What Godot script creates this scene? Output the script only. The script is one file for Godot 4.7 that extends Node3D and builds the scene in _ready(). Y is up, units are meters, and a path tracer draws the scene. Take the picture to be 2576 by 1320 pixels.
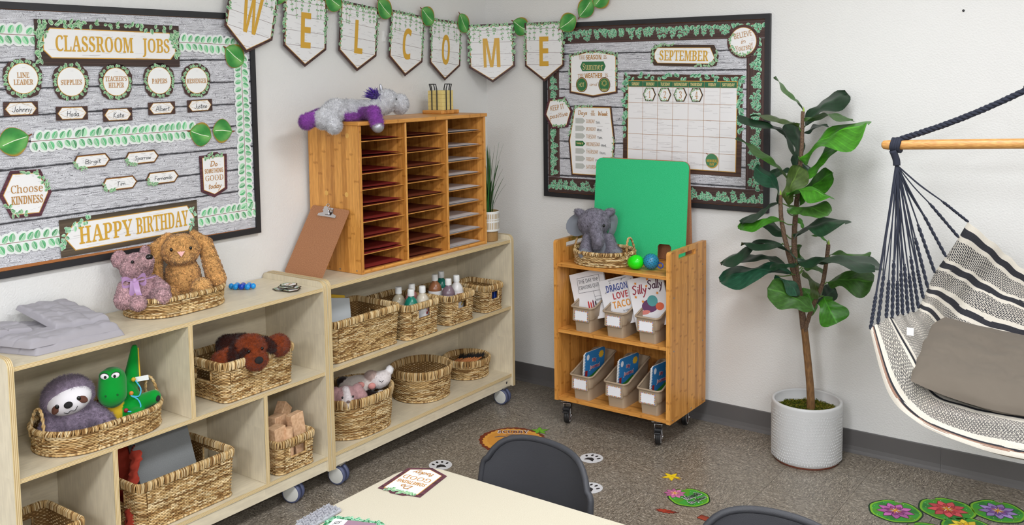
extends Node3D

# ---------------------------------------------------------------- mesh building
class MB:
	var v := PackedVector3Array()
	var c := PackedColorArray()
	var uv := PackedVector2Array()
	var idx := PackedInt32Array()
	var col := Color.WHITE
	var uo := Vector2.ZERO
	var us := 1.0
	func vert(p: Vector3, u := Vector2.ZERO) -> int:
		v.append(p); c.append(col); uv.append(u)
		return v.size() - 1
	func tri(a: int, b: int, d: int) -> void:
		idx.append(a); idx.append(b); idx.append(d)
	func oquad(a: Vector3, b: Vector3, d: Vector3, e: Vector3, out: Vector3, uvs := []) -> void:
		var n := (b - a).cross(d - a)
		if n.length_squared() < 1e-16:
			n = (d - a).cross(e - a)
		var P := [a, b, d, e]
		var U: Array = uvs if uvs.size() == 4 else [Vector2.ZERO, Vector2(1, 0), Vector2(1, 1), Vector2(0, 1)]
		var i := vert(P[0], U[0]); vert(P[1], U[1]); vert(P[2], U[2]); vert(P[3], U[3])
		if n.dot(out) >= 0.0:
			tri(i, i + 1, i + 2); tri(i, i + 2, i + 3)
		else:
			tri(i, i + 2, i + 1); tri(i, i + 3, i + 2)
	func otri(a: Vector3, b: Vector3, d: Vector3, out: Vector3) -> void:
		var i := vert(a); vert(b); vert(d)
		if (b - a).cross(d - a).dot(out) >= 0.0:
			tri(i, i + 1, i + 2)
		else:
			tri(i, i + 2, i + 1)
	func _fuv(p: Vector3, a: int, g: int) -> Vector2:
		var al := g
		if g == a:
			al = (a + 1) % 3
		var ac := 3 - al - a
		return Vector2(p[ac], p[al]) * us + uo
	# chamfered box; g is the axis the grain runs along
	func box(ctr: Vector3, size: Vector3, bev := 0.0, g := 1, xf := Transform3D.IDENTITY) -> MB:
		var h := size * 0.5
		var b := minf(bev, minf(h.x, minf(h.y, h.z)) * 0.9)
		for a in 3:
			var p := (a + 1) % 3
			var q := (a + 2) % 3
			for s in [-1.0, 1.0]:
				var pts := []
				var uvs := []
				for k in [[-1, -1], [1, -1], [1, 1], [-1, 1]]:
					var w := Vector3.ZERO
					w[a] = s * h[a]; w[p] = k[0] * (h[p] - b); w[q] = k[1] * (h[q] - b)
					uvs.append(_fuv(w + ctr, a, g)); pts.append(xf * (w + ctr))
				var o := Vector3.ZERO
				o[a] = s
				oquad(pts[0], pts[1], pts[2], pts[3], xf.basis * o, uvs)
		if b > 0.0:
			for a in 3:
				var p := (a + 1) % 3
				var q := (a + 2) % 3
				for sp in [-1.0, 1.0]:
					for sq in [-1.0, 1.0]:
						var A := []
						for k in [[-1, 0], [1, 0], [1, 1], [-1, 1]]:
							var w := Vector3.ZERO
							w[a] = k[0] * (h[a] - b)
							w[p] = sp * (h[p] if k[1] == 0 else h[p] - b)
							w[q] = sq * (h[q] - b if k[1] == 0 else h[q])
							A.append(w + ctr)
						var o := Vector3.ZERO
						o[p] = sp; o[q] = sq
						oquad(xf * A[0], xf * A[1], xf * A[2], xf * A[3], xf.basis * o, [_fuv(A[0], p, g), _fuv(A[1], p, g), _fuv(A[2], p, g), _fuv(A[3], p, g)])
			for sx in [-1.0, 1.0]:
				for sy in [-1.0, 1.0]:
					for sz in [-1.0, 1.0]:
						var S := Vector3(sx, sy, sz)
						var a1 := S * (h - Vector3(0, b, b)) + ctr
						var a2 := S * (h - Vector3(b, 0, b)) + ctr
						var a3 := S * (h - Vector3(b, b, 0)) + ctr
						otri(xf * a1, xf * a2, xf * a3, xf.basis * S)
		return self
	# tube along points; r is a number or one radius per point
	func tube(pts: Array, r, sides := 6, closed := false, cols = null, flat := 1.0, caps := true) -> MB:
		var n := pts.size()
		if n < 2: return self
		var base := v.size()
		var prev := Vector3.ZERO
		for i in n:
			var a: Vector3 = pts[(i - 1 + n) % n] if (closed or i > 0) else pts[0]
			var b: Vector3 = pts[(i + 1) % n] if (closed or i < n - 1) else pts[n - 1]
			var t := (b - a).normalized()
			if prev == Vector3.ZERO:
				prev = t.cross(Vector3.UP)
				if prev.length() < 0.05: prev = t.cross(Vector3.RIGHT)
			prev = (prev - t * prev.dot(t)).normalized()
			var bi := t.cross(prev)
			var rr: float = r[i] if r is Array else r
			if cols != null: col = cols[i]
			for k in sides:
				var an := TAU * k / sides
				vert(pts[i] + prev * cos(an) * rr + bi * sin(an) * rr * flat, Vector2(float(k) / sides, float(i) / maxf(1, n - 1)))
		var m := n if closed else n - 1
		for i in m:
			var i2 := (i + 1) % n
			for k in sides:
				var k2 := (k + 1) % sides
				var A := base + i * sides + k
				var B := base + i * sides + k2
				var C := base + i2 * sides + k2
				var D := base + i2 * sides + k
				tri(A, B, C); tri(A, C, D)
		if not closed and caps:
			var s := vert(pts[0])
			var e := vert(pts[n - 1])
			for k in sides:
				tri(s, base + (k + 1) % sides, base + k)
				tri(e, base + (n - 1) * sides + k, base + (n - 1) * sides + (k + 1) % sides)
		return self
	# surface of revolution; profile is (radius, height) from bottom to top along the outside
	func lathe(pr: Array, segs := 24, xf := Transform3D.IDENTITY, sx := 1.0, sz := 1.0, cols = null) -> MB:
		var base := v.size()
		var n := pr.size()
		for i in n:
			if cols != null: col = cols[i]
			for k in segs + 1:
				var an := TAU * k / segs
				vert(xf * Vector3(cos(an) * pr[i].x * sx, pr[i].y, sin(an) * pr[i].x * sz), Vector2(float(k) / segs, float(i) / (n - 1)))
		for i in n - 1:
			for k in segs:
				var A := base + i * (segs + 1) + k
				var D := A + segs + 1
				tri(A, D + 1, A + 1); tri(A, D, D + 1)
		return self
	func ball(ctr: Vector3, rad: Vector3, bs := Basis.IDENTITY, segs := 14, rings := 9) -> MB:
		var base := v.size()
		for i in rings + 1:
			var th := PI * i / rings - PI / 2
			for k in segs + 1:
				var an := TAU * k / segs
				vert(ctr + bs * (Vector3(cos(th) * cos(an), sin(th), cos(th) * sin(an)) * rad), Vector2(float(k) / segs, float(i) / rings))
		for i in rings:
			for k in segs:
				var A := base + i * (segs + 1) + k
				var D := A + segs + 1
				tri(A, D + 1, A + 1); tri(A, D, D + 1)
		return self
	# smooth sheet from a function of (i, j); normals follow u cross v
	func sheet(nx: int, ny: int, f: Callable, flip := false, uvk := Vector2.ONE) -> MB:
		var base := v.size()
		for j in ny + 1:
			for i in nx + 1:
				vert(f.call(float(i) / nx, float(j) / ny), Vector2(float(i) / nx, float(j) / ny) * uvk)
		for j in ny:
			for i in nx:
				var A := base + j * (nx + 1) + i
				var D := A + nx + 1
				if flip:
					tri(A, D + 1, A + 1); tri(A, D, D + 1)
				else:
					tri(A, A + 1, D + 1); tri(A, D + 1, D)
		return self
	# flat polygon in the xy plane at height z, facing +z
	func flat(poly: PackedVector2Array, z: float, color = null, xf := Transform3D.IDENTITY) -> MB:
		if color != null: col = color
		var t := Geometry2D.triangulate_polygon(poly)
		if t.is_empty(): return self
		var base := v.size()
		for p in poly: vert(xf * Vector3(p.x, p.y, z), p * us + uo)
		for i in range(0, t.size(), 3):
			var a := poly[t[i]]
			var b := poly[t[i + 1]]
			var d := poly[t[i + 2]]
			if (b - a).cross(d - a) > 0.0:
				tri(base + t[i], base + t[i + 1], base + t[i + 2])
			else:
				tri(base + t[i], base + t[i + 2], base + t[i + 1])
		return self
	# polygon with thickness from z0 to z1
	func prism(poly: PackedVector2Array, z0: float, z1: float, xf := Transform3D.IDENTITY) -> MB:
		flat(poly, z1, null, xf)
		var t := Geometry2D.triangulate_polygon(poly)
		var base := v.size()
		for p in poly: vert(xf * Vector3(p.x, p.y, z0), p * us + uo)
		for i in range(0, t.size(), 3):
			var a := poly[t[i]]
			var b := poly[t[i + 1]]
			var d := poly[t[i + 2]]
			if (b - a).cross(d - a) > 0.0:
				tri(base + t[i], base + t[i + 2], base + t[i + 1])
			else:
				tri(base + t[i], base + t[i + 1], base + t[i + 2])
		var cw := Geometry2D.is_polygon_clockwise(poly)
		for i in poly.size():
			var a := poly[i]
			var b := poly[(i + 1) % poly.size()]
			var o := Vector2(b.y - a.y, a.x - b.x)
			if cw: o = -o
			oquad(xf * Vector3(a.x, a.y, z0), xf * Vector3(b.x, b.y, z0), xf * Vector3(b.x, b.y, z1), xf * Vector3(a.x, a.y, z1), xf.basis * Vector3(o.x, o.y, 0), [a * us + uo, b * us + uo, b * us + uo + Vector2((z1 - z0) * us, 0), a * us + uo + Vector2((z1 - z0) * us, 0)])
		return self
	func mesh() -> ArrayMesh:
		var n := PackedVector3Array()
		n.resize(v.size())
		for i in range(0, idx.size(), 3):
			var a := idx[i]
			var b := idx[i + 1]
			var d := idx[i + 2]
			var w := (v[b] - v[a]).cross(v[d] - v[a])
			n[a] += w; n[b] += w; n[d] += w
			idx[i + 1] = d; idx[i + 2] = b      # front faces run clockwise
		for i in n.size():
			n[i] = n[i].normalized() if n[i].length_squared() > 1e-20 else Vector3.UP
		var arr := []
		arr.resize(Mesh.ARRAY_MAX)
		arr[Mesh.ARRAY_VERTEX] = v; arr[Mesh.ARRAY_NORMAL] = n; arr[Mesh.ARRAY_COLOR] = c; arr[Mesh.ARRAY_TEX_UV] = uv; arr[Mesh.ARRAY_INDEX] = idx
		var m := ArrayMesh.new()
		m.add_surface_from_arrays(Mesh.PRIMITIVE_TRIANGLES, arr)
		return m

# ---------------------------------------------------------------- naming, tagging
var taken := {}
var M := {}
var rng := RandomNumberGenerator.new()

func numbered(n: String) -> String:
	taken[n] = taken.get(n, -1) + 1
	return n if taken[n] == 0 else "%s_%03d" % [n, taken[n]]

func tag(o: Node, label := "", category := "", group := "", kind := "") -> Node:
	if label: o.set_meta("label", label)
	if category: o.set_meta("category", category)
	if group: o.set_meta("group", group)
	if kind: o.set_meta("kind", kind)
	return o

func thing(called: String, label: String, category: String, at := Vector3.ZERO, turn := 0.0, group := "") -> Node3D:
	var o := Node3D.new()
	o.name = numbered(called)
	add_child(o)
	o.position = at
	o.rotation.y = turn
	tag(o, label, category, group)
	return o

func part(parent: Node, called: String, m, mt: Material, xf := Transform3D.IDENTITY) -> MeshInstance3D:
	var o := MeshInstance3D.new()
	o.name = called if parent != self else numbered(called)
	o.mesh = m.mesh() if m is MB else m
	o.material_override = mt
	o.transform = xf
	parent.add_child(o, true)
	return o

func struct(called: String, m, mt: Material) -> MeshInstance3D:
	var o := part(self, called, m, mt)
	o.set_meta("kind", "structure")
	return o

func k(r: int, g: int, b: int) -> Color:
	return Color8(r, g, b)

func vary(c: Color, a: float) -> Color:
	var t := 1.0 + rng.randf_range(-a, a)
	return Color(clampf(c.r * t, 0, 1), clampf(c.g * t, 0, 1), clampf(c.b * t, 0, 1))

func bx(ctr: Vector3, size: Vector3, bev := 0.0, g := 1, us := 1.0) -> MB:
	var b := MB.new()
	b.us = us
	b.uo = Vector2(rng.randf(), rng.randf())
	return b.box(ctr, size, bev, g)

func rrect(w: float, h: float, r: float, n := 5) -> PackedVector2Array:
	var p := PackedVector2Array()
	for q in 4:
		var cx := (w / 2 - r) * (1 if q in [0, 3] else -1)
		var cy := (h / 2 - r) * (1 if q < 2 else -1)
		for i in n + 1:
			var a := PI / 2 * (q + float(i) / n)
			p.append(Vector2(cx + cos(a) * r, cy + sin(a) * r))
	return p

func pv(a: Array) -> PackedVector2Array:
	var p := PackedVector2Array()
	for i in range(0, a.size(), 2): p.append(Vector2(a[i], a[i + 1]))
	return p

func oval(w: float, h: float, n := 28) -> PackedVector2Array:
	var p := PackedVector2Array()
	for i in n: p.append(Vector2(cos(TAU * i / n) * w / 2, sin(TAU * i / n) * h / 2))
	return p

func spline(pts: Array, per := 6, closed := false) -> Array:
	var out := []
	var n := pts.size()
	var m := n if closed else n - 1
	for i in m:
		var a = pts[(i - 1 + n) % n] if (closed or i > 0) else pts[0]
		var b = pts[i]
		var d = pts[(i + 1) % n]
		var e = pts[(i + 2) % n] if (closed or i + 2 < n) else pts[n - 1]
		for s in per:
			out.append(b.cubic_interpolate(d, a, e, float(s) / per))
	if not closed: out.append(pts[n - 1])
	return out

# ---------------------------------------------------------------- materials and textures
func mat(called: String, color: Color, rough := 0.7, opt := {}) -> StandardMaterial3D:
	var m := StandardMaterial3D.new()
	m.resource_name = called
	m.albedo_color = color
	m.roughness = rough
	for key in opt: m.set(key, opt[key])
	M[called] = m
	return m

func img_tex(w: int, h: int, d: PackedByteArray) -> ImageTexture:
	return ImageTexture.create_from_image(Image.create_from_data(w, h, false, Image.FORMAT_RGB8, d))

func noise_tex(freq: float, size := 512, type := FastNoiseLite.TYPE_SIMPLEX_SMOOTH, oct := 3, sd := 1) -> ImageTexture:
	var f := FastNoiseLite.new()
	f.noise_type = type; f.frequency = freq; f.fractal_octaves = oct; f.seed = sd
	return ImageTexture.create_from_image(f.get_seamless_image(size, size))

func put(d: PackedByteArray, i: int, c: Vector3) -> void:
	d[i] = clampi(int(c.x), 0, 255); d[i + 1] = clampi(int(c.y), 0, 255); d[i + 2] = clampi(int(c.z), 0, 255)

func nz(freq: float, sd: int, oct := 3) -> FastNoiseLite:
	var f := FastNoiseLite.new()
	f.noise_type = FastNoiseLite.TYPE_SIMPLEX_SMOOTH
	f.frequency = freq; f.seed = sd; f.fractal_octaves = oct
	return f

func tex_bamboo() -> ImageTexture:
	var w := 512
	var h := 768
	var d := PackedByteArray()
	d.resize(w * h * 3)
	var f := nz(0.05, 5, 2)
	var r := RandomNumberGenerator.new()
	r.seed = 77
	var tone := PackedFloat32Array()
	var sid := PackedInt32Array()
	tone.resize(w); sid.resize(w)
	var x := 0
	var id := 0
	var nodes := []
	while x < w:
		var wd := r.randi_range(14, 26)
		var t := r.randf_range(-1.0, 1.0)
		for i in wd:
			if x + i < w:
				tone[x + i] = t; sid[x + i] = id
		nodes.append(r.randf() * 300.0)
		x += wd
		id += 1
	for y in h:
		for xx in w:
			var g := f.get_noise_2d(xx * 6.0, y * 0.25) * 16.0 + f.get_noise_2d(xx * 1.5 + 900, y * 0.06) * 14.0 + tone[xx] * 21.0
			var nd := absf(fposmod(y - nodes[sid[xx]] + 6.0 * f.get_noise_2d(xx * 3.0, y), 330.0) - 165.0)
			if nd < 9.0: g -= (9.0 - nd) * 3.4
			put(d, (y * w + xx) * 3, Vector3(206 + g, 143 + g * 0.95, 68 + g * 0.7))
	return img_tex(w, h, d)

func tex_birch() -> ImageTexture:
	var w := 512
	var d := PackedByteArray()
	d.resize(w * w * 3)
	var f := nz(0.02, 9, 4)
	for y in w:
		for x in w:
			var g := f.get_noise_2d(x * 4.0, y * 0.35) * 9.0 + f.get_noise_2d(x * 0.8, y * 0.4 + 500) * 9.0
			put(d, (y * w + x) * 3, Vector3(218 + g, 206 + g, 180 + g * 0.9))
	return img_tex(w, w, d)

# printed weathered grey planks
func tex_greywood(w := 1280, h := 960) -> ImageTexture:
	var d := PackedByteArray()
	d.resize(w * h * 3)
	var f := nz(0.01, 21, 3)
	var g2 := nz(0.06, 33, 2)
	for y in h:
		var pl := int(y / 96.0 + 0.0)
		var py := fposmod(float(y), 96.0)
		for x in w:
			var xo := x + pl * 731.0
			var n := f.get_noise_2d(xo * 0.55, py * 1.5 + pl * 377.0)
			var cl := absf(fposmod(n * 17.0, 1.0) - 0.5)
			var val := 212.0 + 22.0 * g2.get_noise_2d(xo * 0.25, y * 3.0)
			if cl < 0.13 + 0.1 * g2.get_noise_2d(x * 0.3, y * 1.5): val -= 88.0 * (1.0 - cl / 0.2)
			var sc := g2.get_noise_2d(xo * 0.12 + 50, y * 6.0)
			if sc > 0.34: val -= (sc - 0.34) * 320.0
			var e := minf(py, 96.0 - py) - 2.0 * (1.0 + f.get_noise_2d(x * 2.0, pl * 91.0))
			if e < 0.5: val = 52.0
			elif e < 4.0: val -= (4.0 - e) * 18.0
			put(d, (y * w + x) * 3, Vector3(val, val, val + 5))
	return img_tex(w, h, d)

# vinyl composition tile: streaked chips that run one way
func tex_tile() -> ImageTexture:
	var w := 512
	var d := PackedByteArray()
	d.resize(w * w * 3)
	var f := nz(0.012, 3, 4)
	for y in w:
		for x in w:
			var g := f.get_noise_2d(x * 1.2, y * 2.4) * 14.0 + f.get_noise_2d(x * 6.0, y * 13.0) * 22.0
			put(d, (y * w + x) * 3, Vector3(130 + g, 121 + g, 108 + g))
	var r := RandomNumberGenerator.new()
	r.seed = 4
	for i in 3600:
		var x0 := r.randi() % w
		var y0 := r.randi() % w
		var ln := r.randi_range(4, 20)
		var th := r.randi_range(2, 4)
		var cc: Vector3 = [Vector3(208, 198, 182), Vector3(58, 52, 47), Vector3(170, 158, 140), Vector3(92, 83, 73), Vector3(78, 70, 62)][r.randi() % 5]
		for a in ln:
			var x := (x0 + a) % w
			for b in th:
				var y := (y0 + b + (a / 7)) % w
				var j := (y * w + x) * 3
				put(d, j, Vector3(d[j], d[j + 1], d[j + 2]).lerp(cc, 0.75))
	return img_tex(w, w, d)

func _ready() -> void:
	# camera: lens shifted down, as the photograph's verticals show
	var cam := Camera3D.new()
	cam.name = "camera"
	cam.position = Vector3(3.1639, 1.68, 4.1738)
	cam.rotation_degrees = Vector3(-4.8675, 35.6955, -0.6808)
	cam.projection = Camera3D.PROJECTION_FRUSTUM
	cam.near = 0.05
	cam.far = 40.0
	cam.size = 0.05 * 1320.0 / 2407.64
	cam.frustum_offset = Vector2(0.0, -0.05 * (660.0 - 385.4) / 2407.64)
	add_child(cam)
	cam.current = true
	# surroundings and exposure
	var env := Environment.new()
	env.background_mode = Environment.BG_COLOR
	env.background_color = Color(0.5, 0.55, 0.6)
	env.tonemap_mode = Environment.TONE_MAPPER_LINEAR
	env.tonemap_exposure = 1.76
	env.sdfgi_enabled = true
	env.ssao_enabled = true
	env.ssil_enabled = true
	var we := WorldEnvironment.new()
	we.name = "surroundings"
	we.environment = env
	add_child(we)
	# unseen ceiling troffers, strengths chosen to light the room evenly: x, z, energy
	for l in [[2.3, 1.7, 1.7], [4.7, 1.7, 1.3], [2.3, 4.0, 1.8], [4.7, 4.0, 4.2], [2.3, 6.2, 5.6], [4.7, 6.2, 5.6]]:
		unseen_ceiling_light(l[0], l[1], l[2])
	rng.seed = 12
	materials()
	room()
	shelf_unit_cubbies()
	shelf_unit_wide()
	organizer()
	cart()
	boards()
	garland()
	baskets()
	plush()
	top_things()
	shelf_things()
	cart_things()
	plants()
	hammock()
	table_and_chairs()
	floor_stickers()

func unseen_ceiling_light(x: float, z: float, e: float) -> void:
	var t := thing("unseen_ceiling_light", "unseen ceiling light panel, out of view, lighting the classroom", "ceiling light", Vector3(x, 2.74, z), 0.0, "unseen ceiling light panels")
	var frame := MB.new()
	for s in [-1, 1]:
		frame.box(Vector3(s * 0.31, -0.008, 0), Vector3(0.02, 0.024, 1.24), 0.002)
		frame.box(Vector3(0, -0.008, s * 0.61), Vector3(0.6, 0.024, 0.02), 0.002)
	part(t, "frame", frame, mat("light_frame", k(240, 240, 238), 0.5))
	var dm := mat("diffuser", k(250, 250, 248), 0.6)
	dm.emission_enabled = true
	dm.emission = k(255, 252, 246)
	dm.emission_energy_multiplier = 2.0
	part(t, "diffuser", MB.new().box(Vector3(0, -0.006, 0), Vector3(0.6, 0.008, 1.2)), dm)
	var a := AreaLight3D.new()
	a.name = "panel_light"
	a.area_size = Vector2(0.58, 1.18)
	a.light_energy = e
	a.light_color = k(244, 248, 255)
	a.area_range = 14.0
	a.shadow_enabled = true
	a.rotation_degrees = Vector3(-90, 0, 0)
	a.position = Vector3(0, -0.022, 0)
	t.add_child(a)

func materials() -> void:
	var peel := noise_tex(0.055, 512, FastNoiseLite.TYPE_SIMPLEX_SMOOTH, 3, 2)
	var tri := {"uv1_triplanar": true, "uv1_world_triplanar": true}
	mat("wall_paint", k(226, 225, 222), 0.75, {"uv1_triplanar": true, "uv1_world_triplanar": true, "uv1_scale": Vector3(3.4, 3.4, 3.4), "heightmap_enabled": true, "heightmap_texture": peel, "heightmap_scale": 0.085})
	mat("ceiling_paint", k(238, 237, 233), 0.9)
	mat("tile", Color.WHITE, 0.3, {"albedo_texture": tex_tile()})
	mat("grout", k(70, 64, 57), 0.8)
	mat("vinyl_base", k(92, 89, 88), 0.55)
	var birch := tex_birch()
	mat("birch", Color.WHITE, 0.42, {"albedo_texture": birch})
	mat("ply_edge", Color.WHITE, 0.5, {"vertex_color_use_as_albedo": true, "vertex_color_is_srgb": true})
	mat("vc", Color.WHITE, 0.6, {"vertex_color_use_as_albedo": true, "vertex_color_is_srgb": true})
	mat("vc_matte", Color.WHITE, 0.95, {"vertex_color_use_as_albedo": true, "vertex_color_is_srgb": true, "metallic_specular": 0.25})
	mat("vc_gloss", Color.WHITE, 0.25, {"vertex_color_use_as_albedo": true, "vertex_color_is_srgb": true})
	mat("vc_plush", Color.WHITE, 1.0, {"vertex_color_use_as_albedo": true, "vertex_color_is_srgb": true, "metallic_specular": 0.1, "rim_enabled": true, "rim": 0.5, "rim_tint": 0.6})
	mat("bamboo", Color.WHITE, 0.38, {"albedo_texture": tex_bamboo()})
	mat("black_metal", k(28, 28, 30), 0.45)
	mat("black_frame", k(34, 34, 37), 0.5)
	mat("chrome", k(205, 205, 208), 0.18, {"metallic": 1.0})
	mat("steel", k(150, 150, 152), 0.35, {"metallic": 1.0})
	mat("white_plastic", k(236, 236, 234), 0.4)
	mat("greywood", Color.WHITE, 0.6, {"albedo_texture": tex_greywood()})
	mat("cork", k(176, 112, 62), 0.95, {"uv1_triplanar": true, "uv1_scale": Vector3(8, 8, 8), "heightmap_enabled": true, "heightmap_texture": peel, "heightmap_scale": 0.1})
	mat("gold", k(212, 164, 54), 0.5)
	mat("gold_brown", k(184, 132, 62), 0.6)
	mat("ink", k(28, 28, 32), 0.6)
	mat("paper_white", k(236, 236, 236), 0.7)

func room() -> void:
	var X := 6.6
	var Z := 7.2
	var Y := 2.75
	var fl := struct("floor", bx(Vector3(X / 2, -0.062, Z / 2), Vector3(X + 0.4, 0.12, Z + 0.4)), M.grout)
	# single tiles, laid a quarter turn apart
	var ts := 0.3048
	var tm := []
	for q in 4:
		var b := MB.new()
		var g := 0.0006
		var h := ts / 2 - g
		var C := [Vector2(-h, -h), Vector2(h, -h), Vector2(h, h), Vector2(-h, h)]
		var U := []
		for p in C:
			var w: Vector2 = p / ts
			if q % 2 == 1: w = Vector2(w.y, -w.x)
			U.append(w + Vector2(0.5, 0.5) + Vector2(0.37, 0.21) * (q / 2))
		b.oquad(Vector3(-h, 0, -h), Vector3(h, 0, -h), Vector3(h, 0, h), Vector3(-h, 0, h), Vector3.UP, U)
		for i in 4:
			var p: Vector2 = C[i]
			var p2: Vector2 = C[(i + 1) % 4]
			b.oquad(Vector3(p.x, 0, p.y), Vector3(p2.x, 0, p2.y), Vector3(p2.x, -0.002, p2.y), Vector3(p.x, -0.002, p.y), Vector3(p.x + p2.x, 0, p.y + p2.y))
		tm.append(b.mesh())
	for i in 13:
		for j in 13:
			part(fl, "tile", tm[(i + j) % 2 + 2 * (rng.randi() % 2)], M.tile, Transform3D(Basis.IDENTITY, Vector3((i + 0.42) * ts, 0, (j + 0.35) * ts)))
	struct("wall_left", bx(Vector3(-0.1, Y / 2, Z / 2), Vector3(0.2, Y + 0.1, Z + 0.4)), M.wall_paint)
	struct("wall_back", bx(Vector3(X / 2 , Y / 2, -0.1), Vector3(X, Y + 0.1, 0.2)), M.wall_paint)
	struct("wall_right", bx(Vector3(X + 0.1, Y / 2, Z / 2), Vector3(0.2, Y + 0.1, Z + 0.4)), M.wall_paint)
	struct("wall_front", bx(Vector3(X / 2, Y / 2, Z + 0.1), Vector3(X, Y + 0.1, 0.2)), M.wall_paint)
	struct("ceiling", bx(Vector3(X / 2, Y + 0.1, Z / 2), Vector3(X + 0.4, 0.2, Z + 0.4)), M.ceiling_paint)
	# cove base: flat face, rolled toe
	var prof := pv([0, 0, 0.016, 0, 0.014, 0.006, 0.008, 0.014, 0.0045, 0.03, 0.004, 0.098, 0.002, 0.1016, 0, 0.1016])
	var bb := MB.new()
	for seg in [[0.0, 2.348], [2.349, 4.6], [4.601, X]]:
		# profile (x = out of the wall, y = up) swept along the wall
		bb.prism(prof, seg[0], seg[1], Transform3D(Basis(Vector3(0, 0, 1), Vector3(0, 1, 0), Vector3(1, 0, 0)), Vector3.ZERO))
	struct("baseboard_back", bb, M.vinyl_base)
	var bl := MB.new()
	bl.prism(prof, 0.017, Z, Transform3D(Basis(Vector3(1, 0, 0), Vector3(0, 1, 0), Vector3(0, 0, 1)), Vector3.ZERO))
	struct("baseboard_left", bl, M.vinyl_base)

# plywood panel: faces in birch, the layered edge showing on the front (+x) and, if wanted, the top
func ply(parent: Node, called: String, lo: Vector3, hi: Vector3, thin: int, edges: Array, g := 1) -> MeshInstance3D:
	var size := hi - lo
	var o := part(parent, called, bx((lo + hi) / 2, size, 0.0012, g, 2.2), M.birch)
	# laminated edge strips, a part of the panel
	var e := MB.new()
	var tones := [k(222, 200, 152), k(190, 160, 110), k(228, 208, 164), k(194, 166, 118), k(230, 210, 168), k(188, 158, 108), k(220, 198, 150)]
	for ed in edges:      # ed = axis the edge faces (0 x+, 1 y+)
		var n := 7
		for i in n:
			e.col = tones[i]
			var a := lo
			var b := hi
			a[thin] = lo[thin] + size[thin] * i / n
			b[thin] = lo[thin] + size[thin] * (i + 1) / n
			a[ed] = hi[ed] - 0.002
			b[ed] = hi[ed] + (0.0008 if i % 2 == 0 else 0.0005)
			e.box((a + b) / 2, b - a)
	if edges.size(): part(o, "ply_edge", e, M.ply_edge)
	return o

# side panel with a rounded front top corner; profile in (x, y), thickness along z
func end_panel(parent: Node, z0: float, z1: float, x1: float, y0: float, y1: float) -> void:
	var p := PackedVector2Array([Vector2(0.004, y0), Vector2(x1, y0)])
	for i in 6:
		var a := PI / 2 * i / 5
		p.append(Vector2(x1 - 0.03 + cos(a) * 0.03, y1 - 0.03 + sin(a) * 0.03))
	for i in 6:
		var a := PI / 2 + PI / 2 * i / 5
		p.append(Vector2(0.03 + cos(a) * 0.025, y1 - 0.025 + sin(a) * 0.025))
	var b := MB.new()
	b.us = 2.2
	b.uo = Vector2(rng.randf(), rng.randf())
	b.prism(p, z0, z1)
	var o := part(parent, "side_panel", b, M.birch)
	var e := MB.new()
	var tones := [k(222, 200, 152), k(190, 160, 110), k(228, 208, 164), k(194, 166, 118), k(230, 210, 168), k(188, 158, 108), k(220, 198, 150)]
	for i in 7:
		e.col = tones[i]
		var za := z0 + (z1 - z0) * i / 7
		var zb := z0 + (z1 - z0) * (i + 1) / 7
		for j in range(1, p.size() - 1):
			var a := p[j]
			var d := p[j + 1]
			var nn := Vector2(d.y - a.y, a.x - d.x).normalized() * (0.0009 if i % 2 == 0 else 0.0006)
			var a2 := a + nn
			var d2 := d + nn
			e.oquad(Vector3(a2.x, a2.y, za), Vector3(d2.x, d2.y, za), Vector3(d2.x, d2.y, zb), Vector3(a2.x, a2.y, zb), Vector3(nn.x, nn.y, 0))
	part(o, "ply_edge", e, M.ply_edge)

func swivel_caster(parent: Node, at: Vector3, turn: float, big := 0.038) -> void:
	var c := Node3D.new()
	c.name = "caster"
	parent.add_child(c, true)
	c.position = at
	c.rotation.y = turn
	var grey: Material = M.caster_grey if M.has("caster_grey") else mat("caster_grey", k(196, 195, 188), 0.5)
	var tyre: Material = M.tyre_blue if M.has("tyre_blue") else mat("tyre_blue", k(74, 80, 108), 0.5)
	var R := big
	for s in [-1.0, 1.0]:
		var xf := Transform3D(Basis(Vector3(0, 0, 1), PI / 2), Vector3(s * 0.014, R, 0))
		var w := MB.new().lathe([Vector2(0.001, -0.009), Vector2(R - 0.006, -0.009), Vector2(R - 0.001, -0.006), Vector2(R, 0.0), Vector2(R - 0.001, 0.006), Vector2(R - 0.006, 0.009), Vector2(0.001, 0.009)], 28, xf)
		part(c, "tyre", w, tyre)
		var d := MB.new().lathe([Vector2(R - 0.007, 0.008), Vector2(R - 0.009, 0.0112), Vector2(0.012, 0.0122), Vector2(0.0, 0.0122)], 28, Transform3D(Basis(Vector3(0, 0, 1), -s * PI / 2), Vector3(s * 0.014, R, 0)))
		part(c, "wheel_disc", d, grey)
	var f := MB.new().box(Vector3(0, R + 0.02, -0.006), Vector3(0.022, R * 0.9, 0.03), 0.004)
	f.box(Vector3(0, 2 * R + 0.003, 0), Vector3(0.05, 0.004, 0.05), 0.001)
	part(c, "fork", f, M.steel)

func screw(parent: Node, at: Vector3, axis: Vector3, r := 0.005) -> void:
	var z := axis.normalized()
	var y := Vector3.UP if absf(z.y) < 0.9 else Vector3.RIGHT
	var x := y.cross(z).normalized()
	part(parent, "screw", MB.new().lathe([Vector2(r, 0), Vector2(r, 0.0012), Vector2(r * 0.45, 0.0014), Vector2(r * 0.4, 0.0004), Vector2(0, 0.0004)], 10, Transform3D(Basis(x, z, x.cross(z)), at)), M.steel)

const XF := 0.365
const TH := 0.0135

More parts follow.
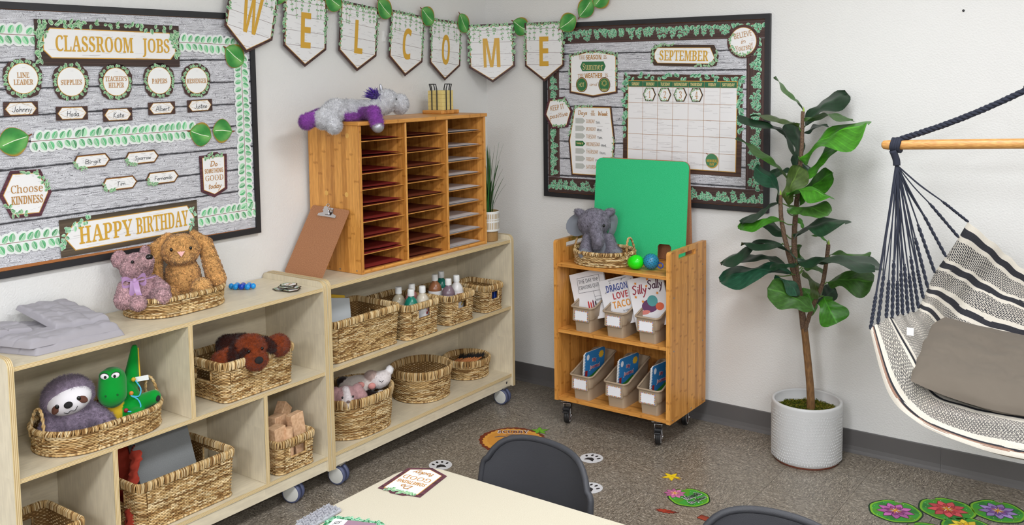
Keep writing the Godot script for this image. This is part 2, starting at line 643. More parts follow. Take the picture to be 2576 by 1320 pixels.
func shelf_unit_cubbies() -> void:
	var t := thing("cubby_shelf", "low birch plywood shelf unit with five open compartments under the job board", "shelf unit")
	end_panel(t, 2.802, 2.82, XF + 0.004, 0.082, 0.858)
	end_panel(t, 1.561, 1.578, XF + 0.004, 0.082, 0.858)
	ply(t, "top_board", Vector3(0.006, 0.8195, 1.578), Vector3(XF, 0.833, 2.802), 1, [0], 2)
	ply(t, "shelf_board", Vector3(0.016, 0.4785, 1.578), Vector3(XF, 0.492, 2.802), 1, [0], 2)
	ply(t, "bottom_board", Vector3(0.016, 0.1295, 1.578), Vector3(XF, 0.143, 2.802), 1, [0], 2)
	ply(t, "divider", Vector3(0.016, 0.492, 2.185), Vector3(XF, 0.8195, 2.202), 2, [0])
	ply(t, "divider", Vector3(0.016, 0.143, 2.485), Vector3(XF, 0.4785, 2.502), 2, [0])
	ply(t, "divider", Vector3(0.016, 0.143, 1.871), Vector3(XF, 0.4785, 1.888), 2, [0])
	part(t, "back_panel", bx(Vector3(0.011, 0.476, 2.19), Vector3(0.008, 0.69, 1.224), 0, 2, 2.2), M.birch)
	part(t, "kick_board", bx(Vector3(XF - 0.012, 0.106, 2.19), Vector3(0.016, 0.046, 1.224), 0.001, 2, 2.2), M.birch)
	for z in [2.72, 1.72]:
		for x in [0.318, 0.06]:
			swivel_caster(t, Vector3(x, 0, z), PI * 0.5 + 0.35 if x > 0.2 else 1.3, 0.041)
	screw(t, Vector3(0.30, 0.79, 2.8205), Vector3(0, 0, 1), 0.006)
	screw(t, Vector3(0.28, 0.49, 2.8205), Vector3(0, 0, 1), 0.006)
	screw(t, Vector3(0.06, 0.49, 2.8205), Vector3(0, 0, 1), 0.006)

func shelf_unit_wide() -> void:
	var t := thing("open_shelf", "low birch plywood shelf unit with two full-width open shelves in the corner", "shelf unit")
	end_panel(t, 1.5415, 1.5595, XF + 0.008, 0.082, 0.86)
	end_panel(t, 0.286, 0.304, XF + 0.008, 0.082, 0.86)
	ply(t, "top_board", Vector3(0.006, 0.8205, 0.304), Vector3(XF, 0.835, 1.5415), 1, [0], 2)
	ply(t, "shelf_board", Vector3(0.016, 0.4805, 0.304), Vector3(XF, 0.495, 1.5415), 1, [0], 2)
	ply(t, "bottom_board", Vector3(0.016, 0.1305, 0.304), Vector3(XF, 0.145, 1.5415), 1, [0], 2)
	part(t, "back_panel", bx(Vector3(0.011, 0.476, 0.9228), Vector3(0.008, 0.69, 1.2375), 0, 2, 2.2), M.birch)
	part(t, "kick_board", bx(Vector3(XF - 0.012, 0.106, 0.9228), Vector3(0.016, 0.046, 1.2375), 0.001, 2, 2.2), M.birch)
	for z in [1.50, 0.36]:
		for x in [0.345, 0.06]:
			swivel_caster(t, Vector3(x, 0, z), PI * 0.5 + (0.25 if z > 1 else 0.1), 0.041)
	screw(t, Vector3(XF - 0.003, 0.108, 0.345), Vector3(1, 0, 0), 0.006)

func bam(parent: Node, called: String, lo: Vector3, hi: Vector3, g := 1, bev := 0.0015) -> MeshInstance3D:
	return part(parent, called, bx((lo + hi) / 2, hi - lo, bev, g, 1.7), M.bamboo)

func organizer() -> void:
	var t := thing("paper_organizer", "bamboo paper sorter with three columns of nine slots on the corner shelf", "paper organizer", Vector3(0, 0.8355, 0))
	var z0 := 0.449
	var z1 := 1.32
	var x0 := 0.022
	var x1 := 0.33
	bam(t, "side_panel", Vector3(x0, 0, z1 - 0.015), Vector3(x1, 0.628, z1))
	bam(t, "side_panel", Vector3(x0, 0, z0), Vector3(x1, 0.628, z0 + 0.015))
	bam(t, "top_board", Vector3(x0 - 0.004, 0.628, z0 - 0.005), Vector3(x1 + 0.008, 0.6445, z1 + 0.006), 2)
	bam(t, "bottom_board", Vector3(x0, 0.0, z0 + 0.015), Vector3(x1 - 0.002, 0.015, z1 - 0.015), 2)
	bam(t, "back_panel", Vector3(x0, 0.015, z0 + 0.015), Vector3(x0 + 0.006, 0.628, z1 - 0.015))
	bam(t, "divider", Vector3(x0 + 0.006, 0.015, 1.022), Vector3(x1 - 0.001, 0.628, 1.034))
	bam(t, "divider", Vector3(x0 + 0.006, 0.015, 0.736), Vector3(x1 - 0.001, 0.628, 0.748))
	var cols := [[1.034, 1.305], [0.748, 1.022], [0.464, 0.736]]
	for ci in 3:
		for r in range(1, 9):
			var y := 0.013 + 0.0685 * r
			bam(t, "slot_shelf", Vector3(x0 + 0.006, y - 0.003, cols[ci][0]), Vector3(x1 - 0.012, y, cols[ci][1]), 2, 0.0005)
	var plug := mat("wood_plug", k(226, 176, 92), 0.5)
	for p in [[0.262, 0.585], [0.25, 0.335], [0.128, 0.335]]:
		part(t, "plug", MB.new().lathe([Vector2(0.0105, 0), Vector2(0.0105, 0.0008), Vector2(0, 0.001)], 16, Transform3D(Basis(Vector3(1, 0, 0), PI / 2), Vector3(p[0], p[1], z1))), plug)
	for p in [[0.2, 0.012], [0.3, 0.014]]:
		screw(t, Vector3(p[0], p[1], z1 + 0.0002), Vector3(0, 0, 1), 0.0035)
	# sheets of coloured paper, one stack to a slot
	var hue := [["dark red", k(146, 54, 48)], ["rust brown", k(134, 70, 48)], ["white", k(226, 222, 222)]]
	var nm := ["bottom", "second", "third", "fourth", "fifth", "sixth", "seventh", "eighth", "top"]
	for ci in 3:
		for r in 9:
			var y := 0.8355 + (0.0155 if r == 0 else 0.0133 + 0.0685 * r)
			var zc: float = (cols[ci][0] + cols[ci][1]) / 2
			var p := thing("paper_sheet", "%s paper in the %s slot of the %s column" % [hue[ci][0], nm[r], ["dark red", "rust brown", "white"][ci]], "paper", Vector3(0.176, y, zc), rng.randf_range(-0.03, 0.03), "sorted paper sheets")
			var lift := rng.randf_range(0.004, 0.014) if ci == 0 else (rng.randf_range(0.002, 0.008) if ci == 1 else 0.003)
			for s in 2:
				var b := MB.new()
				b.col = vary(hue[ci][1], 0.06)
				var sd := rng.randf() * 6.0
				var dx := rng.randf_range(-0.006, 0.004)
				var hh := 0.0008 + s * 0.002
				b.sheet(8, 8, func(u, w): return Vector3((u - 0.5) * 0.272 + dx, hh + s * lift * (pow(u, 3.0) * (1.0 - 0.8 * w) + 0.4 * pow(w, 4.0)) + 0.0006 * sin(u * 9 + sd), (0.5 - w) * 0.245), false)
				part(p, "sheet", b, M.vc_matte)

func cart() -> void:
	var t := thing("book_cart", "bamboo rolling book cart with three shelves and slotted side handles", "book cart", Vector3.ZERO)
	var z0 := 0.062
	var z1 := 0.435
	var y0 := 0.115
	var y1 := 0.886
	# side panels with a real grip slot
	for s in [[0.712, 0.732], [1.3, 1.32]]:
		var out := PackedVector2Array([Vector2(z0, y0), Vector2(z1, y0)])
		for i in 5:
			var a := PI / 2 * i / 4
			out.append(Vector2(z1 - 0.014 + cos(a) * 0.014, y1 - 0.014 + sin(a) * 0.014))
		out.append(Vector2(z0, y1))
		var side := MB.new()
		side.us = 1.7
		side.uo = Vector2(rng.randf(), rng.randf())
		var hx0 := 0.177
		var hx1 := 0.354
		var hy0 := 0.842
		var hy1 := 0.866
		var xf := Transform3D(Basis(Vector3(0, 0, 1), Vector3(0, 1, 0), Vector3(1, 0, 0)), Vector3.ZERO)
		var top := PackedVector2Array([Vector2(z0, hy1), Vector2(z1, hy1)])
		for i in range(2, out.size()): top.append(out[i])
		var clipped := Geometry2D.intersect_polygons(out, pv([z0, hy1, z1 + 0.1, hy1, z1 + 0.1, 2, z0, 2]))
		side.prism(clipped[0], s[0], s[1], xf)
		side.prism(pv([z0, y0, z1, y0, z1, hy0, z0, hy0]), s[0], s[1], xf)
		side.prism(pv([z0, hy0, hx0, hy0, hx0, hy1, z0, hy1]), s[0], s[1], xf)
		side.prism(pv([hx1, hy0, z1, hy0, z1, hy1, hx1, hy1]), s[0], s[1], xf)
		part(t, "side_panel", side, M.bamboo)
	bam(t, "top_shelf", Vector3(0.732, 0.762, z0), Vector3(1.3, 0.778, z1 - 0.004), 0)
	bam(t, "middle_shelf", Vector3(0.732, 0.444, z0), Vector3(1.3, 0.462, z1 - 0.006), 0)
	bam(t, "bottom_shelf", Vector3(0.732, 0.116, z0), Vector3(1.3, 0.134, z1 - 0.004), 0)
	bam(t, "back_panel", Vector3(0.732, 0.134, z0), Vector3(1.3, 0.83, z0 + 0.008), 1)
	for p in [[0.09, 0.66], [0.4, 0.68], [0.1, 0.42], [0.4, 0.44], [0.09, 0.13], [0.22, 0.13], [0.41, 0.13], [0.1, 0.78]]:
		screw(t, Vector3(1.3202, p[1], p[0]), Vector3(1, 0, 0), 0.0035)
	var rub := mat("tyre_black", k(26, 25, 25), 0.5)
	var brn := mat("wheel_brown", k(70, 42, 36), 0.4)
	for p in [[0.772, 0.392, 0.35, true], [1.255, 0.392, 0.35, true], [1.25, 0.105, 0.25, false], [0.78, 0.105, 0.25, false]]:
		var c := Node3D.new()
		c.name = "caster"
		t.add_child(c, true)
		c.position = Vector3(p[0], 0, p[1])
		c.rotation.y = p[2]
		var R := 0.038
		var ax := Transform3D(Basis(Vector3(0, 0, 1), -PI / 2), Vector3(-0.012, R, 0.0))
		part(c, "tyre", MB.new().lathe([Vector2(0.02, -0.012), Vector2(R - 0.002, -0.012), Vector2(R, -0.009), Vector2(R, -0.002), Vector2(R - 0.002, 0.0), Vector2(R, 0.002), Vector2(R, 0.009), Vector2(R - 0.002, 0.012), Vector2(0.02, 0.012)], 28, ax), rub)
		part(c, "wheel_ring", MB.new().lathe([Vector2(0.029, 0.0118), Vector2(0.0315, 0.0126), Vector2(0.029, 0.0126), Vector2(0.027, 0.012)], 28, ax), M.white_plastic)
		part(c, "wheel_hub", MB.new().lathe([Vector2(0.027, 0.0122), Vector2(0.009, 0.0128), Vector2(0.007, 0.018), Vector2(0, 0.018)], 24, ax), brn)
		var f := MB.new()
		for s in [0.004, -0.028]:
			f.prism(pv([-0.012, 0.03, 0.014, 0.03, 0.02, 0.1, -0.024, 0.1]), s, s + 0.003, Transform3D(Basis(Vector3(0, 0, 1), Vector3(0, 1, 0), Vector3(1, 0, 0)), Vector3.ZERO))
		f.box(Vector3(-0.0105, 0.101, 0), Vector3(0.04, 0.004, 0.05), 0.001)
		f.box(Vector3(-0.0105, 0.112, 0), Vector3(0.06, 0.003, 0.06), 0.001)
		part(c, "fork", f, M.chrome)
		part(c, "axle_bolt", MB.new().lathe([Vector2(0.006, 0.018), Vector2(0.006, 0.022), Vector2(0, 0.023)], 6, ax), M.chrome)
		if p[3]:
			var br := MB.new().box(Vector3(-0.0105, 0.08, 0.034), Vector3(0.034, 0.012, 0.03), 0.003)
			br.box(Vector3(-0.0105, 0.07, 0.052), Vector3(0.03, 0.008, 0.022), 0.003)
			part(c, "brake_pedal", br, M.black_metal)

# ---------------------------------------------------------------- printed things
const GLYPH := {
	"a": "1.0;.8,.8 .5,1 .15,.7 .1,.3 .4,0 .75,.3 .8,1;.8,.9 .8,.2 1,0", "b": "0.95;.15,2 .12,.1;.12,.7 .5,1 .85,.6 .6,.05 .12,.15",
	"d": "1;.8,.7 .45,1 .1,.5 .4,0 .8,.35;.82,2 .8,.3 .95,0", "e": "0.9;.12,.5 .8,.6 .5,1 .12,.6 .25,.05 .85,.15",
	"g": "1;.8,.7 .45,1 .1,.5 .4,.05 .8,.4;.82,1 .8,-.6 .4,-1 .1,-.7", "h": "0.95;.15,2 .12,0;.12,.5 .5,1 .8,.7 .8,0",
	"i": "0.4;.2,1 .2,.1 .35,0;.2,1.45 .26,1.52", "k": "0.9;.15,2 .12,0;.75,1 .15,.45 .8,0", "l": "0.4;.2,2 .18,.2 .35,0",
	"m": "1.4;.12,1 .12,0;.12,.6 .45,1 .65,.7 .65,0;.65,.6 1,1 1.2,.7 1.2,0", "n": "0.95;.12,1 .12,0;.12,.6 .5,1 .78,.7 .8,0",
	"o": "0.95;.5,1 .12,.6 .35,0 .8,.35 .5,1", "p": "0.95;.12,1 .12,-1;.12,.7 .5,1 .85,.5 .5,0 .12,.2", "r": "0.75;.12,1 .14,0;.14,.6 .4,.95 .7,.9",
	"s": "0.8;.65,.85 .35,1 .15,.75 .6,.35 .4,0 .08,.15", "t": "0.75;.35,1.7 .33,.2 .6,.02;.05,1.1 .7,1.15", "u": "0.95;.12,1 .15,.2 .5,0 .78,.4;.8,1 .8,.1 .95,0",
	"v": "0.85;.1,1 .4,0 .78,1", "w": "1.25;.1,1 .35,0 .6,.8 .85,0 1.15,1", "y": "0.9;.12,1 .4,.3;.8,1 .45,-.4 .1,-1",
	"A": "1.3;.1,0 .65,2 1.15,0;.3,.75 1,.75", "B": "1.2;.15,2 .12,0;.12,2 .9,1.7 .8,1.2 .15,1.05;.15,1.05 1,.8 .9,.15 .12,0",
	"D": "1.35;.25,1.9 .2,.05;.0,1.8 .8,1.85 1.2,1.1 .9,.25 .2,.05", "F": "1.1;.2,2 .15,0;.0,1.9 1,2;.2,1.1 .8,1.15",
	"H": "1.3;.15,2 .12,0;1.05,2 1.05,0;.12,1 1.05,1.05", "J": "1.1;.9,2 .85,.4 .45,0 .1,.4", "K": "1.15;.15,2 .12,0;.95,2 .15,.95 1,0",
	"S": "1.1;.9,1.75 .5,2 .15,1.55 .8,.75 .5,0 .1,.25", "T": "1.2;.1,1.95 1.1,2;.6,1.97 .55,0", "W": "1.7;.1,2 .45,0 .8,1.6 1.1,0 1.6,2", " ": "0.7"}

var lift := 0
var lift2 := 0
func ribbon(b: MB, pts: Array, w: float, z0: float) -> void:
	for i in pts.size() - 1:
		lift = (lift + 1) % 12          # overlapping strokes never share one plane
		var z := z0 + lift * 0.000012
		var a: Vector2 = pts[i]
		var d: Vector2 = pts[i + 1]
		var t := (d - a).normalized()
		var n := Vector2(-t.y, t.x) * w * 0.5
		t *= w * 0.3
		b.oquad(Vector3((a - n - t).x, (a - n - t).y, z), Vector3((d - n + t).x, (d - n + t).y, z), Vector3((d + n + t).x, (d + n + t).y, z), Vector3((a + n - t).x, (a + n - t).y, z), Vector3(0, 0, 1))

# pen or brush lettering from strokes, centred on a point and fitted to a width
func script_text(b: MB, s: String, at: Vector2, width: float, xh: float, pen: float, z: float, slant := 0.18, rise := 0.0) -> void:
	var x := 0.0
	var strokes := []
	for ch in s:
		var g: PackedStringArray = GLYPH[ch].split(";")
		for i in range(1, g.size()):
			var p := []
			for q in g[i].split(" "):
				var xy := q.split_floats(",")
				p.append(Vector2(x + xy[0] + slant * xy[1], xy[1]))
			strokes.append(spline(p, 4))
		x += float(g[0]) * 1.02
	var sx := width / x
	for st in strokes:
		var p := []
		for q in st: p.append(Vector2(q.x * sx - width / 2, q.y * xh - xh * 0.8).rotated(rise) + at)
		ribbon(b, p, pen, z)

var fonts := {}
func letters(parent: Node, s: String, font: String, at: Vector2, w: float, h: float, z: float, mt: Material, rise := 0.0, called := "lettering") -> MeshInstance3D:
	if not fonts.has(font):
		var f := SystemFont.new()
		f.font_names = PackedStringArray(["Droid Serif" if font.begins_with("serif") else "Droid Sans"])
		f.font_weight = 700 if font.ends_with("b") else 400
		fonts[font] = f
	var m := TextMesh.new()
	m.text = s
	m.font = fonts[font]
	m.font_size = 48
	m.pixel_size = 0.001
	m.depth = 0.004
	m.curve_step = 1.5
	var bb := m.get_aabb()
	var o := part(parent, called, m, mt)
	var sc := Vector3(w / maxf(bb.size.x, 0.001), h / maxf(bb.size.y, 0.001), 0.0004 / maxf(bb.size.z, 0.0001))
	var bs := Basis(Vector3(0, 0, 1), rise) * Basis.from_scale(sc)
	o.transform = Transform3D(bs, Vector3(at.x, at.y, z) - bs * Vector3(bb.get_center().x, bb.get_center().y, bb.position.z))
	return o

# eucalyptus leaf print: pale rim, two toned halves, midrib
func leafprint(b: MB, p: Vector2, ang: float, ln: float, wd: float, z0: float, pal := 0) -> void:
	lift2 = (lift2 + 1) % 24
	var z := z0 + lift2 * 0.00002
	var rim: Color = [k(214, 232, 208), k(190, 220, 196), k(226, 240, 226)][pal]
	var da: Color = [k(70, 138, 84), k(46, 128, 88), k(86, 168, 112)][pal]
	var db: Color = [k(132, 184, 128), k(112, 182, 138), k(150, 206, 162)][pal]
	da = vary(da, 0.16); db = vary(db, 0.12)
	var n := 6
	var L := []
	var R := []
	for i in n + 1:
		var t := float(i) / n
		var w := pow(sin(PI * pow(t, 0.9)), 0.72) * wd * 0.5
		L.append(Vector2(t * ln, w)); R.append(Vector2(t * ln, -w))
	var all := PackedVector2Array()
	for i in n + 1: all.append(p + L[i].rotated(ang))
	for i in range(n - 1, 0, -1): all.append(p + R[i].rotated(ang))
	b.flat(all, z, rim)
	for sd in 2:
		var q := PackedVector2Array([p + Vector2(ln * 0.06, 0).rotated(ang)])
		for i in range(1, n): q.append(p + ((L[i] if sd == 0 else R[i]) * Vector2(0.97, 0.8)).rotated(ang))
		q.append(p + Vector2(ln * 0.93, 0).rotated(ang))
		var base := b.v.size()
		b.flat(q, z + 0.00012, da if sd == 0 else db)
		for i in range(base, b.v.size()):
			if (i - base) % 3 == 1: b.c[i] = b.c[i].lerp(rim, 0.35)
	b.col = rim
	ribbon(b, [p + Vector2(ln * 0.05, 0).rotated(ang), p + Vector2(ln * 0.8, 0).rotated(ang)], ln * 0.035, z + 0.0002)

# stem with paired leaves from a to e
func sprig(b: MB, a: Vector2, e: Vector2, n: int, ln: float, z: float, pal := 0, grow := 0.0, stem := true) -> void:
	var d := e - a
	var an := d.angle()
	if stem:
		b.col = k(142, 74, 52)
		ribbon(b, [a, a + d * 0.97], ln * 0.09, z)
	for i in n:
		var t := (i + 0.5) / n
		var l := ln * (1.0 - grow * t) * rng.randf_range(0.85, 1.12)
		for s in [-1, 1]:
			leafprint(b, a + d * (t + rng.randf_range(-0.1, 0.1) / n), an + s * rng.randf_range(0.7, 1.15), l, l * rng.randf_range(0.62, 0.78), z + 0.0003 + 0.0001 * (i % 3), pal)
	if grow > 0.0: leafprint(b, e - d * 0.06, an, ln * (1.0 - grow), ln * 0.5, z + 0.0006, pal)

func wreath(b: MB, path: Array, n: int, ln: float, z: float, pal := 0) -> void:
	for i in n:
		var t := (i + 0.5) / n * (path.size() - 1)
		var j := int(t)
		var p: Vector2 = path[j].lerp(path[mini(j + 1, path.size() - 1)], t - j)
		leafprint(b, p, rng.randf() * TAU, ln * rng.randf_range(0.7, 1.15), ln * rng.randf_range(0.5, 0.75), z + 0.0001 * (i % 4), pal)

# strips of slightly different tone: planks, brushed boards
func strips(b: MB, poly: PackedVector2Array, z: float, base: Color, step: float, amt: float, ang := 0.0, line = null) -> void:
	var big := 0.8
	var y := -big
	while y < big:
		var st := step * rng.randf_range(0.7, 1.3) if line == null else step
		var q := PackedVector2Array([Vector2(-big, y).rotated(ang), Vector2(big, y).rotated(ang), Vector2(big, y + st).rotated(ang), Vector2(-big, y + st).rotated(ang)])
		for r in Geometry2D.intersect_polygons(poly, q): b.flat(r, z, vary(base, amt))
		if line != null:
			var q2 := PackedVector2Array([Vector2(-big, y).rotated(ang), Vector2(big, y).rotated(ang), Vector2(big, y + 0.0014).rotated(ang), Vector2(-big, y + 0.0014).rotated(ang)])
			for r in Geometry2D.intersect_polygons(poly, q2): b.flat(r, z + 0.0001, line)
		y += st

func scratches(b: MB, poly: PackedVector2Array, z: float, n: int) -> void:
	var bb := Rect2(poly[0], Vector2.ZERO)
	for p in poly: bb = bb.expand(p)
	for i in n:
		var p := bb.position + Vector2(rng.randf(), rng.randf()) * bb.size
		var l := rng.randf_range(0.006, 0.035) * (bb.size.x / 0.25)
		if Geometry2D.is_point_in_polygon(p, poly) and Geometry2D.is_point_in_polygon(p + Vector2(l, 0), poly):
			b.col = k(186, 182, 182) if rng.randf() < 0.7 else k(132, 122, 118)
			ribbon(b, [p, p + Vector2(l * 0.5, rng.randf_range(-0.001, 0.001)), p + Vector2(l, rng.randf_range(-0.002, 0.002))], 0.0007, z)

func inset(poly: PackedVector2Array, d: float) -> PackedVector2Array:
	var r := Geometry2D.offset_polygon(poly, -d)
	return r[0] if r.size() else poly

const BROWN := Color(0.275, 0.19, 0.17)
# brown wooden frame print, gold line, white planks; returns the print builder
func framed(t: Node3D, out: PackedVector2Array, brd: float, brown := BROWN, gold := 0.0035, inner := PackedVector2Array()) -> MB:
	var body := MB.new()
	body.col = brown
	body.prism(out, 0.0, 0.0009)
	part(t, "card", body, M.vc)
	var b := MB.new()
	strips(b, out, 0.0011, brown, 0.0035, 0.22)
	var g := inset(out, brd) if inner.is_empty() else inner
	b.flat(g, 0.0014, k(206, 156, 66))
	var w := inset(g, gold)
	b.flat(w, 0.0017, k(238, 237, 236))
	scratches(b, w, 0.0019, 26)
	return b

func hung(called: String, label: String, cat: String, wall: String, s: float, y: float, roll := 0.0, off := 0.0165, group := "") -> Node3D:
	var t := thing(called, label, cat, Vector3(off, y, -s) if wall == "L" else Vector3(s, y, off), 0.0, group)
	t.rotation = Vector3(0, PI / 2 if wall == "L" else 0.0, roll)
	return t

func big_leaf(t: Node3D, w: float, h: float) -> void:
	# broad paper leaf: midrib along local x, stalk at the right
	var out := PackedVector2Array()
	var n := 14
	for i in n + 1:
		var u := float(i) / n
		out.append(Vector2((u - 0.5) * w, pow(maxf(0.0, sin(PI * pow(u, 0.92))), 0.7) * h * 0.5))
	for i in range(n - 1, 0, -1):
		var u := float(i) / n
		out.append(Vector2((u - 0.5) * w, -pow(maxf(0.0, sin(PI * pow(u, 0.92))), 0.7) * h * 0.5))
	var body := MB.new()
	body.col = k(176, 128, 44)
	body.prism(out, 0.0, 0.0008)
	part(t, "paper_leaf", body, M.vc)
	var b := MB.new()
	for sd in 2:
		var sg := 1.0 if sd == 0 else -1.0
		var base := b.v.size()
		var nu := 10
		var nv := 5
		for j in nv + 1:
			for i in nu + 1:
				var u := float(i) / nu
				var q := float(j) / nv
				var edge := pow(maxf(0.0, sin(PI * pow(u, 0.92))), 0.7) * h * 0.5
				var cl := k(58, 142, 62).lerp(k(124, 186, 100), clampf(0.5 + 0.5 * sin(u * 5.0 + q * 3.0 + sd * 2.0), 0, 1)).lerp(k(40, 112, 52), q * q * 0.55)
				if sd == 1 and q > 0.82 and u < 0.75: cl = k(178, 132, 46)
				b.col = vary(cl, 0.05)
				b.vert(Vector3((u - 0.5) * w * 0.985, sg * edge * q * 0.97, 0.0011))
		for j in nv:
			for i in nu:
				var A := base + j * (nu + 1) + i
				var D := A + nu + 1
				if sd == 0:
					b.tri(A, A + 1, D + 1); b.tri(A, D + 1, D)
				else:
					b.tri(A, D + 1, A + 1); b.tri(A, D, D + 1)
	b.col = k(226, 240, 206)
	ribbon(b, [Vector2(-w * 0.36, 0), Vector2(0, h * 0.025), Vector2(w * 0.42, 0)], h * 0.028, 0.0014)
	part(t, "leaf_print", b, M.vc)
	var st := MB.new()
	st.col = k(120, 68, 36)
	st.prism(pv([w * 0.49, -0.003, w * 0.49 + 0.014, 0.0, w * 0.49 + 0.013, 0.004, w * 0.48, 0.003]), 0.0, 0.0008)
	part(t, "stalk", st, M.vc)

func staple(b: MB, at: Vector2) -> void:
	b.col = k(190, 190, 192)
	ribbon(b, [at - Vector2(0.005, 0), at + Vector2(0.005, 0)], 0.0008, 0.0026)

func job_card(s: float, y: float, txt: Array, label: String) -> void:
	var t := hung("job_card", label, "job card", "L", s, y, 0.0, 0.018, "round job cards on the left board")
	var out := PackedVector2Array()
	for i in 64:
		var a := TAU * i / 64
		var r := 0.0635 + 0.0035 * absf(sin(a * 8.0 + s * 9.0)) + 0.0015 * sin(a * 5.0)
		var sq := pow(pow(absf(cos(a)), 3.2) + pow(absf(sin(a)), 3.2), -1.0 / 3.2)
		r *= lerpf(1.0, sq, 0.55) * 0.98
		out.append(Vector2(cos(a), sin(a)) * r)
	var body := MB.new()
	body.col = BROWN
	body.prism(out, 0, 0.0009)
	part(t, "card", body, M.vc)
	var b := MB.new()
	for i in 46:
		var a := TAU * i / 46 + rng.randf_range(-0.05, 0.05)
		var r := rng.randf_range(0.046, 0.058)
		if i % 2 == 0: r = 0.052
		leafprint(b, Vector2(cos(a), sin(a)) * r, a + rng.randf_range(-1.0, 1.0), 0.0135 * rng.randf_range(0.7, 1.1), 0.0095, 0.0012 + 0.0001 * (i % 3), 0)
	b.flat(oval(0.101, 0.101, 40), 0.0020, k(206, 160, 66))
	b.flat(oval(0.097, 0.097, 40), 0.0023, k(238, 238, 236))
	staple(b, Vector2(0.004, 0.036))
	part(t, "print", b, M.vc)
	for i in txt.size():
		letters(t, txt[i][0], "serifb", Vector2(0, (0.011 if i == 0 else -0.012) if txt.size() == 2 else -0.002), txt[i][1], 0.0175, 0.0026, M.gold_brown)

func name_plate(s: float, y: float, nm: String, wd: float) -> void:
	var t := hung("name_plate", "brown edged name plate with %s written on it" % nm, "name plate", "L", s, y, rng.randf_range(-0.02, 0.04), 0.018, "handwritten name plates under the job cards")
	var out := pv([-0.057, -0.0235, 0.057, -0.0235, 0.057, 0.0235, -0.057, 0.0235])
	var b := framed(t, out, 0.004, BROWN, 0.0016, pv([-0.052, 0, -0.036, -0.02, 0.036, -0.02, 0.052, 0, 0.036, 0.02, -0.036, 0.02]))
	b.col = k(206, 166, 84)
	ribbon(b, [Vector2(-0.05, 0), Vector2(0, 0.02), Vector2(0.05, 0), Vector2(0, -0.02), Vector2(-0.05, 0)], 0.0008, 0.002)
	part(t, "print", b, M.vc)
	var h := MB.new()
	h.col = k(26, 26, 30)
	script_text(h, nm, Vector2(0.002, -0.003), wd, 0.0088, 0.0016, 0.0023, 0.1)
	part(t, "handwriting", h, M.vc)

func name_tag(s: float, y: float, nm: String, wd: float, roll: float) -> void:
	var t := hung("name_tag", "brown edged name tag with a green sprig and %s written on it" % nm, "name tag", "L", s, y, roll, 0.018, "birthday name tags on the left board")
	var out := pv([-0.07, 0, -0.055, -0.024, 0.05, -0.024, 0.07, 0, 0.052, 0.024, -0.055, 0.024])
	var b := framed(t, out, 0.0042, k(92, 60, 40), 0.0016)
	wreath(b, [Vector2(-0.066, 0.0), Vector2(-0.058, -0.016), Vector2(-0.04, -0.022), Vector2(-0.024, -0.02)], 22, 0.011, 0.0023, 0)
	staple(b, Vector2(-0.002, 0.016))
	part(t, "print", b, M.vc)
	var h := MB.new()
	h.col = k(26, 26, 30)
	script_text(h, nm, Vector2(0.002, -0.002), wd, 0.0072, 0.0014, 0.0028, 0.1)
	part(t, "handwriting", h, M.vc)

func leaf_border(called: String, label: String, a: Vector2, e: Vector2, wall := "L") -> void:
	# die-cut paper garland: white cut edge round paired leaves
	var m := (a + e) / 2
	var t := hung(called, label, "leaf border", wall, m.x, m.y, (e - a).angle(), 0.0162, "paper leaf borders on the left board")
	var ln := (e - a).length()
	var w := MB.new()
	var b := MB.new()
	var n := int(ln / 0.027)
	b.col = k(128, 66, 48)
	ribbon(b, [Vector2(-ln / 2, 0), Vector2(0, 0.002), Vector2(ln / 2, 0)], 0.0018, 0.0012)
	w.flat(pv([-ln / 2, -0.012, ln / 2, -0.012, ln / 2, 0.012, -ln / 2, 0.012]), 0.0006, k(232, 236, 233))
	for i in n:
		var x := -ln / 2 + (i + 0.5) * ln / n
		for s in [-1, 1]:
			var an: float = s * rng.randf_range(0.85, 1.35)
			var l := rng.randf_range(0.032, 0.037)
			var wd := l * rng.randf_range(0.66, 0.78)
			var p := Vector2(x + s * 0.006, s * 0.002)
			var o := PackedVector2Array()
			for q in oval(l * 1.22, wd * 1.5, 16): o.append(p + (q + Vector2(l * 0.5, 0)).rotated(an))
			w.flat(o, 0.0007 + 0.00003 * (i % 5) + (0.00018 if s > 0 else 0.0), k(232, 236, 233))
			leafprint(b, p, an, l, wd, 0.0013 + 0.0001 * (i % 3), 2)
	part(t, "cut_paper", w, M.vc)
	part(t, "leaf_print", b, M.vc)

func good_card(t: Node3D) -> void:
	# "Do something good today" pennant card, about 13 x 17 cm, origin at its middle
	var out := pv([-0.065, 0.078, -0.062, -0.062, 0.0, -0.09, 0.062, -0.062, 0.065, 0.078, 0.03, 0.08, 0.02, 0.088, -0.02, 0.088, -0.03, 0.08])
	var b := framed(t, out, 0.012, k(82, 46, 56), 0.002, pv([-0.052, 0.07, -0.05, -0.056, 0, -0.078, 0.05, -0.056, 0.052, 0.07]))
	wreath(b, [Vector2(-0.045, 0.066), Vector2(-0.01, 0.079), Vector2(0.02, 0.072), Vector2(0.042, 0.074)], 26, 0.014, 0.0023, 0)
	b.col = k(176, 122, 52)
	script_text(b, "Do", Vector2(0, 0.042), 0.036, 0.0105, 0.003, 0.0026, 0.2)
	script_text(b, "today", Vector2(0, -0.045), 0.062, 0.0105, 0.0028, 0.0026, 0.25)
	part(t, "print", b, M.vc)
	letters(t, "SOMETHING", "sansb", Vector2(0, 0.016), 0.086, 0.0175, 0.0022, M.gold_brown)
	letters(t, "GOOD", "serif", Vector2(0.001, -0.012), 0.084, 0.021, 0.0022, M.gold_brown)

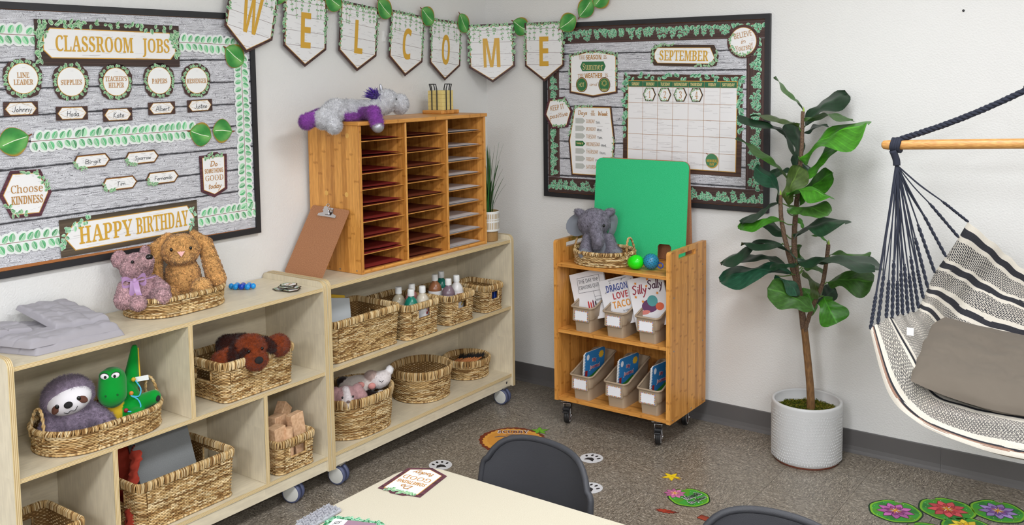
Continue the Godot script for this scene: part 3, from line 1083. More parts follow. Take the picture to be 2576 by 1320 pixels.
func hex_out(w: float, h: float, tw: float) -> PackedVector2Array:
	return pv([-w / 2, 0, -tw / 2, -h / 2, tw / 2, -h / 2, w / 2, 0, tw / 2, h / 2, -tw / 2, h / 2])

func board_body(called: String, label: String, wall: String, s0: float, s1: float, y0: float, y1: float) -> Node3D:
	var t := thing(called, label, "bulletin board", Vector3(0.001, (y0 + y1) / 2, -(s0 + s1) / 2) if wall == "L" else Vector3((s0 + s1) / 2, (y0 + y1) / 2, 0.001))
	t.rotation.y = PI / 2 if wall == "L" else 0.0
	var w := (s1 - s0) / 2
	var h := (y1 - y0) / 2
	var f := 0.023
	part(t, "cork_panel", bx(Vector3(0, 0, 0.006), Vector3(2 * w - 0.02, 2 * h - 0.02, 0.011)), M.cork)
	for q in [[-w, -h, w, -h, w - f, -h + f, -w + f, -h + f], [w, -h, w, h, w - f, h - f, w - f, -h + f], [w, h, -w, h, -w + f, h - f, w - f, h - f], [-w, h, -w, -h, -w + f, -h + f, -w + f, h - f]]:
		part(t, "frame_bar", MB.new().prism(pv(q), 0.0, 0.021), M.black_frame)
	return t

func boards() -> void:
	# left board
	var t := board_body("bulletin_board", "black framed bulletin board with grey plank paper and classroom jobs", "L", -2.83, -1.590, 1.028, 1.925)
	var pb := MB.new()
	pb.oquad(Vector3(-0.597, -0.412, 0.0128), Vector3(0.597, -0.424, 0.0128), Vector3(0.597, 0.424, 0.0128), Vector3(-0.597, 0.424, 0.0128), Vector3(0, 0, 1), [Vector2(0, 0.96), Vector2(1, 0.98), Vector2(1, 0.02), Vector2(0, 0)])
	part(t, "backing_paper", pb, M.greywood)
	leaf_border("leaf_border", "green paper leaf strip left of the classroom jobs sign", Vector2(-2.80, 1.822), Vector2(-2.49, 1.818))
	leaf_border("leaf_border", "green paper leaf strip between the classroom jobs sign and the frame corner", Vector2(-1.95, 1.806), Vector2(-1.67, 1.797))
	leaf_border("leaf_border", "upright green paper leaf strip along the side of the left board", Vector2(-1.660, 1.775), Vector2(-1.657, 1.135))
	leaf_border("leaf_border", "green paper leaf strip across the middle of the left board", Vector2(-2.53, 1.468), Vector2(-1.905, 1.470))
	leaf_border("leaf_border", "green paper leaf strip left of the happy birthday sign", Vector2(-2.80, 1.137), Vector2(-2.44, 1.139))
	leaf_border("leaf_border", "green paper leaf strip right of the happy birthday sign", Vector2(-1.895, 1.128), Vector2(-1.605, 1.128))
	# headline signs
	t = hung("title_sign", "classroom jobs sign in gold letters with green leaves on brown", "sign", "L", -2.223, 1.793, -0.012, 0.0178)
	var out := pv([-0.277, -0.077, 0.277, -0.077, 0.277, 0.077, -0.277, 0.077])
	var b := framed(t, out, 0.01, k(66, 48, 42), 0.0032, pv([-0.25, 0.02, -0.225, 0.05, 0.235, 0.05, 0.26, 0.02, 0.26, -0.025, 0.238, -0.05, -0.222, -0.052, -0.25, -0.025]))
	wreath(b, [Vector2(-0.262, -0.06), Vector2(-0.265, 0.06), Vector2(-0.1, 0.068), Vector2(0.26, 0.06), Vector2(0.268, -0.05)], 92, 0.021, 0.0023, 0)
	wreath(b, [Vector2(-0.25, 0.06), Vector2(-0.24, 0.03)], 9, 0.018, 0.0024, 0)
	wreath(b, [Vector2(0.24, 0.04), Vector2(0.262, 0.0)], 14, 0.016, 0.0024, 0)
	part(t, "print", b, M.vc)
	letters(t, "CLASSROOM", "serifb", Vector2(-0.062, -0.001), 0.29, 0.054, 0.0026, M.gold)
	letters(t, "JOBS", "serifb", Vector2(0.177, -0.008), 0.112, 0.068, 0.0026, M.gold)
	t = hung("title_sign", "happy birthday sign in gold letters with green leaves on brown", "sign", "L", -2.172, 1.132, 0.012, 0.0178)
	out = pv([-0.277, -0.065, 0.277, -0.065, 0.277, 0.065, -0.277, 0.065])
	b = framed(t, out, 0.01, k(84, 72, 58), 0.003, pv([-0.262, 0, -0.225, -0.049, 0.232, -0.049, 0.262, 0, 0.232, 0.049, -0.225, 0.049]))
	wreath(b, [Vector2(-0.272, -0.03), Vector2(-0.25, 0.03), Vector2(-0.16, 0.055)], 22, 0.019, 0.0023, 2)
	wreath(b, [Vector2(0.25, 0.04), Vector2(0.262, 0.0), Vector2(0.24, -0.045)], 16, 0.016, 0.0023, 2)
	part(t, "print", b, M.vc)
	letters(t, "HAPPY", "serifb", Vector2(-0.107, 0.001), 0.205, 0.06, 0.0026, M.gold)
	letters(t, "BIRTHDAY", "serifb", Vector2(0.122, 0.001), 0.222, 0.06, 0.0026, M.gold)
	job_card(-2.546, 1.677, [["LINE", 0.04], ["LEADER", 0.064]], "round job card that reads line leader in a leafy ring")
	job_card(-2.381, 1.664, [["SUPPLIES", 0.076]], "round job card that reads supplies in a leafy ring")
	job_card(-2.214, 1.661, [["TEACHER'S", 0.084], ["HELPER", 0.06]], "round job card that reads teacher's helper in a leafy ring")
	job_card(-2.038, 1.663, [["PAPERS", 0.064]], "round job card that reads papers in a leafy ring")
	job_card(-1.876, 1.661, [["MESSENGER", 0.09]], "round job card that reads messenger in a leafy ring")
	name_plate(-2.558, 1.578, "Johnny", 0.066)
	name_plate(-2.383, 1.556, "Hoda", 0.044)
	name_plate(-2.212, 1.544, "Kate", 0.042)
	name_plate(-2.032, 1.56, "Albert", 0.06)
	name_plate(-1.864, 1.564, "Justine", 0.058)
	name_tag(-2.319, 1.386, "Birgit", 0.06, 0.015)
	name_tag(-2.123, 1.383, "Sparrow", 0.066, 0.01)
	name_tag(-2.216, 1.297, "Tim", 0.036, 0.005)
	name_tag(-2.041, 1.301, "Fernando", 0.076, 0.01)
	t = hung("hexagon_card", "hexagonal choose kindness card with purple brown edge on the left board", "card", "L", -2.557, 1.297, -0.03, 0.018)
	b = framed(t, hex_out(0.175, 0.157, 0.1), 0.011, k(84, 46, 56), 0.0022)
	wreath(b, [Vector2(-0.01, 0.07), Vector2(0.045, 0.064), Vector2(0.066, 0.03), Vector2(0.074, 0.005)], 22, 0.016, 0.0023, 0)
	wreath(b, [Vector2(-0.065, -0.03), Vector2(-0.045, -0.062), Vector2(0.0, -0.068)], 15, 0.016, 0.0023, 0)
	part(t, "print", b, M.vc)
	letters(t, "Choose", "serif", Vector2(0.003, 0.017), 0.106, 0.027, 0.0026, M.gold_brown)
	letters(t, "KINDNESS", "serifb", Vector2(0.003, -0.02), 0.106, 0.027, 0.0026, M.gold_brown)
	good_card(hung("pennant_card", "do something good today card pinned on the left board", "card", "L", -1.812, 1.29, 0.0, 0.018))
	for l in [[-2.588, 1.472, 0.105, 0.096, 0.3, "lone green paper leaf at the end of the middle leaf strip"], [-1.866, 1.453, 0.102, 0.094, 2.85, "left one of two touching green paper leaves on the job board"], [-1.764, 1.46, 0.094, 0.096, -0.1, "right one of two touching green paper leaves on the job board"], [-1.692, 1.757, 0.104, 0.1, 2.5, "green paper leaf under the first pennant at the board corner"]]:
		big_leaf(hung("paper_leaf_cutout", l[5], "paper leaf", "L", l[0], l[1], l[4], 0.0195, "large green paper leaves"), l[2], l[3])

	# back wall board
	t = board_body("bulletin_board", "black framed bulletin board with leafy brown border and calendar", "B", 0.384, 1.600, 1.028, 1.925)
	pb = MB.new()
	pb.oquad(Vector3(-0.585, -0.424, 0.0128), Vector3(0.585, -0.424, 0.0128), Vector3(0.585, 0.424, 0.0128), Vector3(-0.585, 0.424, 0.0128), Vector3(0, 0, 1), [Vector2(0.03, 1), Vector2(0.97, 1), Vector2(0.97, 0.05), Vector2(0.03, 0.05)])
	part(t, "backing_paper", pb, M.greywood)
	for q in [["top", 0.992, 1.8595, 1.166, 0.082, 0.0], ["bottom", 0.992, 1.0915, 1.166, 0.078, PI], ["left", 0.4445, 1.4745, 0.685, 0.07, PI / 2], ["right", 1.5325, 1.4745, 0.685, 0.084, -PI / 2]]:
		var s := hung("wide_border", "brown paper border with green leaves along the %s of the calendar board" % q[0], "paper border", "B", q[1], q[2], q[5], 0.0142, "brown leafy borders of the calendar board")
		var body := MB.new()
		body.col = k(70, 50, 46)
		var hw: float = q[3] / 2
		var hh: float = q[4] / 2
		var pl := pv([-hw, -hh, hw, -hh, hw, hh, -hw, hh])
		body.prism(pl, 0.0, 0.0006)
		part(s, "strip", body, M.vc)
		b = MB.new()
		strips(b, pl, 0.0008, k(74, 54, 50), 0.003, 0.2)
		var n: int = int(q[3] / 0.038)
		for i in n:
			var x: float = -hw + (i + 0.5) * q[3] / n
			var dx := rng.randf_range(-0.02, 0.02)
			sprig(b, Vector2(x, hh - 0.016), Vector2(x + dx, -hh * rng.randf_range(0.1, 0.55)), 3, 0.021, 0.0011, 1, 0.25)
			leafprint(b, Vector2(x + 0.016, hh - 0.014), rng.randf_range(-2.6, -0.5), 0.024, 0.018, 0.0016, 1)
			leafprint(b, Vector2(x - 0.012, hh - 0.016), rng.randf_range(-2.6, -0.5), 0.022, 0.017, 0.0017, 1)
		part(s, "leaf_print", b, M.vc)
	# season and weather card
	t = hung("season_card", "season and weather card with leafy arched top on the calendar board", "card", "B", 0.684, 1.668, 0.0, 0.0158)
	out = pv([-0.14, -0.1, 0.0, -0.122, 0.14, -0.1, 0.14, 0.096, 0.08, 0.104, 0.04, 0.113, -0.04, 0.113, -0.08, 0.104, -0.14, 0.096])
	b = framed(t, out, 0.009, BROWN, 0.0026)
	wreath(b, [Vector2(-0.136, -0.05), Vector2(-0.137, 0.09), Vector2(-0.05, 0.108), Vector2(0.05, 0.108), Vector2(0.137, 0.09), Vector2(0.136, -0.06)], 80, 0.013, 0.0023, 0)
	b.flat(pv([-0.074, 0.034, -0.062, 0.01, 0.062, 0.01, 0.074, 0.034, 0.062, 0.058, -0.062, 0.058]), 0.0023, k(52, 112, 70))
	for x in [-0.066, 0.066]:
		var d := PackedVector2Array()
		var d2 := PackedVector2Array()
		var d3 := PackedVector2Array()
		for p in oval(0.068, 0.075, 28):
			d.append(p + Vector2(x, -0.058)); d2.append(p * 0.9 + Vector2(x, -0.058)); d3.append(p * 0.84 + Vector2(x, -0.058))
		b.flat(d, 0.0024, BROWN); b.flat(d2, 0.0026, k(206, 166, 84)); b.flat(d3, 0.0028, k(52, 112, 70))
	# printed sun
	b.col = k(222, 196, 110)
	for i in 12:
		var a := TAU * i / 12
		ribbon(b, [Vector2(0.066, -0.05) + Vector2.from_angle(a) * 0.0125, Vector2(0.066, -0.05) + Vector2.from_angle(a) * 0.0175], 0.0016, 0.0031)
	var ring := []
	for i in 19: ring.append(Vector2(0.066, -0.05) + Vector2.from_angle(TAU * i / 18) * 0.0105)
	ribbon(b, ring, 0.0016, 0.0031)
	b.col = k(176, 122, 52)
	script_text(b, "and", Vector2(0.001, -0.056), 0.044, 0.0085, 0.0018, 0.0026, 0.2)
	part(t, "print", b, M.vc)
	var pale := mat("pale_gold", k(222, 204, 140), 0.6)
	letters(t, "THE", "serif", Vector2(-0.063, 0.08), 0.034, 0.019, 0.0026, M.gold_brown)
	letters(t, "SEASON", "sansb", Vector2(0.005, 0.08), 0.088, 0.023, 0.0026, M.gold_brown)
	letters(t, "IS", "serif", Vector2(0.071, 0.08), 0.016, 0.019, 0.0026, M.gold_brown)
	letters(t, "Summer", "serif", Vector2(0, 0.033), 0.118, 0.031, 0.0026, pale)
	letters(t, "THE", "serif", Vector2(-0.071, -0.012), 0.034, 0.019, 0.0026, M.gold_brown)
	letters(t, "WEATHER", "sansb", Vector2(0.004, -0.012), 0.104, 0.024, 0.0026, M.gold_brown)
	letters(t, "IS", "serif", Vector2(0.078, -0.012), 0.016, 0.019, 0.0026, M.gold_brown)
	letters(t, "HOT", "sans", Vector2(-0.066, -0.058), 0.031, 0.021, 0.0031, pale)
	letters(t, "SUNNY", "sansb", Vector2(0.066, -0.083), 0.028, 0.01, 0.0031, pale)
	# month sign
	t = hung("month_sign", "September sign in gold letters with leafy brown edge", "sign", "B", 1.182, 1.747, -0.03, 0.0158)
	b = framed(t, pv([-0.155, 0.05, -0.175, 0.02, -0.175, -0.02, -0.155, -0.05, 0.13, -0.052, 0.165, -0.045, 0.175, 0.0, 0.15, 0.05]), 0.008, k(70, 52, 40), 0.0024, pv([-0.14, 0.036, -0.155, 0.012, -0.155, -0.016, -0.138, -0.038, 0.135, -0.038, 0.155, -0.01, 0.132, 0.038]))
	wreath(b, [Vector2(-0.168, -0.035), Vector2(-0.165, 0.03), Vector2(-0.12, 0.052), Vector2(-0.05, 0.05)], 44, 0.012, 0.0023, 0)
	wreath(b, [Vector2(0.162, 0.02), Vector2(0.165, -0.02), Vector2(0.13, -0.045), Vector2(0.055, -0.047)], 44, 0.012, 0.0023, 0)
	part(t, "print", b, M.vc)
	letters(t, "SEPTEMBER", "serifb", Vector2(-0.002, -0.001), 0.25, 0.048, 0.0026, M.gold)
	# round motto card
	t = hung("round_card", "round believe in yourself card on the board corner", "card", "B", 1.474, 1.804, 0.1, 0.0175)
	b = framed(t, oval(0.152, 0.152, 40), 0.012, k(78, 50, 46), 0.0022)
	var arc := []
	for i in 14: arc.append(Vector2.from_angle(2.3 + i * 0.24) * 0.059)
	wreath(b, arc, 40, 0.012, 0.0023, 0)
	b.col = k(176, 122, 52)
	script_text(b, "in", Vector2(0.0, 0.001), 0.024, 0.011, 0.0022, 0.0026, 0.2)
	part(t, "print", b, M.vc)
	letters(t, "BELIEVE", "sans", Vector2(0.002, 0.031), 0.085, 0.025, 0.0026, M.gold_brown, 0.08)
	letters(t, "Yourself", "serif", Vector2(0.004, -0.027), 0.085, 0.026, 0.0026, M.gold_brown, 0.08)
	# keep it positive
	t = hung("hexagon_card", "hexagonal keep it positive card overlapping the calendar board frame", "card", "B", 0.479, 1.466, 0.12, 0.0225)
	b = framed(t, hex_out(0.178, 0.158, 0.1), 0.012, k(84, 46, 56), 0.0022)
	wreath(b, [Vector2(-0.03, 0.068), Vector2(0.045, 0.064), Vector2(0.072, 0.025)], 22, 0.015, 0.0023, 0)
	wreath(b, [Vector2(-0.045, -0.06), Vector2(0.03, -0.068)], 14, 0.015, 0.0023, 0)
	b.col = k(176, 122, 52)
	script_text(b, "positive", Vector2(0.0, -0.012), 0.112, 0.013, 0.003, 0.0026, 0.15, 0.06)
	part(t, "print", b, M.vc)
	letters(t, "KEEP IT", "sans", Vector2(-0.002, 0.029), 0.084, 0.026, 0.0026, M.gold_brown, 0.05)
	# days of the week card
	t = hung("weekday_card", "days of the week card behind the green board", "card", "B", 0.673, 1.325, -0.005, 0.0158)
	b = framed(t, pv([-0.103, 0.18, -0.138, 0.0, -0.12, -0.18, 0.12, -0.18, 0.138, 0.0, 0.115, 0.18]), 0.008, BROWN, 0.003)
	wreath(b, [Vector2(0.01, 0.178), Vector2(-0.1, 0.176), Vector2(-0.132, 0.02)], 46, 0.012, 0.0023, 0)
	wreath(b, [Vector2(0.13, 0.03), Vector2(0.12, -0.1)], 16, 0.012, 0.0023, 0)
	b.col = k(176, 122, 52)
	script_text(b, "Days", Vector2(-0.052, 0.142), 0.056, 0.0105, 0.003, 0.0026, 0.15)
	script_text(b, "Week", Vector2(0.066, 0.14), 0.058, 0.0105, 0.003, 0.0026, 0.15)
	var days := [["SUNDAY", "Sun.", 0.05, 0.024], ["MONDAY", "Mon.", 0.056, 0.03], ["TUESDAY", "Tues.", 0.058, 0.03], ["WEDNESDAY", "Wed.", 0.08, 0.03], ["THURSDAY", "Thurs.", 0.07, 0.036], ["FRIDAY", "Fri.", 0.048, 0.02], ["SATURDAY", "Sat.", 0.068, 0.022]]
	for i in 7:
		var y := 0.102 - 0.0385 * i
		b.flat(pv([-0.094, y - 0.0135, -0.05, y - 0.0135, -0.036, y, -0.05, y + 0.0135, -0.094, y + 0.0135]), 0.0023, k(186, 188, 182) if i != 3 else k(50, 110, 66))
	part(t, "print", b, M.vc)
	letters(t, "OF", "serifb", Vector2(0.009, 0.15), 0.016, 0.011, 0.0026, M.gold_brown)
	letters(t, "THE", "serifb", Vector2(0.009, 0.136), 0.026, 0.011, 0.0026, M.gold_brown)
	for i in 7:
		var y := 0.102 - 0.0385 * i
		letters(t, days[i][0], "sans", Vector2(-0.03 + days[i][2] / 2, y - 0.001), days[i][2], 0.019, 0.0024, M.gold_brown)
		letters(t, days[i][1], "sans", Vector2(-0.022 + days[i][2] + days[i][3] / 2, y - 0.005), days[i][3], 0.013, 0.0024, M.ink)
	letters(t, "Today is", "sansb", Vector2(-0.068, 0.102 - 0.0385 * 3), 0.04, 0.014, 0.0027, pale)
	# calendar
	t = hung("wall_calendar", "blank September calendar sheet with gold grid and green weekday row", "calendar", "B", 1.164, 1.423, -0.012, 0.0155)
	out = pv([-0.308, -0.234, 0.308, -0.234, 0.308, 0.234, -0.308, 0.234])
	var grid := pv([-0.283, -0.214, 0.283, -0.214, 0.283, 0.205, -0.283, 0.205])
	b = framed(t, out, 0.02, k(72, 50, 40), 0.003, grid)
	wreath(b, [Vector2(-0.296, -0.06), Vector2(-0.296, 0.222), Vector2(0.296, 0.222), Vector2(0.296, -0.02)], 96, 0.026, 0.0023, 1)
	b.flat(grid, 0.0028, k(206, 156, 66))
	var wh := inset(grid, 0.003)
	b.flat(wh, 0.003, k(233, 231, 231))
	for i in 5: scratches(b, wh, 0.0032, 40)
	b.flat(pv([-0.28, 0.174, 0.28, 0.174, 0.28, 0.202, -0.28, 0.202]), 0.0033, k(46, 106, 72))
	b.col = k(170, 122, 78)
	for i in range(1, 7): ribbon(b, [Vector2(-0.28 + 0.08 * i, 0.202), Vector2(-0.28 + 0.08 * i, -0.211)], 0.0016, 0.0035)
	for i in range(0, 5): ribbon(b, [Vector2(-0.28, 0.174 - 0.0765 * (i + (0.0 if i > 0 else 0.0))), Vector2(0.28, 0.174 - 0.0765 * i)], 0.0016, 0.0035)
	part(t, "print", b, M.vc)
	var dn := ["SUNDAY", "MONDAY", "TUESDAY", "WEDNESDAY", "THURSDAY", "FRIDAY", "SATURDAY"]
	for i in 7: letters(t, dn[i], "sansb", Vector2(-0.24 + 0.08 * i, 0.188), [0.042, 0.045, 0.05, 0.068, 0.06, 0.038, 0.06][i], 0.015, 0.0037, pale)
	for i in 4:
		t = hung("date_card", "small leafy hexagon card with the number %s on the calendar" % ["one", "two", "three", "four"][i], "date card", "B", 1.002 + 0.0815 * i, 1.563 - 0.0006 * i, -0.01, 0.0196, "numbered date cards on the calendar")
		b = framed(t, hex_out(0.07, 0.064, 0.04), 0.0045, k(60, 48, 42), 0.0012)
		wreath(b, [Vector2(0.015, 0.027), Vector2(-0.014, 0.027), Vector2(-0.027, 0.006), Vector2(-0.016, -0.026), Vector2(0.014, -0.026)], 30, 0.0075, 0.0023, 0)
		part(t, "print", b, M.vc)
		letters(t, str(i + 1), "serif", Vector2(0.002, 0.0), 0.013 if i > 0 else 0.009, 0.034, 0.0026, M.gold_brown)
	t = hung("holiday_card", "round green memorial day leaf card on the calendar", "date card", "B", 1.328, 1.254, 0.0, 0.0196)
	var hb := MB.new()
	hb.col = k(186, 150, 70)
	hb.prism(oval(0.064, 0.068, 28), 0, 0.0008)
	part(t, "card", hb, M.vc)
	b = MB.new()
	var ov := PackedVector2Array()
	for p in oval(0.06, 0.062, 28): ov.append(p + Vector2(-0.002, 0.003))
	b.flat(ov, 0.0012, k(72, 128, 88))
	b.col = k(120, 70, 40)
	ribbon(b, [Vector2(-0.02, 0.03), Vector2(-0.03, 0.036)], 0.003, 0.0012)
	part(t, "print", b, M.vc)
	letters(t, "MEMORIAL", "sansb", Vector2(0, 0.001), 0.052, 0.0135, 0.0015, M.gold)
	letters(t, "DAY", "sansb", Vector2(0, -0.015), 0.022, 0.0125, 0.0015, M.gold)

func pennant(ch: String, pos: Vector3, yaw: float, roll: float, lw: float, label: String) -> void:
	var t := thing("pennant", label, "pennant", pos, 0.0, "pennants of the welcome banner")
	t.rotation = Vector3(0, yaw, roll)
	var w := 0.1225
	var out := pv([-w, 0.225, -w, 0, 0, -0.082, w, 0, w, 0.225])
	var b := framed(t, out, 0.0105, k(72, 48, 46), 0.0022)
	var inner := inset(out, 0.0127)
	strips(b, inner, 0.0020, k(235, 234, 234), 0.062, 0.012, -0.02, k(120, 92, 92))
	for i in 3: scratches(b, inner, 0.0022, 26)
	# leaves along the top and hanging down both sides
	wreath(b, [Vector2(-0.115, 0.216), Vector2(0.115, 0.216)], 34, 0.016, 0.0024, 0)
	for s in [-1.0, 1.0]:
		wreath(b, [Vector2(s * 0.117, 0.2), Vector2(s * 0.115, 0.06)], 22, 0.0165, 0.0025, 0)
		wreath(b, [Vector2(s * 0.116, 0.05), Vector2(s * 0.118, 0.025)], 3, 0.014, 0.0025, 0)
	for x in [-0.085, -0.06, -0.02, 0.02, 0.06, 0.088]:
		var l := rng.randf_range(0.03, 0.05) if absf(x) < 0.05 else rng.randf_range(0.05, 0.085)
		sprig(b, Vector2(x, 0.21), Vector2(x + rng.randf_range(-0.008, 0.008), 0.205 - l), 3, 0.014, 0.0025, 0, 0.4)
	part(t, "print", b, M.vc)
	letters(t, ch, "sansb", Vector2(0, 0.075), lw, 0.152, 0.0031, M.gold)

func garland() -> void:
	pennant("W", Vector3(0.034, 1.848, 1.629), PI / 2, -0.223, 0.096, "banner pennant with a gold W over the board corner")
	pennant("E", Vector3(0.022, 1.793, 1.32), PI / 2, -0.065, 0.056, "banner pennant with a gold E, next to the W")
	pennant("L", Vector3(0.022, 1.772, 1.003), PI / 2, -0.10, 0.052, "banner pennant with a gold L")
	pennant("C", Vector3(0.022, 1.746, 0.676), PI / 2, -0.108, 0.06, "banner pennant with a gold C")
	pennant("O", Vector3(0.022, 1.721, 0.378), PI / 2, -0.065, 0.062, "banner pennant with a gold O")
	pennant("M", Vector3(0.122, 1.706, 0.11), 0.712, 0.03, 0.088, "banner pennant with a gold M hanging across the room corner")
	pennant("E", Vector3(0.4, 1.708, 0.03), 0.0, 0.0, 0.056, "banner pennant with a gold E over the calendar board")
	for l in [[0.03, 2.02, 1.475, "L", 2.6, "green paper leaf between the banner letters W and E"], [0.03, 2.003, 1.155, "L", 2.6, "green paper leaf between the banner letters E and L"], [0.03, 1.983, 0.826, "L", 2.45, "green paper leaf between the banner letters L and C"], [0.03, 1.961, 0.516, "L", 2.5, "green paper leaf between the banner letters C and O"], [0.03, 1.936, 0.232, "L", 2.15, "green paper leaf between the banner letters O and M"], [0.251, 1.917, 0.027, "B", 2.6, "green paper leaf between the banner letters M and E"], [0.551, 1.924, 0.04, "B", -2.6, "green paper leaf at the corner of the calendar board"], [0.645, 1.992, 0.02, "B", -2.3, "second green paper leaf up from the calendar board corner"], [0.738, 2.036, 0.022, "B", 0.7, "topmost green paper leaf above the calendar board"]]:
		var t := thing("paper_leaf_cutout", l[5], "paper leaf", Vector3(l[0], l[1], l[2]), 0.0, "green paper leaves of the banner")
		t.rotation = Vector3(0, PI / 2 if l[3] == "L" else 0.0, l[4])
		big_leaf(t, 0.112, 0.1)
	# white adhesive wall hook
	var h := thing("wall_hook", "small white adhesive hook on the wall between L and C", "wall hook", Vector3(0, 1.853, 0.805), PI / 2)
	part(h, "adhesive_strip", MB.new().prism(rrect(0.016, 0.052, 0.004), 0.0, 0.0015), M.white_plastic)
	part(h, "clip", MB.new().prism(rrect(0.011, 0.024, 0.004), 0.0015, 0.007, Transform3D(Basis.IDENTITY, Vector3(0, -0.012, 0))), M.white_plastic)
	part(h, "stem", MB.new().prism(rrect(0.005, 0.03, 0.002), 0.0015, 0.004, Transform3D(Basis.IDENTITY, Vector3(0, 0.012, 0))), M.white_plastic)
	var n := thing("wall_nail", "tiny dark nail head high on the back wall", "nail", Vector3(2.387, 1.901, 0.0))
	part(n, "nail_head", MB.new().ball(Vector3(0, 0, 0.002), Vector3(0.005, 0.005, 0.003)), M.black_metal)

# ---------------------------------------------------------------- woven seagrass baskets
func loop_of(w: float, d: float, r: float, n: int) -> Array:
	# n points evenly spaced round a rounded rectangle (x = depth, y = width): [point, outward]
	var p := rrect(d, w, r, 8)
	var ln := 0.0
	for i in p.size(): ln += p[i].distance_to(p[(i + 1) % p.size()])
	var out := []
	var step := ln / n
	var acc := 0.0
	var i := 0
	var a := p[0]
	for q in n:
		var want := q * step
		while true:
			var e := p[(i + 1) % p.size()]
			var l := p[i % p.size()].distance_to(e)
			if acc + l >= want or i >= p.size() - 1:
				a = p[i % p.size()].lerp(e, clampf((want - acc) / maxf(l, 1e-6), 0, 1))
				break
			acc += l
			i += 1
		out.append(a)
	var res := []
	for q in n:
		var t: Vector2 = (out[(q + 1) % n] - out[(q - 1 + n) % n]).normalized()
		res.append([out[q], Vector2(t.y, -t.x)])
	return res

func straw() -> Color:
	var a := [k(204, 172, 122), k(186, 152, 102), k(216, 188, 140), k(166, 130, 84), k(196, 164, 114), k(138, 104, 66), k(224, 200, 156)]
	return vary(a[rng.randi() % a.size()], 0.08)

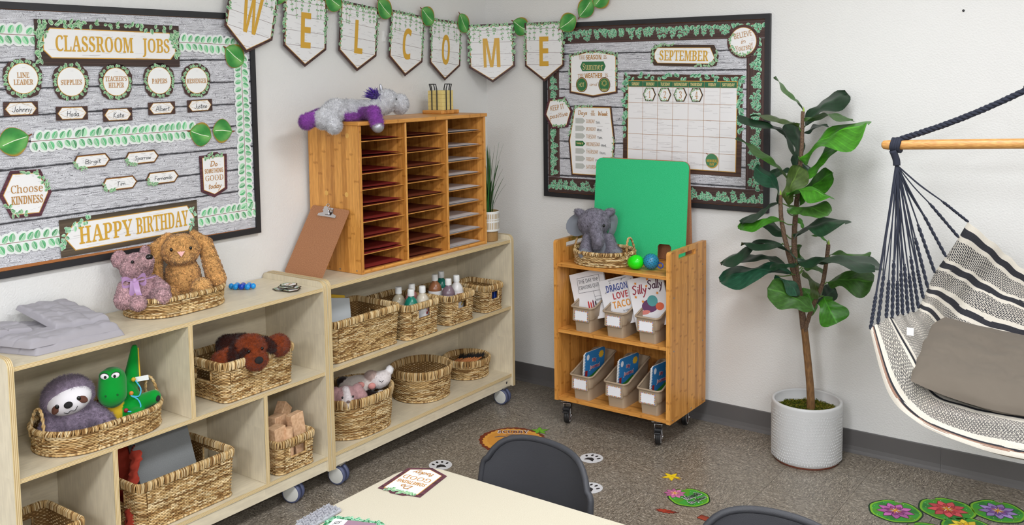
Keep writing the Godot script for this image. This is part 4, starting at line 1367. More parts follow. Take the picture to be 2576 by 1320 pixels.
# o: rim (band height), holes [[side, half width, y0, y1]], prof (height share -> scale), handle (arched handles at the ends), rh (row height)
func basket(t: Node3D, w: float, d: float, h: float, r: float, o := {}) -> void:
	var rim: float = o.get("rim", 0.022)
	var rh: float = o.get("rh", 0.0056)
	var prof: Callable = o.get("prof", func(v): return lerpf(0.94, 1.0, v))
	var holes: Array = o.get("holes", [])
	var per := 2.0 * (w + d) - 1.7 * r
	var n := int(per / 0.0115)
	if n % 2 == 0: n += 1          # odd number of stakes: over and under swap each row
	var lp := loop_of(w, d, r, 2 * n)
	var inhole := func(i: int, y: float) -> bool:
		for ho in holes:
			var nn: Vector2 = lp[i][1]
			var pp: Vector2 = lp[i][0]
			if ho[0] == "x" and nn.x > 0.9 and absf(pp.y) < ho[1] and y > ho[2] and y < ho[3]: return true
			if ho[0] == "-x" and nn.x < -0.9 and absf(pp.y) < ho[1] and y > ho[2] and y < ho[3]: return true
			if ho[0] == "z" and nn.y > 0.9 and absf(pp.x) < ho[1] and y > ho[2] and y < ho[3]: return true
			if ho[0] == "-z" and nn.y < -0.9 and absf(pp.x) < ho[1] and y > ho[2] and y < ho[3]: return true
		return false
	var at := func(i: int, y: float, off: float) -> Vector3:
		var s: float = prof.call(clampf(y / h, 0, 1))
		var p: Vector2 = lp[i % (2 * n)][0] * s + lp[i % (2 * n)][1] * off
		return Vector3(p.x, y, p.y)
	var wv := MB.new()
	var rows := int((h - rim * 0.7 - 0.006) / rh)
	for j in rows:
		var y := 0.007 + j * rh
		var pts := []
		var cols := []
		var runs := []
		var c := straw()
		for i in 2 * n:
			if rng.randf() < 0.22: c = straw()
			if inhole.call(i, y):
				if pts.size() > 1: runs.append([pts, cols])
				pts = []; cols = []
				continue
			var off := 0.0
			if i % 2 == 0: off = 0.0026 if (i / 2 + j) % 2 == 0 else -0.0022
			pts.append(at.call(i, y + rng.randf_range(-0.0007, 0.0007), off))
			cols.append(c)
		if runs.is_empty() and pts.size() == 2 * n:
			wv.tube(pts, rh * 0.56, 4, true, cols, 0.8)
		else:
			runs.append([pts, cols])
			for q in runs: if q[0].size() > 1: wv.tube(q[0], rh * 0.56, 4, false, q[1], 0.8)
	# braided foot
	var fp := []
	var fr := []
	var fc := []
	for i in 2 * n:
		fp.append(at.call(i, 0.0055, 0.003)); fr.append(0.0052 if i % 2 == 0 else 0.0036); fc.append(straw())
	wv.tube(fp, fr, 5, true, fc)
	part(t, "weave", wv, M.vc_matte)
	# brown shell added behind the strands so no light leaks through
	var ln := MB.new()
	ln.col = k(132, 100, 62)
	for i in 2 * n:
		var i2 := (i + 1) % (2 * n)
		var nb := 12
		for q in nb:
			var y0 := 0.003 + (h - 0.008) * q / nb
			var y1 := 0.003 + (h - 0.008) * (q + 1) / nb
			if inhole.call(i, (y0 + y1) / 2): continue
			ln.oquad(at.call(i, y0, -0.0028), at.call(i2, y0, -0.0028), at.call(i2, y1, -0.0028), at.call(i, y1, -0.0028), Vector3(lp[i][1].x, 0, lp[i][1].y))
	var base := PackedVector2Array()
	for i in range(0, 2 * n, 2):
		var q: Vector3 = at.call(i, 0.004, -0.002)
		base.append(Vector2(q.x, -q.z))
	ln.flat(base, 0.004, null, Transform3D(Basis(Vector3(1, 0, 0), Vector3(0, 0, -1), Vector3(0, 1, 0)), Vector3.ZERO))
	part(t, "added_lining", ln, M.vc_matte)
	# rim of wrapped strands
	var rm := MB.new()
	var m := int(per / 0.0048)
	var lr := loop_of(w, d, r, m)
	for i in m:
		var pp: Vector2 = lr[i][0]
		var nn: Vector2 = lr[i][1]
		var tt := Vector2(-nn.y, nn.x)
		var lean := rng.randf_range(-0.0015, 0.0035)
		var path := []
		for q in [[0.0062, h - rim, 1.0], [0.0074, h - rim * 0.4, 0.5], [0.0055, h - 0.002, 0.2], [0.0, h + 0.0025, 0.0], [-0.0055, h - 0.003, 0.1], [-0.0055, h - rim * 0.8, 0.6]]:
			var s: float = prof.call(clampf(q[1] / h, 0, 1))
			var xy: Vector2 = pp * s + nn * q[0] + tt * lean * q[2] * 2.0
			path.append(Vector3(xy.x, q[1], xy.y))
		rm.col = straw()
		rm.tube(path, 0.0026, 4, false, null, 1.0, false)
	for ho in holes:
		var hw: float = ho[1]
		var q := []
		var s: float = prof.call(ho[2] / h)
		for c in [[-1, 0], [1, 0], [1, 1], [-1, 1]]:
			var y: float = ho[2] if c[1] == 0 else ho[3]
			var off := 0.003
			var e: float = (d if ho[0].ends_with("x") else w) / 2 * s + off
			match ho[0]:
				"x": q.append(Vector3(e, y, c[0] * hw))
				"-x": q.append(Vector3(-e, y, c[0] * hw))
				"z": q.append(Vector3(c[0] * hw, y, e))
				"-z": q.append(Vector3(c[0] * hw, y, -e))
		for i in 3:
			var a: Vector3 = q[(i + 3) % 4]
			var b: Vector3 = q[i]
			var cnt := 7
			var path := []
			var cc := []
			for u in cnt + 1:
				path.append(a.lerp(b, float(u) / cnt)); cc.append(straw())
			rm.tube(path, 0.0044, 5, false, cc)
	part(t, "rim", rm, M.vc_matte)
	if o.has("handle"):
		var ax: String = o.handle
		for s in [-1.0, 1.0]:
			var hd := MB.new()
			var hw := 0.04
			var hh: float = o.get("hh", 0.065)
			for ply_i in 2:
				var path := []
				var cc := []
				for i in 25:
					var u := float(i) / 24
					var a := PI * u
					var e := (w if ax == "z" else d) / 2 * 0.985
					var tw := u * 40.0 + ply_i * PI
					var y := h - 0.03 + sin(a) * (hh + 0.03)
					var off := -cos(a) * hw + 0.003 * cos(tw)
					var ee := e + 0.003 * sin(tw) - 0.01 * sin(a)
					path.append(Vector3(off, y, s * ee) if ax == "z" else Vector3(s * ee, y, off))
					cc.append(straw())
				hd.tube(path, 0.0036, 5, false, cc)
			part(t, "handle", hd, M.vc_matte)

func bk(called: String, label: String, at: Vector3, w: float, d: float, h: float, r: float, o := {}, turn := 0.0) -> void:
	basket(thing(called, label, "basket", at, turn, "woven seagrass baskets"), w, d, h, r, o)

func baskets() -> void:
	bk("oval_basket", "low oval basket that holds the bear and the rabbit", Vector3(0.14, 0.8335, 2.095), 0.37, 0.245, 0.07, 0.12, {"handle": "z", "rim": 0.012, "prof": func(v): return lerpf(0.97, 1.0, v)})
	bk("oval_basket", "low oval basket that holds the sloth and the dinosaur", Vector3(0.225, 0.4925, 2.465), 0.42, 0.265, 0.08, 0.13, {"handle": "z", "rim": 0.012, "prof": func(v): return lerpf(0.97, 1.0, v)})
	bk("rectangular_basket", "rectangular basket that holds the brown plush dog", Vector3(0.23, 0.4925, 1.885), 0.335, 0.24, 0.15, 0.025, {"rim": 0.026, "holes": [["z", 0.045, 0.07, 0.112]]})
	bk("rectangular_basket", "large rectangular basket with a grey book on the bottom shelf", Vector3(0.208, 0.1435, 2.208), 0.395, 0.275, 0.176, 0.025, {"rim": 0.026, "holes": [["z", 0.05, 0.09, 0.138], ["-z", 0.05, 0.09, 0.138]]})
	bk("rectangular_basket", "small basket full of wooden blocks", Vector3(0.262, 0.1435, 1.728), 0.185, 0.2, 0.133, 0.025, {"rim": 0.024, "holes": [["x", 0.042, 0.06, 0.1]]})
	bk("rectangular_basket", "empty basket at the lower corner of the cubby shelf", Vector3(0.24, 0.1435, 2.694), 0.185, 0.235, 0.148, 0.025, {"rim": 0.024, "holes": [["-x", 0.045, 0.07, 0.11]]})
	bk("rectangular_basket", "long basket with a pale folder on the corner shelf unit", Vector3(0.205, 0.4955, 1.306), 0.405, 0.275, 0.175, 0.025, {"rim": 0.026, "holes": [["-z", 0.045, 0.085, 0.132]]})
	bk("rectangular_basket", "basket with white, teal and pink paint bottles", Vector3(0.222, 0.4955, 0.972), 0.22, 0.29, 0.158, 0.025, {"rim": 0.025, "holes": [["x", 0.042, 0.085, 0.125], ["-x", 0.04, 0.085, 0.125]]})
	bk("rectangular_basket", "basket with grey, brown and white paint bottles", Vector3(0.222, 0.4955, 0.69), 0.195, 0.28, 0.14, 0.025, {"rim": 0.024, "holes": [["x", 0.036, 0.07, 0.106]]})
	bk("rectangular_basket", "small basket with dark blue boxes at the end of the shelf", Vector3(0.25, 0.4955, 0.428), 0.145, 0.215, 0.133, 0.022, {"rim": 0.024, "holes": [["x", 0.03, 0.06, 0.1]]})
	var flare := func(v): return 0.93 + 0.06 * sin(v * 2.6) + (0.07 * pow(maxf(0, (v - 0.7) / 0.3), 1.5))
	bk("round_basket", "round basket with two small plush animals", Vector3(0.215, 0.1455, 1.285), 0.36, 0.29, 0.174, 0.14, {"rim": 0.036, "prof": flare})
	bk("round_basket", "empty round basket between two filled ones", Vector3(0.19, 0.1455, 0.8), 0.285, 0.26, 0.147, 0.128, {"rim": 0.036, "prof": flare})
	bk("round_basket", "small round basket with dark brushes", Vector3(0.178, 0.1455, 0.436), 0.228, 0.222, 0.095, 0.111, {"rim": 0.03, "prof": flare})
	bk("oval_basket", "low oval basket that holds the plush elephant", Vector3(0.915, 0.7785, 0.307), 0.25, 0.29, 0.066, 0.13, {"handle": "x", "rim": 0.012, "prof": func(v): return lerpf(0.97, 1.0, v)})

# ---------------------------------------------------------------- soft toys: one skin each, with fur
class Blob:
	var prims := []
	func c(a: Vector3, b: Vector3, ra: float, rb: float, col: Color) -> Blob:
		prims.append([0, a, b, ra, rb, col, Basis.IDENTITY]); return self
	func e(p: Vector3, r: Vector3, col: Color, bs := Basis.IDENTITY) -> Blob:
		prims.append([1, p, r, 0.0, 0.0, col, bs.inverse()]); return self
	func dist(q: Array, p: Vector3) -> float:
		if q[0] == 0:
			var ab: Vector3 = q[2] - q[1]
			var t := clampf((p - q[1]).dot(ab) / maxf(ab.length_squared(), 1e-9), 0.0, 1.0)
			return (p - q[1] - ab * t).length() - lerpf(q[3], q[4], t)
		var r: Vector3 = q[2]
		var l: Vector3 = q[6] * (p - q[1])
		var k0 := (l / r).length()
		var k1 := (l / (r * r)).length()
		return k0 * (k0 - 1.0) / maxf(k1, 1e-6)
	func skin(cell: float, kk: float) -> MB:
		var lo := Vector3.ONE * 99.0
		var hi := -lo
		for q in prims:
			var rr: float = maxf(q[3], q[4]) if q[0] == 0 else maxf(q[2].x, maxf(q[2].y, q[2].z))
			lo = lo.min(q[1] - Vector3.ONE * rr); hi = hi.max(q[1] + Vector3.ONE * rr)
			if q[0] == 0:
				lo = lo.min(q[2] - Vector3.ONE * rr); hi = hi.max(q[2] + Vector3.ONE * rr)
		lo -= Vector3.ONE * cell * 3.0; hi += Vector3.ONE * cell * 3.0
		var nx := int((hi.x - lo.x) / cell) + 1
		var ny := int((hi.y - lo.y) / cell) + 1
		var nz := int((hi.z - lo.z) / cell) + 1
		var g := PackedFloat32Array()
		g.resize(nx * ny * nz)
		g.fill(1.0)
		for q in prims:
			var rr: float = maxf(q[3], q[4]) if q[0] == 0 else maxf(q[2].x, maxf(q[2].y, q[2].z))
			var a: Vector3 = q[1] - Vector3.ONE * (rr + kk + cell * 2)
			var b: Vector3 = q[1] + Vector3.ONE * (rr + kk + cell * 2)
			if q[0] == 0:
				a = a.min(q[2] - Vector3.ONE * (rr + kk + cell * 2)); b = b.max(q[2] + Vector3.ONE * (rr + kk + cell * 2))
			var i0 := maxi(0, int((a.x - lo.x) / cell))
			var i1 := mini(nx - 1, int((b.x - lo.x) / cell) + 1)
			var j0 := maxi(0, int((a.y - lo.y) / cell))
			var j1 := mini(ny - 1, int((b.y - lo.y) / cell) + 1)
			var k0 := maxi(0, int((a.z - lo.z) / cell))
			var k1 := mini(nz - 1, int((b.z - lo.z) / cell) + 1)
			for z in range(k0, k1 + 1):
				for y in range(j0, j1 + 1):
					for x in range(i0, i1 + 1):
						var d := dist(q, lo + Vector3(x, y, z) * cell)
						var id := (z * ny + y) * nx + x
						var o := g[id]
						var h := maxf(kk - absf(o - d), 0.0) / kk
						g[id] = minf(o, d) - h * h * kk * 0.25
		var m := MB.new()
		var vid := PackedInt32Array()
		vid.resize(nx * ny * nz)
		vid.fill(-1)
		var off := [0, 1, nx, nx + 1, nx * ny, nx * ny + 1, nx * ny + nx, nx * ny + nx + 1]
		var ed := [[0, 1], [2, 3], [4, 5], [6, 7], [0, 2], [1, 3], [4, 6], [5, 7], [0, 4], [1, 5], [2, 6], [3, 7]]
		for z in nz - 1:
			for y in ny - 1:
				for x in nx - 1:
					var id := (z * ny + y) * nx + x
					var s := 0
					for q in 8: if g[id + off[q]] < 0.0: s += 1
					if s == 0 or s == 8: continue
					var p := Vector3.ZERO
					var n := 0
					for e_ in ed:
						var a := g[id + off[e_[0]]]
						var b := g[id + off[e_[1]]]
						if (a < 0.0) != (b < 0.0):
							var t := a / (a - b)
							p += Vector3(e_[0] & 1, (e_[0] >> 1) & 1, e_[0] >> 2).lerp(Vector3(e_[1] & 1, (e_[1] >> 1) & 1, e_[1] >> 2), t)
							n += 1
					p = lo + (Vector3(x, y, z) + p / n) * cell
					var best := 99.0
					for q in prims:
						var d := dist(q, p)
						if d < best:
							best = d; m.col = q[5]
					vid[id] = m.vert(p)
		for z in range(1, nz - 1):
			for y in range(1, ny - 1):
				for x in range(1, nx - 1):
					var id := (z * ny + y) * nx + x
					var a := g[id] < 0.0
					for ax in 3:
						var st: int = [1, nx, nx * ny][ax]
						if a == (g[id + st] < 0.0): continue
						var u: int = [nx, nx * ny, 1][ax]
						var w: int = [nx * ny, 1, nx][ax]
						var q := [vid[id], vid[id - u], vid[id - u - w], vid[id - w]]
						if q.min() < 0: continue
						if a:
							m.tri(q[0], q[1], q[2]); m.tri(q[0], q[2], q[3])
						else:
							m.tri(q[0], q[2], q[1]); m.tri(q[0], q[3], q[2])
		return m

var strand := {}
func strand_mesh(curl: float) -> ArrayMesh:
	if not strand.has(curl):
		var b := MB.new()
		var n := 3 if curl < 1.0 else 5
		for i in n + 1:
			var t := float(i) / n
			var a := curl * t
			var y := t if curl < 0.1 else sin(a) / curl
			var z := 0.0 if curl < 0.1 else (1.0 - cos(a)) / curl
			var w := (0.085 if curl > 3.0 else 0.042) * (1.0 - 0.8 * t)
			b.vert(Vector3(-w, y, z)); b.vert(Vector3(w, y, z))
		for i in n:
			b.tri(2 * i, 2 * i + 1, 2 * i + 3); b.tri(2 * i, 2 * i + 3, 2 * i + 2)
		strand[curl] = b.mesh()
	return strand[curl]

# fur: copies of one strand over the skin; comb is the way it lies
func fur(t: Node3D, sk: MB, ln: float, per: int, curl: float, messy: float, comb := Vector3(0, -0.4, 0), tone := 0.12, bare := []) -> void:
	var nor := PackedVector3Array()
	nor.resize(sk.v.size())
	for i in range(0, sk.idx.size(), 3):
		var w := (sk.v[sk.idx[i + 1]] - sk.v[sk.idx[i]]).cross(sk.v[sk.idx[i + 2]] - sk.v[sk.idx[i]])
		nor[sk.idx[i]] += w; nor[sk.idx[i + 1]] += w; nor[sk.idx[i + 2]] += w
	var xs := []
	var cs := []
	for i in sk.v.size():
		var skip := false
		for q in bare: if sk.v[i].distance_to(q[0]) < q[1]: skip = true
		if skip: continue
		var n := nor[i].normalized()
		var clump := vary(sk.c[i], tone)
		var twist := Vector3(rng.randf_range(-1, 1), rng.randf_range(-1, 1), rng.randf_range(-1, 1))
		for q in per:
			var jit := Vector3(rng.randf_range(-1, 1), rng.randf_range(-1, 1), rng.randf_range(-1, 1))
			var up := (n + comb * 0.8 + jit * messy * 0.55 + twist * messy * 0.75).normalized()
			var sd := up.cross(jit * 0.4 + twist + Vector3(0.01, 0.3, 0.2)).normalized()
			var l := ln * rng.randf_range(0.65, 1.25)
			var bs := Basis(sd * l, up * l, sd.cross(up) * l)
			xs.append(Transform3D(bs, sk.v[i] + (jit - n * jit.dot(n)) * 0.0035 - n * 0.0012)); cs.append(vary(clump, 0.09))
	var mm := MultiMesh.new()
	mm.transform_format = MultiMesh.TRANSFORM_3D
	mm.use_colors = true
	mm.mesh = strand_mesh(curl)
	mm.instance_count = xs.size()
	for i in xs.size():
		mm.set_instance_transform(i, xs[i]); mm.set_instance_color(i, cs[i])
	var o := MultiMeshInstance3D.new()
	o.name = "fur"
	o.multimesh = mm
	o.material_override = M.vc_plush
	o.set_meta("kind", "stuff")
	t.add_child(o, true)

func dot(t: Node3D, called: String, p: Vector3, r: Vector3, mt: Material, bs := Basis.IDENTITY) -> void:
	part(t, called, MB.new().ball(p, r, bs, 12, 8), mt)

func toy(called: String, label: String, at: Vector3, turn: float, cat := "plush toy") -> Node3D:
	return thing(called, label, cat, at, turn, "")

func body_of(t: Node3D, bl: Blob, cell: float, kk: float, ln: float, per: int, curl: float, messy: float, comb := Vector3(0, -0.4, 0), tone := 0.12, bare := []) -> void:
	var sk := bl.skin(cell, kk)
	if ln > 0.0: fur(t, sk, ln, per, curl, messy, comb, tone, bare)
	part(t, "body", sk, M.vc_plush)

func plush() -> void:
	var eye := mat("bead_black", k(14, 13, 14), 0.12)
	# rabbit
	var t := toy("plush_rabbit", "tan plush rabbit with long hanging ears in the oval basket", Vector3(0.115, 0.84, 2.04), 0.98)
	var tan_ := k(197, 148, 92)
	var b := Blob.new()
	b.e(Vector3(0, 0.085, 0), Vector3(0.066, 0.09, 0.06), tan_).e(Vector3(-0.004, 0.198, 0.02), Vector3(0.068, 0.062, 0.06), tan_).e(Vector3(-0.004, 0.182, 0.064), Vector3(0.036, 0.028, 0.024), k(205, 158, 102))
	b.c(Vector3(-0.045, 0.245, -0.01), Vector3(-0.088, 0.205, -0.008), 0.016, 0.024, tan_).c(Vector3(-0.088, 0.205, -0.008), Vector3(-0.1, 0.095, 0.03), 0.024, 0.03, tan_)
	b.c(Vector3(0.045, 0.248, -0.012), Vector3(0.085, 0.21, -0.01), 0.016, 0.026, tan_).c(Vector3(0.085, 0.21, -0.01), Vector3(0.118, 0.08, 0.02), 0.026, 0.036, tan_)
	b.c(Vector3(0.05, 0.03, 0.04), Vector3(0.062, 0.062, 0.075), 0.032, 0.038, k(206, 158, 100)).c(Vector3(-0.05, 0.03, 0.03), Vector3(-0.05, 0.04, 0.06), 0.032, 0.034, tan_)
	body_of(t, b, 0.0066, 0.0055, 0.0165, 5, 4.4, 0.9, Vector3(0, -0.3, 0), 0.24)
	part(t, "nose", MB.new().prism(pv([-0.0135, 0.009, 0.0135, 0.009, 0.0, -0.011]), 0.0, 0.006, Transform3D(Basis(Vector3(1, 0, 0), -0.25), Vector3(-0.004, 0.196, 0.09))), mat("nose_pink", k(232, 176, 172), 0.7))
	dot(t, "eye", Vector3(-0.037, 0.212, 0.076), Vector3(0.0055, 0.0065, 0.0055), eye)
	dot(t, "eye", Vector3(0.03, 0.214, 0.078), Vector3(0.0055, 0.0065, 0.0055), eye)
	# bear
	t = toy("plush_bear", "dusty pink plush bear with a lilac satin bow beside the rabbit", Vector3(0.12, 0.84, 2.225), 1.45)
	var mv := k(180, 144, 148)
	b = Blob.new()
	b.e(Vector3(0, 0.07, 0), Vector3(0.058, 0.068, 0.054), mv).e(Vector3(0.0, 0.162, -0.012), Vector3(0.057, 0.052, 0.054), mv, Basis(Vector3(1, 0, 0), -0.4)).c(Vector3(0.002, 0.17, 0.022), Vector3(0.004, 0.192, 0.058), 0.032, 0.026, k(184, 148, 150))
	b.e(Vector3(0.045, 0.205, -0.035), Vector3(0.024, 0.026, 0.013), mv, Basis(Vector3(0, 1, 0), 0.5)).e(Vector3(-0.046, 0.192, -0.045), Vector3(0.026, 0.032, 0.014), mv, Basis(Vector3(0, 1, 0), -0.4))
	b.c(Vector3(0.05, 0.105, 0.01), Vector3(0.052, 0.085, 0.075), 0.024, 0.024, mv).c(Vector3(-0.052, 0.1, 0.01), Vector3(-0.066, 0.06, 0.022), 0.028, 0.034, mv)
	b.c(Vector3(0.03, 0.06, 0.04), Vector3(0.03, 0.07, 0.115), 0.028, 0.028, mv).c(Vector3(-0.035, 0.05, 0.035), Vector3(-0.045, 0.055, 0.085), 0.028, 0.028, mv)
	body_of(t, b, 0.0064, 0.0055, 0.0155, 5, 4.4, 0.9, Vector3(0, -0.2, 0), 0.22)
	dot(t, "nose", Vector3(0.004, 0.21, 0.08), Vector3(0.0135, 0.01, 0.008), eye, Basis(Vector3(1, 0, 0), -0.5))
	dot(t, "eye", Vector3(-0.036, 0.192, 0.034), Vector3(0.006, 0.006, 0.006), eye)
	dot(t, "eye", Vector3(0.038, 0.194, 0.036), Vector3(0.006, 0.006, 0.006), eye)
	var bow := Node3D.new()
	bow.name = "bow"
	t.add_child(bow)
	bow.transform = Transform3D(Basis(Vector3(0, 1, 0), -0.75), Vector3(-0.036, 0.128, 0.05))
	var satin := mat("satin", k(178, 140, 184), 0.28, {"rim_enabled": true, "rim": 0.6})
	for s in [-1.0, 1.0]:
		part(bow, "bow_loop", MB.new().sheet(14, 3, func(u, v): return Vector3(s * 0.042 * sin(u * PI), 0.016 * sin(u * TAU) + (v - 0.5) * 0.02 * sin(u * PI) + 0.008 * s * sin(u * PI), 0.012 * sin(u * PI) + 0.004 * v)), satin)
		part(bow, "bow_tail", MB.new().sheet(3, 12, func(u, v): return Vector3(s * (0.004 + 0.022 * v * (0.4 if s < 0 else 1.3)) + (u - 0.5) * 0.02, -0.085 * v, 0.01 + 0.018 * sin(v * 3.0) * (0.6 + 0.4 * s))), satin)
	dot(bow, "knot", Vector3(0, 0, 0.006), Vector3(0.009, 0.011, 0.008), satin)
	part(bow, "collar", MB.new().tube(spline([Vector3(-0.055, 0.006, -0.03), Vector3(-0.03, 0, -0.004), Vector3(0, 0, 0.002), Vector3(0.035, 0.004, -0.01), Vector3(0.06, 0.008, -0.03)], 4), 0.007, 6, false, null, 0.3), satin)
	# sloth
	t = toy("plush_sloth", "grey purple plush sloth with a white smiling face", Vector3(0.215, 0.52, 2.545), 1.02)
	var pu := k(138, 124, 142)
	var hb := Basis(Vector3(0, 0, 1), 0.28)
	var hc := Vector3(-0.012, 0.128, 0.012)
	b = Blob.new()
	b.e(hc, Vector3(0.078, 0.066, 0.062), pu, hb).e(Vector3(0, 0.048, 0), Vector3(0.07, 0.062, 0.056), pu).c(Vector3(-0.055, 0.07, 0.01), Vector3(-0.07, 0.03, 0.045), 0.026, 0.03, pu).c(Vector3(0.055, 0.07, 0.0), Vector3(0.098, 0.03, 0.02), 0.024, 0.028, pu)
	body_of(t, b, 0.0068, 0.012, 0.011, 8, 0.9, 0.6, Vector3(0, -0.5, 0), 0.16, [[hc + Vector3(0.004, -0.006, 0.058), 0.05], [hc + Vector3(0.03, 0.004, 0.05), 0.036], [hc + Vector3(-0.028, -0.012, 0.05), 0.036]])
	var f := Node3D.new()
	f.name = "face"
	t.add_child(f)
	f.transform = Transform3D(hb, hc)
	part(f, "face_patch", MB.new().ball(Vector3(0.004, -0.004, 0.021), Vector3(0.07, 0.049, 0.053), Basis.IDENTITY, 22, 14), mat("face_white", k(228, 224, 228), 0.95))
	for s in [-1.0, 1.0]:
		part(f, "eye_patch", MB.new().ball(Vector3(0.004 + s * 0.038, -0.006, 0.058), Vector3(0.0125, 0.022, 0.0095), Basis(Vector3(0, 0, 1), s * 0.75) * Basis(Vector3(0, 1, 0), s * 0.5)), mat("patch_brown", k(96, 58, 44), 0.9))
		dot(f, "eye", Vector3(0.004 + s * 0.033, 0.0, 0.068), Vector3(0.0065, 0.0075, 0.004), eye)
	dot(f, "nose", Vector3(0.003, -0.006, 0.075), Vector3(0.0135, 0.011, 0.006), mat("felt_black", k(26, 25, 26), 0.9))
	part(f, "smile", MB.new().tube(spline([Vector3(-0.018, -0.027, 0.067), Vector3(-0.008, -0.034, 0.0655), Vector3(0.003, -0.028, 0.0705), Vector3(0.013, -0.034, 0.0655), Vector3(0.026, -0.022, 0.067)], 5), 0.001, 5), M.felt_black)
	# dinosaur, authored in the toy's own axes: x to the right in the picture, z to the viewer
	t = toy("plush_dinosaur", "green plush dinosaur with a yellow neck beside the sloth", Vector3(0.235, 0.512, 2.37), 0.98)
	var gr := k(22, 140, 52)
	b = Blob.new()
	b.c(Vector3(-0.035, 0.155, 0.03), Vector3(-0.036, 0.118, 0.06), 0.044, 0.046, gr).e(Vector3(-0.056, 0.178, 0.05), Vector3(0.02, 0.018, 0.018), gr).e(Vector3(-0.024, 0.182, 0.05), Vector3(0.02, 0.018, 0.018), gr)
	b.c(Vector3(-0.036, 0.105, 0.03), Vector3(-0.034, 0.03, 0.02), 0.03, 0.038, k(226, 186, 52))
	b.c(Vector3(0.0, 0.115, -0.01), Vector3(0.015, 0.045, 0.0), 0.032, 0.055, gr).c(Vector3(0.02, 0.12, -0.03), Vector3(0.036, 0.235, -0.05), 0.028, 0.012, gr)
	b.c(Vector3(0.045, 0.06, 0.02), Vector3(0.092, 0.085, 0.045), 0.03, 0.024, gr).c(Vector3(0.02, 0.03, 0.03), Vector3(0.04, 0.035, 0.06), 0.03, 0.026, gr)
	body_of(t, b, 0.0062, 0.006, 0.0, 0, 0, 0)
	part(t, "tail_seam", MB.new().tube([Vector3(0.05, 0.13, -0.028), Vector3(0.0465, 0.235, -0.048)], 0.003, 5), mat("felt_yellow", k(226, 186, 52), 0.9))
	for s in [-1.0, 1.0]:
		var ex: float = -0.04 + s * 0.0165
		part(t, "eye_white", MB.new().ball(Vector3(ex, 0.18, 0.067), Vector3(0.014, 0.010, 0.006), Basis(Vector3(0, 0, 1), s * 0.35)), M.face_white)
		dot(t, "eye", Vector3(ex - s * 0.002, 0.179, 0.0725), Vector3(0.0045, 0.0055, 0.002), M.felt_black)
		dot(t, "eye_outline", Vector3(ex, 0.18, 0.0655), Vector3(0.0155, 0.0115, 0.0055), M.felt_black, Basis(Vector3(0, 0, 1), s * 0.35))
		dot(t, "nostril", Vector3(-0.036 + s * 0.018, 0.125, 0.103), Vector3(0.003, 0.004, 0.002), mat("stitch_green", k(14, 90, 36), 0.9))
	part(t, "mouth_seam", MB.new().tube(spline([Vector3(-0.078, 0.1, 0.07), Vector3(-0.05, 0.089, 0.098), Vector3(-0.022, 0.089, 0.098), Vector3(0.008, 0.1, 0.068)], 5), 0.0012, 5), M.stitch_green)
	var cord := mat("cord_blue", k(70, 176, 208), 0.8)
	part(t, "lacing", MB.new().tube(spline([Vector3(0.003, 0.052, 0.062), Vector3(0.03, 0.05, 0.066), Vector3(0.05, 0.06, 0.058), Vector3(0.042, 0.085, 0.052), Vector3(0.02, 0.1, 0.05)], 5), 0.0025, 6), cord)
	part(t, "lacing", MB.new().tube(spline([Vector3(0.02, 0.1, 0.05), Vector3(0.045, 0.092, 0.04), Vector3(0.052, 0.11, 0.02), Vector3(0.038, 0.135, 0.012), Vector3(0.034, 0.142, 0.006)], 5), 0.0025, 6), cord)
	for q in [[Vector3(0.004, 0.056, 0.063), k(150, 26, 44)], [Vector3(0.022, 0.107, 0.046), k(216, 128, 44)], [Vector3(0.03, 0.143, 0.012), k(200, 160, 40)]]:
		part(t, "button", MB.new().ball(q[0], Vector3(0.0075, 0.0075, 0.005)), mat("button", q[1], 0.5))
	dot(t, "toe", Vector3(0.104, 0.083, 0.058), Vector3(0.009, 0.012, 0.012), M.felt_black)
	part(t, "care_tag", MB.new().box(Vector3(0.068, 0.135, 0.0), Vector3(0.042, 0.017, 0.001), 0.0, 1, Transform3D(Basis(Vector3(0, 0, 1), 0.08), Vector3.ZERO)), M.white_plastic)
	# dog
	t = toy("plush_dog", "rust brown plush dog draped over the edge of its basket", Vector3(0.25, 0.645, 1.87), 0.98)
	var ru := k(134, 62, 32)
	var dk := k(58, 28, 20)
	b = Blob.new()
	b.e(Vector3(0.01, 0.018, 0.075), Vector3(0.058, 0.05, 0.05), ru).e(Vector3(0.024, -0.015, 0.125), Vector3(0.042, 0.036, 0.034), ru).e(Vector3(-0.008, 0.014, 0.115), Vector3(0.02, 0.02, 0.016), dk)
	b.c(Vector3(-0.03, 0.035, 0.05), Vector3(-0.06, -0.005, 0.105), 0.02, 0.026, dk).c(Vector3(0.06, 0.03, 0.05), Vector3(0.085, 0.012, 0.07), 0.02, 0.022, dk)
	b.c(Vector3(-0.02, 0.0, 0.0), Vector3(-0.07, 0.02, 0.02), 0.055, 0.04, dk).c(Vector3(-0.05, 0.0, 0.06), Vector3(-0.1, -0.008, 0.105), 0.028, 0.03, ru).c(Vector3(0.08, 0.0, 0.03), Vector3(0.118, 0.008, 0.04), 0.034, 0.04, ru)
	b.e(Vector3(0.0, -0.06, -0.02), Vector3(0.09, 0.05, 0.06), dk)
	body_of(t, b, 0.0065, 0.008, 0.0105, 8, 0.9, 0.6, Vector3(0, -0.5, 0.2), 0.2)
	dot(t, "nose", Vector3(0.032, -0.008, 0.158), Vector3(0.016, 0.014, 0.008), M.felt_black)
	dot(t, "eye", Vector3(0.0, 0.022, 0.132), Vector3(0.006, 0.006, 0.005), eye)
	dot(t, "eye", Vector3(0.048, 0.024, 0.12), Vector3(0.006, 0.006, 0.005), eye)
	# two small animals in the round basket
	t = toy("plush_puppy", "small pink and white plush puppy in the round basket", Vector3(0.265, 0.268, 1.37), 1.0)
	var pk := k(176, 138, 138)
